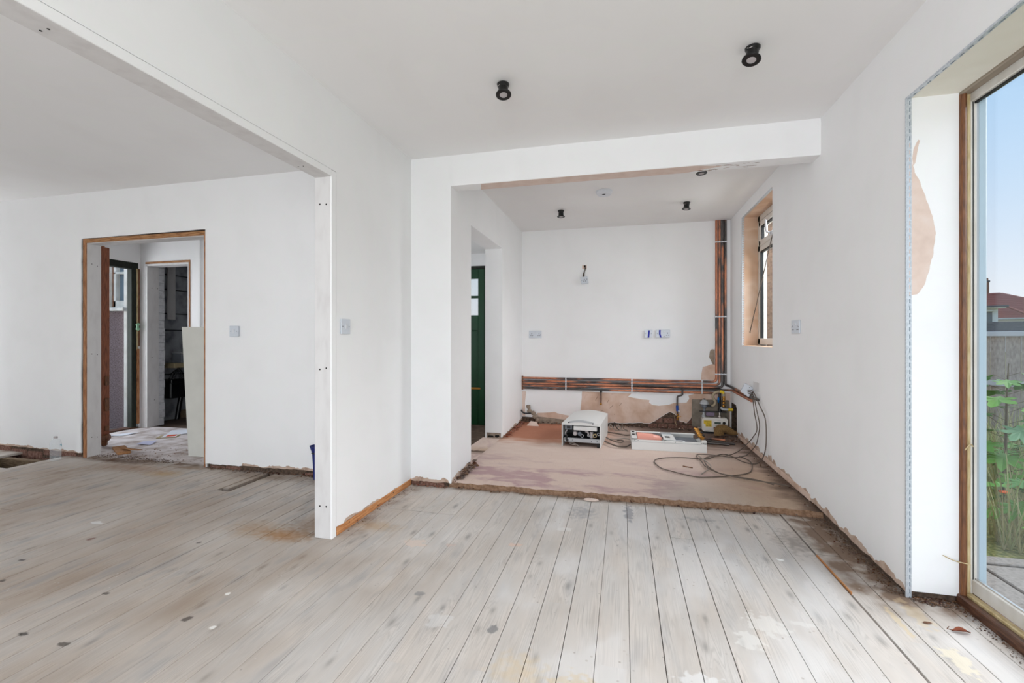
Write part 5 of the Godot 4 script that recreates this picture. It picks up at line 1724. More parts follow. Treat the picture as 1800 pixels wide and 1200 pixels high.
func build_switches() -> void:
	var pt: Node3D
	var t := thing("light_switch", "white single light switch on the partition beside its white timber post", "switch", Vector3(-1.55, 1.166, -2.30))
	t.rotation.y = PI / 2
	pt = plate(t, 0.086, 0.086, 0.010)
	rocker(pt, 0, 0, 0.010, 0.007, 0.014)
	small_screw(pt, -0.030, 0, 0.010)
	small_screw(pt, 0.030, 0, 0.010)
	t = thing("light_switch", "white light switch standing proud of the left room's end wall beside the wide opening", "switch", Vector3(-3.14, 1.157, -3.14))
	pt = plate(t, 0.086, 0.090, 0.024)
	rocker(pt, 0, 0, 0.024, 0.009, 0.016)
	small_screw(pt, -0.030, 0, 0.024)
	small_screw(pt, 0.030, 0, 0.024)
	t = thing("double_socket", "white double socket on the kitchen back wall near its left corner", "socket", Vector3(-1.064, 1.146, -5.56))
	pt = plate(t, 0.158, 0.092, 0.010)
	pins(pt, -0.043, -0.006, 0.010)
	pins(pt, 0.048, -0.006, 0.010)
	rocker(pt, -0.014, 0.020, 0.010, 0.007, 0.010)
	rocker(pt, 0.012, 0.020, 0.010, 0.007, 0.010)
	small_screw(pt, -0.066, 0.0, 0.010)
	small_screw(pt, 0.068, 0.0, 0.010)
	t = thing("fused_switch", "small square white switch with a strip of blue tape on the kitchen back wall", "switch", Vector3(0.283, 1.150, -5.56))
	pt = plate(t, 0.090, 0.090, 0.022)
	small_screw(pt, -0.032, 0, 0.022)
	small_screw(pt, 0.032, 0, 0.022)
	tape(pt, [Vector2(0.008, 0.040), Vector2(0.004, 0.0), Vector2(0.0, -0.046)], 0.0225)
	t = thing("cooker_socket", "wide white cooker socket with a strip of blue tape on the kitchen back wall", "socket", Vector3(0.444, 1.150, -5.56))
	pt = plate(t, 0.155, 0.090, 0.022)
	pins(pt, 0.050, -0.006, 0.022)
	rocker(pt, 0.014, 0.018, 0.022, 0.006, 0.009)
	part("warning_lamp", bx(Vector3(0.006, -0.036, 0.021), Vector3(0.022, -0.026, 0.0235), 0.001), M.lens, pt)
	small_screw(pt, -0.062, 0, 0.022)
	tape(pt, [Vector2(-0.034, 0.044), Vector2(-0.036, 0.0), Vector2(-0.024, -0.044)], 0.0225)
	t = thing("hanging_socket", "single white socket dangling tilted from its cables high on the kitchen back wall", "socket", Vector3(-0.458, 1.795, -5.56))
	var tilt := Node3D.new()
	tilt.rotation = Vector3(-0.25, -0.25, 0.10)
	var st := mb()
	var B := Transform3D(Basis.from_euler(Vector3(-0.28, 0.3, 0.10)), Vector3(0, 0, 0.03))
	box(st, Vector3(-0.044, -0.045, -0.004), Vector3(0.044, 0.045, 0.006), 0.003, B)
	part("plate", st, M.plate, t)
	tilt.free()
	st = mb()
	box(st, Vector3(-0.032, -0.032, -0.022), Vector3(0.032, 0.032, -0.004), 0.002, B)
	part("back_shell", st, M.plate, t)
	for v in [[0.0, 0.010, 0.004, 0.006], [-0.011, -0.013, 0.005, 0.004], [0.011, -0.013, 0.005, 0.004], [0.032, 0.01, 0.004, 0.004], [-0.032, 0.0, 0.003, 0.003]]:
		st = mb()
		box(st, Vector3(v[0] - v[2], v[1] - v[3], 0.004), Vector3(v[0] + v[2], v[1] + v[3], 0.0066), 0.0, B)
		part("pin_hole", st, M.socket_hole, t)
	for i in 2:
		st = mb()
		tube(st, smooth([Vector3(0.005, 0.165, -0.006), Vector3(0.008 + i * 0.004, 0.14, 0.012), Vector3(-0.004 - i * 0.006, 0.085, 0.016), Vector3(-0.006 - i * 0.012, 0.04, 0.018), Vector3(-0.010, 0.02, 0.012)], 6), 0.006, 7)
		part("cable", st, M.cable if i else M.cable_dark, t)
	part("bare_patch", bx(Vector3(-0.028, 0.145, 0.0), Vector3(0.026, 0.185, 0.002), 0.0006), M.plaster, t)
	st = mb()
	lathe(st, [Vector2(0.012, 0), Vector2(0, 0.0005)], 12, toward(Vector3(0.004, 0.174, 0.002), Vector3.BACK))
	part("hole", st, M.void, t)
	t = thing("double_socket", "white double socket on the garden-side wall right of the kitchen window", "socket", Vector3(1.168, 1.178, -3.54))
	t.rotation.y = -PI / 2
	pt = plate(t, 0.150, 0.092, 0.010)
	pins(pt, -0.044, -0.010, 0.010)
	pins(pt, 0.044, -0.010, 0.010)
	rocker(pt, -0.012, 0.020, 0.010, 0.007, 0.010)
	rocker(pt, 0.012, 0.020, 0.010, 0.007, 0.010)
	small_screw(pt, -0.064, 0.0, 0.010)
	small_screw(pt, 0.064, 0.0, 0.010)

func tape(t: Node3D, line: Array, z: float) -> void:
	var st := mb()
	var L := []
	var R := []
	for p: Vector2 in line:
		L.append(Vector2(p.x - 0.0095, p.y))
		R.append(Vector2(p.x + 0.0095, p.y))
	R.reverse()
	prism(st, PackedVector2Array(L + R), 0.001, Transform3D(Basis.IDENTITY, Vector3(0, 0, z + 0.0008)))
	part("blue_tape", st, M.blue, t)

# ---------------------------------------------------------------- copper pipes
func tarnish(sd: int, base_dark: float) -> Callable:
	var n := noise(sd, 1.3, 3)
	var n2 := noise(sd + 50, 7.0, 3)
	return func(s: float) -> Color:
		var d := clampf((n.get_noise_1d(s) + 0.35 * n2.get_noise_1d(s) + base_dark) * 3.0 + 0.5, 0.0, 1.0)
		var c := Color(0.60, 0.25, 0.145).lerp(Color(0.11, 0.10, 0.095), d)
		return c

func fine(pts: Array, step: float) -> Array:
	var out := [pts[0]]
	for i in range(1, pts.size()):
		var d: float = pts[i].distance_to(pts[i - 1])
		var n := maxi(1, int(d / step))
		for k in range(1, n + 1):
			out.append((pts[i - 1] as Vector3).lerp(pts[i], float(k) / n))
	return out

func pipe(label: String, pts: Array, r: float, sd: int, dark: float, bend := 0.045) -> MeshInstance3D:
	var st := mb()
	tube(st, fine(rounded(pts, bend), 0.04), r, 12, tarnish(sd, dark))
	return single("copper_pipe", st, M.copper, label, "pipe", "copper pipes of the kitchen")

func build_pipes() -> void:
	var z := -5.545
	var r := 0.0134
	var ys := [0.606, 0.572, 0.541, 0.511, 0.480]
	var xs := [1.020, 1.053, 1.084, 1.114]
	var names := ["topmost copper pipe along the kitchen wall, turning up into the leftmost riser", "second copper pipe from the top along the kitchen wall, turning up the corner", "middle copper pipe along the kitchen wall, turning up beside the rightmost riser"]
	for i in 3:
		pipe(names[i], [Vector3(-1.218, ys[i], z), Vector3(xs[i], ys[i], z), Vector3(xs[i], 2.428, z)], r, 200 + i, [-0.10, -0.07, 0.06][i])
	pipe("fourth copper pipe from the top, running round the corner onto the right wall below another", [Vector3(-1.218, ys[3], z), Vector3(1.152, ys[3] + 0.004, z), Vector3(1.152, 0.528, -5.40), Vector3(1.152, 0.520, -4.62)], r, 204, 0.03, 0.03)
	pipe("lowest copper pipe along the kitchen wall, ending above the gas meter", [Vector3(-1.218, ys[4], z), Vector3(1.03, ys[4], z)], r, 205, 0.0)
	pipe("rightmost blackened riser turning at its foot onto the right wall, open end by junction box", [Vector3(xs[3], 2.428, z), Vector3(xs[3], 0.570, z), Vector3(1.150, 0.566, -5.50), Vector3(1.152, 0.558, -5.3), Vector3(1.152, 0.553, -4.42)], r, 206, 0.12, 0.03)
	# end plate in the left corner
	single("pipe_end_plate", bx(Vector3(-1.232, 0.458, -5.565), Vector3(-1.216, 0.632, -5.528), 0.003), M.brown_wood, "dark brown end board where the copper pipes meet the left corner", "plate")
	# clips across the bundle
	for v in [[-0.682, "white pipe clip strip nearest the left end of the horizontal copper pipes"], [0.095, "white pipe clip strip across the middle of the horizontal copper pipes"], [0.867, "white pipe clip strip on the horizontal copper pipes just left of the risers"]]:
		var c := thing("pipe_clip", v[1], "pipe clip", Vector3(v[0], 0, z), "white pipe clips")
		for i in 5:
			var st := mb()
			box(st, Vector3(-0.009, ys[i] - 0.0145, -0.014), Vector3(0.009, ys[i] + 0.0145, 0.0145), 0.005)
			part("clip", st, M.white_plastic, c)
	for v in [[2.184, "upper white clip strip across the vertical copper pipes"], [1.341, "middle white clip strip across the vertical copper pipes"], [0.692, "lowest white clip strip across the vertical copper pipes"]]:
		var c := thing("pipe_clip", v[1], "pipe clip", Vector3(0, v[0], z), "white pipe clips")
		for i in 4:
			var st := mb()
			box(st, Vector3(xs[i] - 0.0148, -0.009, -0.014), Vector3(xs[i] + 0.0148, 0.009, 0.0145), 0.005)
			part("clip", st, M.white_plastic, c)
	# short capped branch below the pipes
	var br := thing("pipe_stub", "short blackened pipe stub hanging below the copper pipes with a soldered cap", "pipe", Vector3(-0.262, 0, z))
	var st := mb()
	tube(st, [Vector3(0, 0.48, 0), Vector3(0, 0.318, 0)], 0.009, 10, tarnish(210, 0.4))
	part("branch", st, M.copper, br)
	st = mb()
	lathe(st, [Vector2(0.0, -0.012), Vector2(0.011, -0.008), Vector2(0.012, 0.004), Vector2(0.010, 0.014)], 12, Transform3D(Basis.IDENTITY, Vector3(0, 0.31, 0)))
	part("cap", st, M.brass, br)
	st = mb()
	lathe(st, [Vector2(0.013, -0.02), Vector2(0.0135, 0.02), Vector2(0.010, 0.022)], 12, Transform3D(Basis.IDENTITY, Vector3(0, 0.47, 0)))
	part("tee", st, M.black, br)
	# drop to the floor with a valve and blue tape
	var dp := thing("drop_pipe", "pipe dropping to the broken wall foot, wrapped in blue tape above a brass valve", "pipe", Vector3(0, 0, z))
	st = mb()
	tube(st, fine(rounded([Vector3(0.652, 0.515, 0.012), Vector3(0.654, 0.510, 0.032), Vector3(0.654, 0.447, 0.032), Vector3(0.600, 0.434, 0.022), Vector3(0.598, 0.315, 0.018)], 0.018), 0.03), 0.010, 10, tarnish(211, 0.6))
	part("elbow_pipe", st, M.copper, dp)
	st = mb()
	tube(st, [Vector3(0.598, 0.325, 0.018), Vector3(0.601, 0.262, 0.018)], 0.0145, 12)
	part("blue_tape", st, M.blue_tape, dp)
	st = mb()
	tube(st, fine([Vector3(0.601, 0.262, 0.018), Vector3(0.606, 0.14, 0.016), Vector3(0.612, 0.06, 0.012)], 0.02), 0.0085, 10, tarnish(212, 0.15))
	part("lower_pipe", st, M.copper, dp)
	st = mb()
	for y in [0.222, 0.190, 0.168]:
		lathe(st, [Vector2(0.009, -0.010), Vector2(0.014, -0.008), Vector2(0.014, 0.008), Vector2(0.009, 0.010)], 6, Transform3D(Basis.IDENTITY, Vector3(0.603, y, 0.018)))
	bar(st, Vector3(0.60, 0.20, 0.03), Vector3(0.64, 0.205, 0.04), 0.008, 0.008, 0.002)
	part("valve", st, M.brass, dp)
	part("white_tag", bx(Vector3(0.607, 0.255, 0.028), Vector3(0.628, 0.272, 0.034), 0.003), M.white_plastic, dp)
	st = mb()
	tube(st, smooth([Vector3(0.588, 0.262, 0.02), Vector3(0.572, 0.21, 0.03), Vector3(0.575, 0.15, 0.03), Vector3(0.59, 0.10, 0.03)], 5), 0.0025, 5)
	part("earth_wire", st, M.tan_strip, dp)
	# three spare pipes on the floor in front of the meter
	var fp := [["upper of the dull copper pipes on the floor in front of the gas meter", Vector3(0.78, 0.066, -5.06), Vector3(1.00, 0.066, -4.99)], ["middle dull copper pipe on the floor in front of the gas meter", Vector3(0.76, 0.064, -4.96), Vector3(1.06, 0.064, -4.84)], ["lowest dull copper pipe on the floor, nearest the white frame", Vector3(0.76, 0.064, -4.85), Vector3(1.00, 0.064, -4.80)]]
	for i in 3:
		pipe(fp[i][0], [fp[i][1], fp[i][2]], 0.011, 220 + i, 0.18)

# ---------------------------------------------------------------- boiler casing lying on the floor
func build_boiler() -> void:
	var t := thing("boiler", "white wall boiler lying on its back on the kitchen floor, open lower end", "boiler", Vector3(-0.398, 0.05, -4.42))
	t.rotation.y = -0.062
	var hw := 0.188
	var len := 0.70
	var arc := []
	for i in 13:
		var u := i / 12.0
		arc.append(Vector2(lerpf(hw, -hw, u), 0.222 + 0.030 * sin(PI * u)))
	# casing: sides and curved front panel as one bent sheet
	var outer := [Vector2(hw, 0.0)]
	outer.append_array(arc)
	outer.append(Vector2(-hw, 0.0))
	var inner := []
	for i in range(outer.size() - 1, -1, -1):
		var p: Vector2 = outer[i]
		inner.append(Vector2(clampf(p.x, -hw + 0.009, hw - 0.009), p.y - (0.0 if p.y < 0.01 else 0.010)))
	var st := mb()
	prism(st, PackedVector2Array(outer + inner), len, Transform3D.IDENTITY)
	var casing := part("casing", st, M.white_metal, t)
	st = mb()
	box(st, Vector3(-hw + 0.01, 0.055, -len + 0.01), Vector3(hw - 0.01, 0.215, -len))
	part("end_panel", st, M.white_metal, t)
	part("chassis", bx(Vector3(-hw + 0.010, 0.075, -len + 0.02), Vector3(hw - 0.010, 0.082, -0.02)), M.black, t)
	part("inner_shade", bx(Vector3(-hw + 0.012, 0.08, -0.26), Vector3(hw - 0.012, 0.212, -0.25)), M.black, t)
	# curved grip trim across the front panel
	st = mb()
	var grip := PackedVector2Array()
	for i in 11:
		var u := i / 10.0
		grip.append(Vector2(lerpf(0.122, -0.122, u), 0.240 + 0.018 * sin(PI * u)))
	for i in 11:
		var u := 1.0 - i / 10.0
		grip.append(Vector2(lerpf(0.122, -0.122, u), 0.226 + 0.012 * sin(PI * u)))
	prism(st, grip, 0.01, Transform3D(Basis.IDENTITY, Vector3(0, 0, 0.006)))
	part("grip", st, M.grey_metal, casing)
	for x in [-0.118, 0.112]:
		part("grip_clip", bx(Vector3(x - 0.006, 0.226, 0.0), Vector3(x + 0.008, 0.236, 0.010), 0.002), M.dark_grey, casing)
	st = mb()
	var lipp := PackedVector2Array([Vector2(hw - 0.006, 0.206), Vector2(hw - 0.006, 0.218)])
	for i in range(1, 12):
		var u := i / 12.0
		lipp.append(Vector2(lerpf(hw - 0.006, -hw + 0.006, u), 0.217 + 0.030 * sin(PI * u)))
	lipp.append_array(PackedVector2Array([Vector2(-hw + 0.006, 0.218), Vector2(-hw + 0.006, 0.206)]))
	prism(st, lipp, 0.006, Transform3D(Basis.IDENTITY, Vector3(0, 0, 0.0015)))
	part("front_lip", st, M.white_metal, casing)
	part("control_panel", bx(Vector3(-0.075, 0.155, -0.05), Vector3(0.150, 0.196, -0.015), 0.003), M.white_metal, t)
	st = mb()
	box(st, Vector3(-0.160, 0.158, -0.05), Vector3(-0.09, 0.200, -0.02), 0.004)
	part("switch_block", st, M.mid_grey, t)
	part("switch_block", bx(Vector3(-0.142, 0.170, -0.021), Vector3(-0.105, 0.192, -0.016), 0.002), M.black, t)
	var lbar := part("lower_bar", bx(Vector3(-0.165, 0.040, -0.055), Vector3(0.178, 0.080, -0.012), 0.003), M.grey_metal, t)
	for x in [-0.085, 0.098, 0.152]:
		small_screw_dark(lbar, Vector3(x, 0.060, -0.0115))
	part("foot_block", bx(Vector3(0.150, 0.0, -0.06), Vector3(0.176, 0.042, -0.01), 0.003), M.black, t)
	# pump, pipes and fittings inside
	st = mb()
	lathe(st, [Vector2(0.0, 0.05), Vector2(0.012, 0.05), Vector2(0.020, 0.044), Vector2(0.024, 0.0), Vector2(0.026, -0.06)], 18, toward(Vector3(-0.066, 0.118, -0.07), Vector3(0.1, 0.05, 1)))
	part("pump", st, M.lens, t)
	st = mb()
	lathe(st, [Vector2(0.0, 0.03), Vector2(0.020, 0.028), Vector2(0.022, -0.05)], 14, toward(Vector3(-0.030, 0.112, -0.09), Vector3(0.3, 0.0, 1)))
	part("pump_collar", st, M.mid_grey, t)
	st = mb()
	tube(st, smooth([Vector3(-0.150, 0.085, -0.05), Vector3(-0.158, 0.12, -0.04), Vector3(-0.145, 0.148, -0.05)], 5), 0.006, 8)
	tube(st, smooth([Vector3(0.035, 0.14, -0.06), Vector3(0.060, 0.135, -0.05), Vector3(0.064, 0.105, -0.05)], 5), 0.008, 8)
	part("hose", st, M.lens, t)
	st = mb()
	lathe(st, [Vector2(0.0, 0.02), Vector2(0.016, 0.018), Vector2(0.020, -0.05)], 14, Transform3D(Basis.IDENTITY, Vector3(0.092, 0.12, -0.07)))
	part("filter", st, M.lens, t)
	for v in [[0.005, 0.098, 0.014], [0.162, 0.122, 0.012], [0.066, 0.105, 0.010]]:
		st = mb()
		var ring := []
		for k in 13:
			ring.append(Vector3(v[0] + cos(TAU * k / 12.0) * v[2], v[1] + sin(TAU * k / 12.0) * v[2], -0.045))
		tube(st, ring, 0.0035, 6)
		part("pipe_end", st, M.grey_metal, t)
	st = mb()
	box(st, Vector3(-0.017, -0.017, -0.02), Vector3(0.017, 0.017, 0.015), 0.004, Transform3D(Basis(Vector3.BACK, 0.25), Vector3(0.127, 0.108, -0.045)))
	part("brass_valve", st, M.tan_strip, t)
	part("valve_bore", bx(Vector3(0.118, 0.099, -0.034), Vector3(0.137, 0.117, -0.0285), 0.003), M.void, t)
	st = mb()
	tube(st, smooth([Vector3(-0.135, 0.10, -0.03), Vector3(-0.145, 0.07, -0.012), Vector3(-0.128, 0.05, -0.008)], 5), 0.012, 8)
	part("hose", st, M.black, t)
	st = mb()
	tube(st, smooth([Vector3(-0.11, 0.035, -0.02), Vector3(-0.06, 0.030, 0.0), Vector3(-0.03, 0.018, 0.01), Vector3(-0.012, 0.003, 0.015)], 5), 0.003, 6)
	tube(st, smooth([Vector3(-0.12, 0.03, -0.02), Vector3(-0.08, 0.018, 0.0), Vector3(-0.05, 0.022, 0.008)], 5), 0.003, 6)
	part("loose_wire", st, M.cable_pale, t)

func small_screw_dark(t: Node3D, at: Vector3) -> void:
	var st := mb()
	lathe(st, [Vector2(0.004, 0), Vector2(0, 0.001)], 8, toward(at, Vector3.BACK))
	part("screw", st, M.dot, t)

# ---------------------------------------------------------------- white wall frame lying beside it
func build_jig() -> void:
	var t := thing("mounting_frame", "open white sheet-metal boiler frame lying on the kitchen floor with a pink vessel in it", "frame", Vector3(0.407, 0.05, -4.445))
	t.rotation.y = 0.02
	var w := 0.331
	var dp := 0.36
	var frail := part("front_rail", bx(Vector3(-w, 0.0, -0.004), Vector3(w, 0.074, 0.0), 0.001), M.white_metal, t)
	part("front_flange", bx(Vector3(-w, 0.074, -0.018), Vector3(w, 0.094, -0.006), 0.002), M.white_metal, t)
	part("floor_sheet", bx(Vector3(-w, 0.002, -dp), Vector3(w, 0.005, -0.004)), M.mid_grey, t)
	part("back_rail", bx(Vector3(-w, 0.0, -dp - 0.004), Vector3(w - 0.06, 0.105, -dp), 0.001), M.white_metal, t)
	part("back_flange", bx(Vector3(-w, 0.10, -dp), Vector3(w - 0.05, 0.104, -dp + 0.045), 0.001), M.white_metal, t)
	# left end with two square cut-outs
	var st := mb()
	for v in [[-dp, -dp + 0.03], [-dp + 0.10, -dp + 0.16], [-dp + 0.23, -0.004]]:
		box(st, Vector3(-w - 0.002, 0.0, v[0]), Vector3(-w + 0.002, 0.11, v[1]))
	box(st, Vector3(-w - 0.002, 0.0, -dp), Vector3(-w + 0.002, 0.03, -0.004))
	box(st, Vector3(-w - 0.002, 0.09, -dp), Vector3(-w + 0.002, 0.11, -0.004))
	part("end_plate", st, M.white_metal, t)
	part("end_flange", bx(Vector3(-w, 0.106, -dp), Vector3(-w + 0.05, 0.110, -0.004), 0.001), M.white_metal, t)
	st = mb()
	for v in [[-dp + 0.035, -dp + 0.095], [-dp + 0.165, -dp + 0.225]]:
		box(st, Vector3(-w + 0.008, 0.111, v[0]), Vector3(-w + 0.034, 0.1118, v[1]))
	part("cut_out", st, M.dot, t)
	# pink expansion vessel
	st = mb()
	var rings := [Vector2(0.0, 0.015), Vector2(0.03, 0.0)]
	rings = [Vector2(0.0, -0.245), Vector2(0.02, -0.242), Vector2(0.06, -0.215), Vector2(0.085, -0.15), Vector2(0.098, -0.06), Vector2(0.102, 0.0)]
	var B := Transform3D(Basis(Vector3(0, -1, 0), Vector3(-1, 0, 0), Vector3(0, 0, -1)).scaled(Vector3(1.0, 0.62, 1.25)), Vector3(-w + 0.055, 0.066, -0.17))
	lathe(st, rings, 26, B)
	lathe(st, [Vector2(0.102, 0.0), Vector2(0.0, 0.001)], 26, B)
	part("expansion_vessel", st, M.pink, t)
	st = mb()
	lathe(st, [Vector2(0.0, 0.014), Vector2(0.012, 0.012), Vector2(0.014, -0.02)], 12, toward(Vector3(-w + 0.305, 0.075, -0.11), Vector3.RIGHT))
	part("vessel_neck", st, M.chrome, t)
	# middle bracket with a square hole, and the grey tray right of it
	st = mb()
	for v in [[-0.035, 0.07, -0.30, -0.23], [-0.035, -0.015, -0.23, -0.14], [0.03, 0.07, -0.23, -0.14], [-0.035, 0.07, -0.14, -0.05]]:
		box(st, Vector3(v[0], 0.092, v[2]), Vector3(v[1], 0.096, v[3]))
	part("bracket", st, M.white_metal, t)
	part("bracket_plate", bx(Vector3(-0.045, 0.094, -dp + 0.003), Vector3(0.055, 0.106, -0.29), 0.001), M.grey_metal, t)
	part("bracket_hole", bx(Vector3(-0.015, 0.085, -0.23), Vector3(0.03, 0.088, -0.14)), M.dark_grey, t)
	part("grey_tray", bx(Vector3(0.075, 0.02, -0.315), Vector3(0.27, 0.072, -0.05), 0.004), M.mid_grey, t)
	st = mb()
	tube(st, smooth([Vector3(-0.01, 0.085, -0.06), Vector3(0.07, 0.092, -0.05), Vector3(0.12, 0.098, -0.03), Vector3(0.14, 0.096, -0.012)], 6), 0.004, 6)
	part("capillary", st, M.white_plastic, t)
	# right end plate and the brass manifold standing on it
	part("right_bracket", bx(Vector3(w - 0.045, 0.0, -0.05), Vector3(w, 0.11, -0.006), 0.002), M.white_metal, t)
	st = mb()
	prism(st, PackedVector2Array([Vector2(0.0, 0.0), Vector2(0.33, 0.0), Vector2(0.33, 0.05), Vector2(0.05, 0.125), Vector2(0.0, 0.11)]), 0.003, Transform3D(Basis(Vector3(0, 0, -1), Vector3.UP, Vector3(1, 0, 0)), Vector3(w - 0.052, 0, -0.01)))
	part("right_plate", st, M.white_metal, t)
	st = mb()
	var m0 := Vector3(w - 0.03, 0.125, -0.04)
	var m1 := Vector3(w - 0.055, 0.185, -0.16)
	tube(st, [m0, m1], 0.018, 12)
	for i in 5:
		var p := m0.lerp(m1, (i + 0.3) / 5.0)
		lathe(st, [Vector2(0.0, 0.042), Vector2(0.009, 0.042), Vector2(0.011, 0.030), Vector2(0.013, 0.012), Vector2(0.013, 0.0)], 10, toward(p, Vector3(-1, 0.55, 0.1)))
	var mani := part("brass_manifold", st, M.brass, t)
	st = mb()
	for i in 3:
		var p := m0.lerp(m1, (i + 0.5) / 3.0)
		lathe(st, [Vector2(0.0, 0.03), Vector2(0.012, 0.028), Vector2(0.014, 0.0)], 8, toward(p, Vector3(0.7, 0.7, 0.2)))
	part("valve_cap", st, M.black, mani)
	for v in [[-w + 0.012, 0.085], [-w + 0.028, 0.088], [-w + 0.058, 0.086], [-0.04, 0.084], [0.06, 0.085], [0.285, 0.083], [w - 0.03, 0.086], [w - 0.014, 0.080]]:
		st = mb()
		lathe(st, [Vector2(0.0035, 0), Vector2(0, 0.001)], 8, toward(Vector3(v[0], v[1], -0.0055), Vector3.BACK))
		part("screw", st, M.dot, frail)

# ---------------------------------------------------------------- gas meter in the corner
func build_meter() -> void:
	var z := -5.42
	# dark grey backing board and the hole cut in the right wall
	single("meter_board", bx(Vector3(0.76, 0.09, -5.562), Vector3(1.15, 0.40, -5.545), 0.006), M.board_grey, "grey board on the wall behind the gas meter", "board")
	single("wall_cavity", bx(Vector3(1.29, 0.04, -5.58), Vector3(1.365, 0.42, -5.25)), M.void, "dark hole cut through the foot of the right wall beside the gas meter", "hole", "", "structure")
	var t := thing("gas_meter", "white gas meter with a yellow label and small display in the corner of the kitchen", "gas meter", Vector3(0, 0, z))
	var body := PackedVector2Array()
	for v in [[0.842, 0.088], [0.858, 0.074], [1.085, 0.070], [1.104, 0.085], [1.104, 0.205], [1.092, 0.224], [0.862, 0.226], [0.842, 0.208]]:
		body.append(Vector2(v[0], v[1]))
	var st := mb()
	prism(st, body, 0.10, Transform3D(Basis.IDENTITY, Vector3(0, 0, 0.05)))
	var mbody := part("body", st, M.upvc, t)
	part("bellows_case", bx(Vector3(0.862, 0.012, -0.06), Vector3(1.086, 0.072, 0.035), 0.02), M.dark_grey, t)
	var lb := mb()
	prism(lb, PackedVector2Array([Vector2(0.858, 0.160), Vector2(0.875, 0.158), Vector2(0.878, 0.128), Vector2(0.938, 0.128), Vector2(0.938, 0.196), Vector2(0.858, 0.196)]), 0.001, Transform3D(Basis.IDENTITY, Vector3(0, 0, 0.0512)))
	part("yellow_label", lb, M.yellow, mbody)
	st = mb()
	for v in [[0.866, 0.186, 0.06], [0.866, 0.178, 0.02], [0.892, 0.178, 0.014], [0.914, 0.178, 0.016], [0.89, 0.167, 0.012], [0.906, 0.167, 0.012], [0.886, 0.155, 0.044], [0.884, 0.141, 0.014], [0.908, 0.143, 0.024], [0.884, 0.134, 0.02], [0.912, 0.134, 0.02]]:
		box(st, Vector3(v[0], v[1], 0.0511), Vector3(v[0] + v[2], v[1] + 0.003, 0.0516))
	part("label_print", st, M.dark_grey, mbody)
	part("display_window", bx(Vector3(0.968, 0.163, 0.0505), Vector3(1.032, 0.181, 0.052), 0.001), M.dark_grey, mbody)
	part("display", bx(Vector3(0.972, 0.166, 0.0515), Vector3(1.028, 0.178, 0.0525)), flat(Color(0.24, 0.32, 0.28), 0.3), mbody)
	st = mb()
	for v in [[0.968, 0.148, 0.07], [0.975, 0.142, 0.05], [1.00, 0.198, 0.035], [0.87, 0.083, 0.05], [0.985, 0.091, 0.006]]:
		box(st, Vector3(v[0], v[1], 0.0505), Vector3(v[0] + v[2], v[1] + 0.0018, 0.0512))
	part("print", st, M.mid_grey, mbody)
	for v in [[1.066, 0.172, 0.016, "port"], [0.968, 0.115, 0.010, "button"], [0.993, 0.116, 0.010, "button"]]:
		st = mb()
		lathe(st, [Vector2(v[2], 0.0), Vector2(v[2] * 0.9, 0.004), Vector2(0, 0.004)], 14, toward(Vector3(v[0], v[1], 0.05), Vector3.BACK))
		part(v[3], st, M.black if v[0] != 0.968 else flat(Color(0.35, 0.12, 0.10), 0.4), mbody)
	part("bracket", bx(Vector3(0.822, 0.280, -0.03), Vector3(1.10, 0.290, 0.02), 0.002), M.dark_grey, t)
	part("lilac_cover", bx(Vector3(0.888, 0.240, -0.01), Vector3(0.975, 0.280, 0.03), 0.006), flat(Color(0.46, 0.40, 0.48), 0.5), t)
	for x in [0.866, 1.030]:
		st = mb()
		lathe(st, [Vector2(0.018, 0.220), Vector2(0.022, 0.228), Vector2(0.022, 0.246), Vector2(0.014, 0.250), Vector2(0.014, 0.282)], 8, Transform3D(Basis.IDENTITY, Vector3(x, 0, 0.0)))
		part("union_nut", st, M.grey_metal if x < 1 else M.chrome, t)
	# regulator dome and its hose
	var g := thing("gas_regulator", "grey domed gas regulator above the left of the gas meter", "regulator", Vector3(0.872, 0.29, z))
	st = mb()
	lathe(st, [Vector2(0.013, 0.0), Vector2(0.013, 0.030), Vector2(0.028, 0.045), Vector2(0.031, 0.070), Vector2(0.046, 0.078)], 24)
	part("base", st, M.mid_grey, g)
	st = mb()
	lathe(st, [Vector2(0.044, 0.076), Vector2(0.049, 0.079), Vector2(0.049, 0.086), Vector2(0.040, 0.104), Vector2(0.026, 0.120), Vector2(0.014, 0.128), Vector2(0.0, 0.130)], 26)
	part("dome", st, M.grey_metal, g)
	part("cap", bx(Vector3(-0.010, 0.128, -0.008), Vector3(0.012, 0.138, 0.010), 0.003), M.black, g)
	st = mb()
	tube(st, [Vector3(0.02, 0.058, 0.0), Vector3(0.075, 0.056, 0.0)], 0.011, 10)
	part("outlet", st, M.dark_grey, g)
	var h := thing("gas_hose", "cream flexible gas hose arching over the gas meter with a yellow taped end", "hose", Vector3(0, 0, z))
	st = mb()
	var hp := smooth([Vector3(0.945, 0.346, 0.0), Vector3(0.972, 0.360, 0.0), Vector3(0.985, 0.395, 0.0), Vector3(0.965, 0.435, 0.0), Vector3(0.962, 0.470, 0.01), Vector3(0.985, 0.500, 0.01), Vector3(1.03, 0.510, 0.01)], 8)
	tube(st, hp, 0.014, 12)
	part("hose", st, flat(Color(0.66, 0.60, 0.50), 0.6), h)
	st = mb()
	tube(st, smooth([Vector3(1.03, 0.510, 0.01), Vector3(1.055, 0.507, 0.01), Vector3(1.068, 0.492, 0.01)], 5), 0.0155, 12)
	part("yellow_tape", st, M.yellow, h)
	st = mb()
	tube(st, [Vector3(1.068, 0.492, 0.01), Vector3(1.07, 0.462, 0.01)], 0.015, 12)
	part("hose_end", st, flat(Color(0.66, 0.60, 0.50), 0.6), h)
	st = mb()
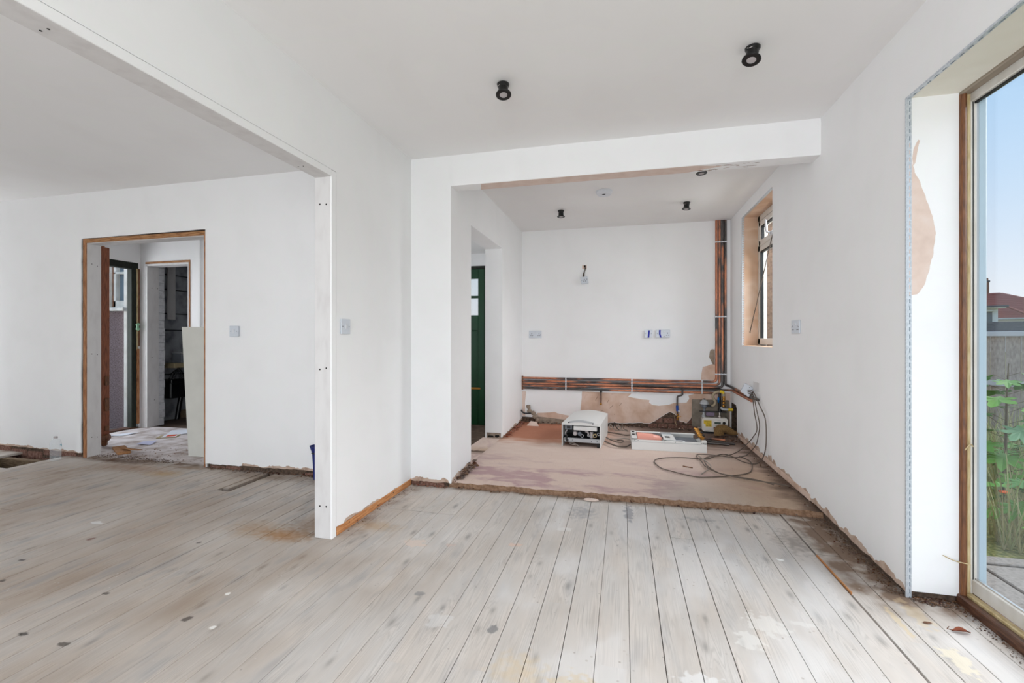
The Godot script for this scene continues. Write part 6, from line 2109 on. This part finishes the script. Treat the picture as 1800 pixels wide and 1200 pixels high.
	for y in [0.45, 0.425, 0.39, 0.355]:
		lathe(st, [Vector2(0.010, -0.014), Vector2(0.017, -0.010), Vector2(0.017, 0.010), Vector2(0.010, 0.014)], 6, Transform3D(Basis.IDENTITY, Vector3(1.07, y, 0.01)))
	part("brass_union", st, M.brass, h)
	var v := thing("gas_pipe", "black upright gas pipe with a blue valve handle and a yellow lever beside the meter", "pipe", Vector3(0, 0, z))
	st = mb()
	tube(st, [Vector3(1.032, 0.285, 0.0), Vector3(1.032, 0.495, 0.0)], 0.014, 12)
	lathe(st, [Vector2(0.014, -0.02), Vector2(0.022, -0.016), Vector2(0.022, 0.016), Vector2(0.014, 0.02)], 8, Transform3D(Basis.IDENTITY, Vector3(1.032, 0.305, 0.0)))
	part("upright", st, M.black, v)
	st = mb()
	var E := Transform3D(Basis.from_scale(Vector3(0.6, 1.5, 0.5)), Vector3(1.012, 0.420, 0.025))
	lathe(st, [Vector2(0, -0.024), Vector2(0.012, -0.018), Vector2(0.018, 0.0), Vector2(0.014, 0.016), Vector2(0, 0.024)], 14, E)
	part("blue_handle", st, M.blue_valve, v)
	st = mb()
	tube(st, rounded([Vector3(1.04, 0.335, 0.01), Vector3(1.055, 0.318, 0.02), Vector3(1.112, 0.316, 0.02)], 0.02), 0.013, 10)
	part("elbow", st, M.grey_metal, v)
	st = mb()
	tube(st, [Vector3(1.112, 0.316, 0.02), Vector3(1.160, 0.318, 0.02)], 0.0155, 10)
	part("yellow_lever", st, M.yellow, v)
	var f := thing("pipe_lagging", "lumpy tan insulating foam bend on the floor in front of the gas meter", "insulation", Vector3(0, 0.05, -5.22))
	st = mb()
	tube(st, smooth([Vector3(0.985, 0.02, 0.02), Vector3(0.985, 0.075, 0.01), Vector3(1.04, 0.085, -0.01), Vector3(1.12, 0.050, -0.02), Vector3(1.175, 0.040, -0.03)], 6), [0.048, 0.05, 0.049, 0.05, 0.047, 0.05, 0.046, 0.048, 0.05, 0.047, 0.045, 0.048, 0.046, 0.044, 0.04, 0.042, 0.038, 0.036, 0.032, 0.028, 0.024, 0.022, 0.02, 0.018, 0.016], 14)
	part("foam", st, M.foam, f)

# ---------------------------------------------------------------- cables
func cable(label: String, pts: Array, r: float, m: Material, group: String) -> void:
	var st := mb()
	tube(st, smooth(pts, 6), r, 7)
	single("cable", st, m, label, "cable", group)

func build_cables() -> void:
	# junction box hanging tilted on the right wall
	var t := thing("junction_box", "tilted white electrical box on the right wall with grey cables entering its side", "junction box", Vector3(1.118, 0.612, -4.66))
	t.rotation.y = -0.72
	var st := mb()
	var B := Transform3D(Basis(Vector3.BACK, -0.52), Vector3.ZERO)
	box(st, Vector3(-0.048, -0.046, -0.028), Vector3(0.050, 0.048, 0.0), 0.003, B)
	part("case", st, M.plate, t)
	st = mb()
	box(st, Vector3(-0.046, -0.044, 0.0), Vector3(0.048, 0.046, 0.003), 0.001, B)
	var jl := part("lid", st, M.plate, t)
	for v in [[-0.040, -0.037], [0.040, 0.040], [-0.005, -0.038], [0.012, 0.040]]:
		st = mb()
		lathe(st, [Vector2(0.0035, 0), Vector2(0, 0.001)], 8, B * toward(Vector3(v[0], v[1], 0.003), Vector3.BACK))
		part("screw", st, M.dot, jl)
	st = mb()
	for i in 7:
		box(st, Vector3(-0.0435, -0.034 + i * 0.010, 0.0028), Vector3(-0.0405, -0.028 + i * 0.010, 0.0036), 0.0, B)
	part("vent_slots", st, M.dot, jl)
	st = mb()
	box(st, Vector3(0.045, -0.030, -0.022), Vector3(0.060, 0.020, -0.006), 0.002, B)
	part("cable_entry", st, M.dark_grey, t)
	st = mb()
	tube(st, [B * Vector3(0.02, 0.02, -0.028), B * Vector3(0.03, 0.03, -0.075)], 0.008, 6)
	part("stand_off", st, M.plate, t)
	single("old_mark", bx(Vector3(1.1655, 0.62, -4.62), Vector3(1.168, 0.70, -4.44), 0.001), M.primed, "pale rectangular mark left on the right wall behind the tilted electrical box", "mark")
	# cables from the box down to the floor
	var g := "grey cables trailing on the kitchen floor"
	var y := 0.056
	var c1 := [Vector3(1.118, 0.618, -4.615), Vector3(1.135, 0.615, -4.50), Vector3(1.135, 0.52, -4.30), Vector3(1.145, 0.43, -4.18), Vector3(1.145, 0.293, -4.15), Vector3(1.145, 0.172, -4.175), Vector3(1.13, 0.085, -4.21)]
	for v in [[1.085, -4.17], [1.033, -4.13], [0.973, -4.187], [0.937, -4.34], [0.885, -4.43], [0.818, -4.379], [0.686, -4.209], [0.5, -4.202], [0.33, -4.141], [0.254, -4.047], [0.285, -3.845], [0.363, -3.752], [0.516, -3.654], [0.617, -3.664], [0.814, -3.756], [0.955, -3.881], [1.024, -4.095], [1.034, -4.25], [0.99, -4.36]]:
		c1.append(Vector3(v[0], y + rng.randf_range(0.0, 0.006), v[1]))
	cable("grey cable hanging furthest right from the box and looping widest across the kitchen floor", c1, 0.0044, M.cable, g)
	var c2 := [Vector3(1.118, 0.604, -4.612), Vector3(1.132, 0.595, -4.50), Vector3(1.125, 0.48, -4.36), Vector3(1.14, 0.355, -4.325), Vector3(1.14, 0.249, -4.36), Vector3(1.145, 0.152, -4.45), Vector3(1.11, 0.09, -4.47)]
	for v in [[1.039, -4.373], [0.929, -4.288], [0.806, -4.316], [0.66, -4.334], [0.62, -4.25], [0.635, -4.10], [0.64, -3.93], [0.70, -3.78], [0.80, -3.70], [0.942, -3.646], [1.027, -3.55]]:
		c2.append(Vector3(v[0], y + 0.008 + rng.randf_range(0.0, 0.004), v[1]))
	cable("grey cable from the junction box ending short of the wall near the step", c2, 0.0040, M.cable, g)
	var c3 := [Vector3(1.118, 0.592, -4.612), Vector3(1.13, 0.57, -4.51), Vector3(1.12, 0.44, -4.40), Vector3(1.14, 0.30, -4.40), Vector3(1.14, 0.20, -4.53), Vector3(1.14, 0.12, -4.68)]
	for v in [[1.06, -4.60], [0.97, -4.44], [0.88, -4.33], [0.78, -4.27], [0.72, -4.25], [0.67, -4.16], [0.655, -4.02], [0.66, -3.90], [0.72, -3.74], [0.86, -3.65], [1.0, -3.60], [1.12, -3.535]]:
		c3.append(Vector3(v[0], y + 0.012 + rng.randf_range(0.0, 0.004), v[1]))
	cable("grey cable from the junction box running to the right wall's foot by the step", c3, 0.0042, M.cable, g)
	cable("thin pale cable end poking out of the tangle on the kitchen floor", [Vector3(0.62, y + 0.02, -4.28), Vector3(0.66, y + 0.02, -4.10), Vector3(0.68, y + 0.016, -3.92), Vector3(0.62, y, -3.82), Vector3(0.58, y, -3.74)], 0.0042, M.cable_pale, g)
	# tangle between boiler and frame
	var tg := "cables between the boiler and the white frame"
	var names := ["thick grey cable behind the others between boiler and frame", "grey cable nearest the camera between boiler and frame, looping forward", "grey cable straight across between boiler and frame", "second grey cable curving forward between boiler and frame", "pale kinked cable furthest back beside the boiler"]
	var ls := [[[-0.17, -5.1], [-0.065, -5.02], [0.024, -5.0], [0.11, -4.98]], [[-0.18, -4.62], [-0.12, -4.50], [-0.05, -4.45], [0.02, -4.47], [0.065, -4.55]], [[-0.17, -4.72], [-0.062, -4.78], [0.02, -4.77], [0.10, -4.74]], [[-0.175, -4.80], [-0.11, -4.62], [-0.03, -4.55], [0.0, -4.62], [-0.06, -4.72]], [[-0.15, -5.28], [-0.12, -5.34], [-0.08, -5.2], [-0.02, -5.16], [0.05, -5.1]]]
	for i in 5:
		var pts := []
		for v in ls[i]:
			pts.append(Vector3(v[0], 0.062 + rng.randf_range(0.0, 0.03), v[1]))
		cable(names[i], pts, [0.0075, 0.007, 0.007, 0.006, 0.005][i], [M.cable, M.cable, M.cable_pale, M.cable, M.cable_pale][i], tg)
	for i in 4:
		cable(["pale broken wire end", "brown wire end", "short curled wire", "short grey wire"][i] + " sticking up behind the boiler's right side", [Vector3(-0.16 + i * 0.045, 0.06, -5.38), Vector3(-0.15 + i * 0.045, 0.10 + 0.02 * (i % 2), -5.40), Vector3(-0.12 + i * 0.04, 0.08, -5.36 + 0.02 * i), Vector3(-0.09 + i * 0.045, 0.056, -5.30)], 0.005, [M.cable_pale, M.cable_dark, M.cable_pale, M.cable][i], "loose wire ends behind the boiler")

# ---------------------------------------------------------------- small things
func build_small() -> void:
	var b := thing("water_bottle", "empty clear plastic water bottle standing on the boards near the far left corner", "bottle", Vector3(-4.955, 0.001, -2.995))
	var st := mb()
	var prof := [Vector2(0.0, 0.004), Vector2(0.030, 0.0), Vector2(0.038, 0.006), Vector2(0.0395, 0.014)]
	for i in 6:
		prof.append_array([Vector2(0.0395, 0.02 + i * 0.013), Vector2(0.0375, 0.025 + i * 0.013)])
	prof.append_array([Vector2(0.0395, 0.10), Vector2(0.0395, 0.150), Vector2(0.037, 0.168), Vector2(0.028, 0.186), Vector2(0.014, 0.197), Vector2(0.012, 0.20)])
	lathe(st, prof, 24)
	part("body", st, M.clear_plastic, b)
	st = mb()
	lathe(st, [Vector2(0.0145, 0.199), Vector2(0.0145, 0.215), Vector2(0.012, 0.217), Vector2(0.0, 0.217)], 16)
	part("cap", st, M.lens, b)
	st = mb()
	var c := Vector3(0.003, 0.125, 0.0395)
	lathe(st, [Vector2(0.0398, 0.115), Vector2(0.0398, 0.145)], 7, Transform3D(Basis(Vector3.UP, -2.2), Vector3.ZERO))
	st = mb()
	for k in 5:
		var a0 := -2.0 + k * 0.24
		var a1 := a0 + 0.24
		var y0 := 0.118 + 0.004 * absf(k - 2.0)
		face(st, [Vector3(cos(a0) * 0.0402, y0, -sin(a0) * 0.0402), Vector3(cos(a1) * 0.0402, y0, -sin(a1) * 0.0402), Vector3(cos(a1) * 0.0402, 0.146 - 0.004 * absf(k - 2.0), -sin(a1) * 0.0402), Vector3(cos(a0) * 0.0402, 0.146 - 0.004 * absf(k - 2.0), -sin(a0) * 0.0402)], Vector3(cos(a0), 0, -sin(a0)))
	part("label", st, flat(Color(0.30, 0.62, 0.72), 0.4), b).rotation.y = 2.6
	# blue plastic tool grip standing behind the timber post
	var n := thing("blue_funnel", "dark blue flared plastic piece standing behind the timber post of the partition", "plastic piece", Vector3(-2.328, 0.0, -3.085))
	st = mb()
	lathe(st, [Vector2(0.02, 0.0), Vector2(0.024, 0.10), Vector2(0.030, 0.19), Vector2(0.034, 0.215), Vector2(0.050, 0.262), Vector2(0.046, 0.262), Vector2(0.028, 0.20)], 20)
	part("shaft", st, M.navy, n)
	st = mb()
	lathe(st, [Vector2(0.033, 0.20), Vector2(0.037, 0.205), Vector2(0.034, 0.213)], 20)
	part("rim", st, M.black, n)
	# dried leaf by the patio sill
	var l := thing("dead_leaf", "curled reddish dead leaf on the boards near the patio sill", "leaf", Vector3(1.225, 0.002, -2.05))
	st = mb()
	for i in 6:
		var t0 := i / 6.0
		var t1 := (i + 1) / 6.0
		for s in [-1.0, 1.0]:
			var w0 := 0.012 * sin(PI * t0)
			var w1 := 0.012 * sin(PI * t1)
			face(st, [Vector3(-0.03 + 0.06 * t0, 0.004, 0), Vector3(-0.03 + 0.06 * t1, 0.004, 0), Vector3(-0.03 + 0.06 * t1, 0.014 * sin(PI * t1), s * w1), Vector3(-0.03 + 0.06 * t0, 0.014 * sin(PI * t0), s * w0)], Vector3.UP)
			face(st, [Vector3(-0.03 + 0.06 * t0, 0.003, 0), Vector3(-0.03 + 0.06 * t1, 0.003, 0), Vector3(-0.03 + 0.06 * t1, 0.013 * sin(PI * t1), s * w1), Vector3(-0.03 + 0.06 * t0, 0.013 * sin(PI * t0), s * w0)], Vector3.DOWN)
	part("blade", st, M.cloth_red, l)
	st = mb()
	tube(st, [Vector3(-0.03, 0.004, 0), Vector3(-0.05, 0.012, 0.01), Vector3(-0.045, 0.022, 0.012)], 0.0015, 5)
	part("stalk", st, M.brown_wood, l)
	st = mb()
	lump(st, Vector3(1.139, 0.003, -2.087), Vector3(0.018, 0.003, 0.008), rng)
	single("wood_chip", st, M.brown_wood, "small brown wood chip on the boards in front of the patio corner", "chip")
	st = mb()
	lathe(st, [Vector2(0.042, 0.0), Vector2(0.046, 0.004), Vector2(0.040, 0.010), Vector2(0.0, 0.012)], 16, Transform3D(Basis.from_scale(Vector3(1.15, 1, 0.55)), Vector3(-0.212, 0.002, -3.115)))
	single("plaster_blob", st, M.plaster_pale, "flat pale plaster blob on the boards against the slab edge", "plaster")
	# bare timber edge where a board is split beside the garden wall
	st = mb()
	bar(st, Vector3(0.949, 0.001, -2.60), Vector3(0.954, 0.001, -2.25), 0.011, 0.006, 0.001)
	single("split_edge", st, M.raw_wood, "raw split edge of a floorboard near the garden wall", "timber")
	# broken plaster and pipe ends in the far left corner of the kitchen
	var k := thing("broken_plaster", "broken plaster lumps and pipe ends in the far left corner of the kitchen floor", "rubble", Vector3(-1.12, 0.05, -5.46))
	st = mb()
	for v in [[-0.02, 0.20, -0.05, 0.035], [0.0, 0.15, -0.04, 0.04], [0.045, 0.13, -0.03, 0.035], [0.07, 0.09, -0.02, 0.04], [0.10, 0.05, -0.01, 0.03]]:
		lump(st, Vector3(v[0], v[1], v[2]), Vector3(v[3], v[3] * 0.9, 0.02), rng)
	part("lump", st, M.plaster_grey, k)
	st = mb()
	prism(st, PackedVector2Array([Vector2(-0.05, 0.0), Vector2(0.10, 0.0), Vector2(0.07, 0.05), Vector2(0.0, 0.06)]), 0.015, Transform3D(Basis(Vector3.RIGHT, -0.3), Vector3(0.04, 0.0, 0.12)))
	part("flake", st, M.plaster_pale, k)
	st = mb()
	tube(st, rounded([Vector3(0.02, 0.13, 0.0), Vector3(-0.06, 0.125, 0.0), Vector3(-0.095, 0.15, 0.0), Vector3(-0.10, 0.17, 0.0)], 0.02), 0.010, 8)
	part("pipe_end", st, M.dark_grey, k)
	# nail on the slab
	st = mb()
	tube(st, [Vector3(0.47, 0.056, -3.94), Vector3(0.54, 0.058, -3.90)], 0.004, 6)
	single("nail", st, M.brown_wood, "rusty nail lying inside the cable loop on the kitchen floor", "nail")

# ---------------------------------------------------------------- loose rubble along the broken edges
func rubble(called: String, label: String, n: int, from: Vector3, to: Vector3, spread: Vector3, size: float, cols: Array) -> void:
	var st := mb()
	var top := []
	for k in 5:
		var a := TAU * k / 5.0 + rng.randf_range(-0.3, 0.3)
		top.append(Vector3(cos(a), 0.0, sin(a)) * rng.randf_range(0.6, 1.15))
	var peak := Vector3(rng.randf_range(-0.25, 0.25), rng.randf_range(0.35, 0.6), rng.randf_range(-0.25, 0.25))
	for k in 5:
		face(st, [top[k], top[(k + 1) % 5], peak], (top[k] + top[(k + 1) % 5]) + Vector3.UP)
		face(st, [top[k], top[(k + 1) % 5], Vector3(0, -0.25, 0)], Vector3.DOWN)
	var mm := MultiMesh.new()
	mm.transform_format = MultiMesh.TRANSFORM_3D
	mm.use_colors = true
	mm.mesh = st.commit()
	mm.instance_count = n
	for i in n:
		var p := from.lerp(to, rng.randf()) + Vector3(rng.randfn(0, 0.5) * spread.x, 0, rng.randfn(0, 0.5) * spread.z)
		var s := size * (0.18 + 0.9 * pow(rng.randf(), 4.0))
		p.y += s * 0.1 + rng.randf() * spread.y
		mm.set_instance_transform(i, Transform3D(Basis.from_euler(Vector3(rng.randf_range(-0.5, 0.5), rng.randf() * TAU, 0)).scaled(Vector3(s, s, s)), p))
		var c: Color = cols[rng.randi() % cols.size()]
		mm.set_instance_color(i, c.srgb_to_linear().lightened(rng.randf_range(-0.05, 0.08)))
	var o := MultiMeshInstance3D.new()
	o.name = numbered(called)
	o.multimesh = mm
	o.material_override = M.tinted
	tag(o, label, "rubble", "", "stuff")
	add_child(o)

func build_rubble() -> void:
	var brown := [Color(0.36, 0.26, 0.19), Color(0.46, 0.35, 0.27), Color(0.28, 0.20, 0.15), Color(0.40, 0.30, 0.23)]
	var pale := [Color(0.70, 0.60, 0.53), Color(0.62, 0.50, 0.42), Color(0.48, 0.36, 0.28)]
	var red := [Color(0.58, 0.30, 0.20), Color(0.50, 0.27, 0.19), Color(0.66, 0.46, 0.37)]
	rubble("rubble", "brown grit along the dark gap at the foot of the garden wall", 1500, Vector3(1.15, 0.0, -2.3), Vector3(1.15, 0.0, -3.15), Vector3(0.05, 0.003, 0.03), 0.007, brown)
	rubble("rubble", "dirt and crumbs along the right side of the kitchen slab", 420, Vector3(1.15, 0.05, -3.2), Vector3(1.15, 0.05, -5.2), Vector3(0.06, 0.004, 0.03), 0.012, brown)
	rubble("rubble", "brown crumbs along the front edge of the kitchen slab", 380, Vector3(-1.2, 0.0, -3.145), Vector3(1.1, 0.0, -3.145), Vector3(0.02, 0.01, 0.025), 0.010, brown)
	rubble("rubble", "heap of broken brick and mortar at the foot of the pier beside the step", 160, Vector3(-1.21, 0.0, -3.16), Vector3(-1.19, 0.05, -3.55), Vector3(0.03, 0.045, 0.05), 0.028, brown)
	rubble("rubble", "splintered brown debris across the threshold of the wide opening", 1500, Vector3(-4.8, 0.0, -3.24), Vector3(-3.9, 0.0, -3.20), Vector3(0.14, 0.004, 0.06), 0.007, brown)
	rubble("rubble", "pale plaster crumbs on the lobby floor just behind the threshold", 260, Vector3(-4.6, 0.0, -3.5), Vector3(-3.6, 0.0, -3.4), Vector3(0.3, 0.0, 0.25), 0.010, pale)
	rubble("rubble", "grey-brown crumbs along the bared foot of the end wall in the left room", 420, Vector3(-3.42, 0.0, -3.13), Vector3(-1.75, 0.0, -3.13), Vector3(0.05, 0.008, 0.035), 0.013, brown)
	rubble("rubble", "red brick dust crumbs along the left wall of the kitchen", 360, Vector3(-1.20, 0.05, -4.65), Vector3(-1.20, 0.05, -5.5), Vector3(0.03, 0.03, 0.03), 0.018, red)
	rubble("rubble", "plaster rubble along the foot of the kitchen back wall", 420, Vector3(-1.1, 0.05, -5.52), Vector3(0.9, 0.05, -5.52), Vector3(0.05, 0.02, 0.035), 0.020, pale + brown)
	rubble("rubble", "dusty dirt heaped in the corner of the patio opening", 1500, Vector3(1.20, 0.0, -2.262), Vector3(1.335, 0.0, -2.255), Vector3(0.03, 0.003, 0.03), 0.006, brown)
	rubble("rubble", "dirt lying along the brown patio sill", 1500, Vector3(1.335, 0.0, -2.25), Vector3(1.335, 0.0, -1.3), Vector3(0.035, 0.002, 0.03), 0.005, brown)
	rubble("rubble", "crumbs at the foot of the orange sole plate", 160, Vector3(-1.53, 0.0, -2.3), Vector3(-1.52, 0.0, -3.1), Vector3(0.02, 0.003, 0.03), 0.007, brown)
	rubble("rubble", "broken mortar in the gap below the pier", 120, Vector3(-1.54, 0.0, -3.13), Vector3(-1.25, 0.0, -3.13), Vector3(0.02, 0.008, 0.02), 0.012, red + brown)
	rubble("rubble", "dark rubble around the lagging and pipes at the right end of the back wall", 260, Vector3(0.95, 0.05, -5.2), Vector3(1.15, 0.05, -5.0), Vector3(0.08, 0.02, 0.15), 0.018, brown)
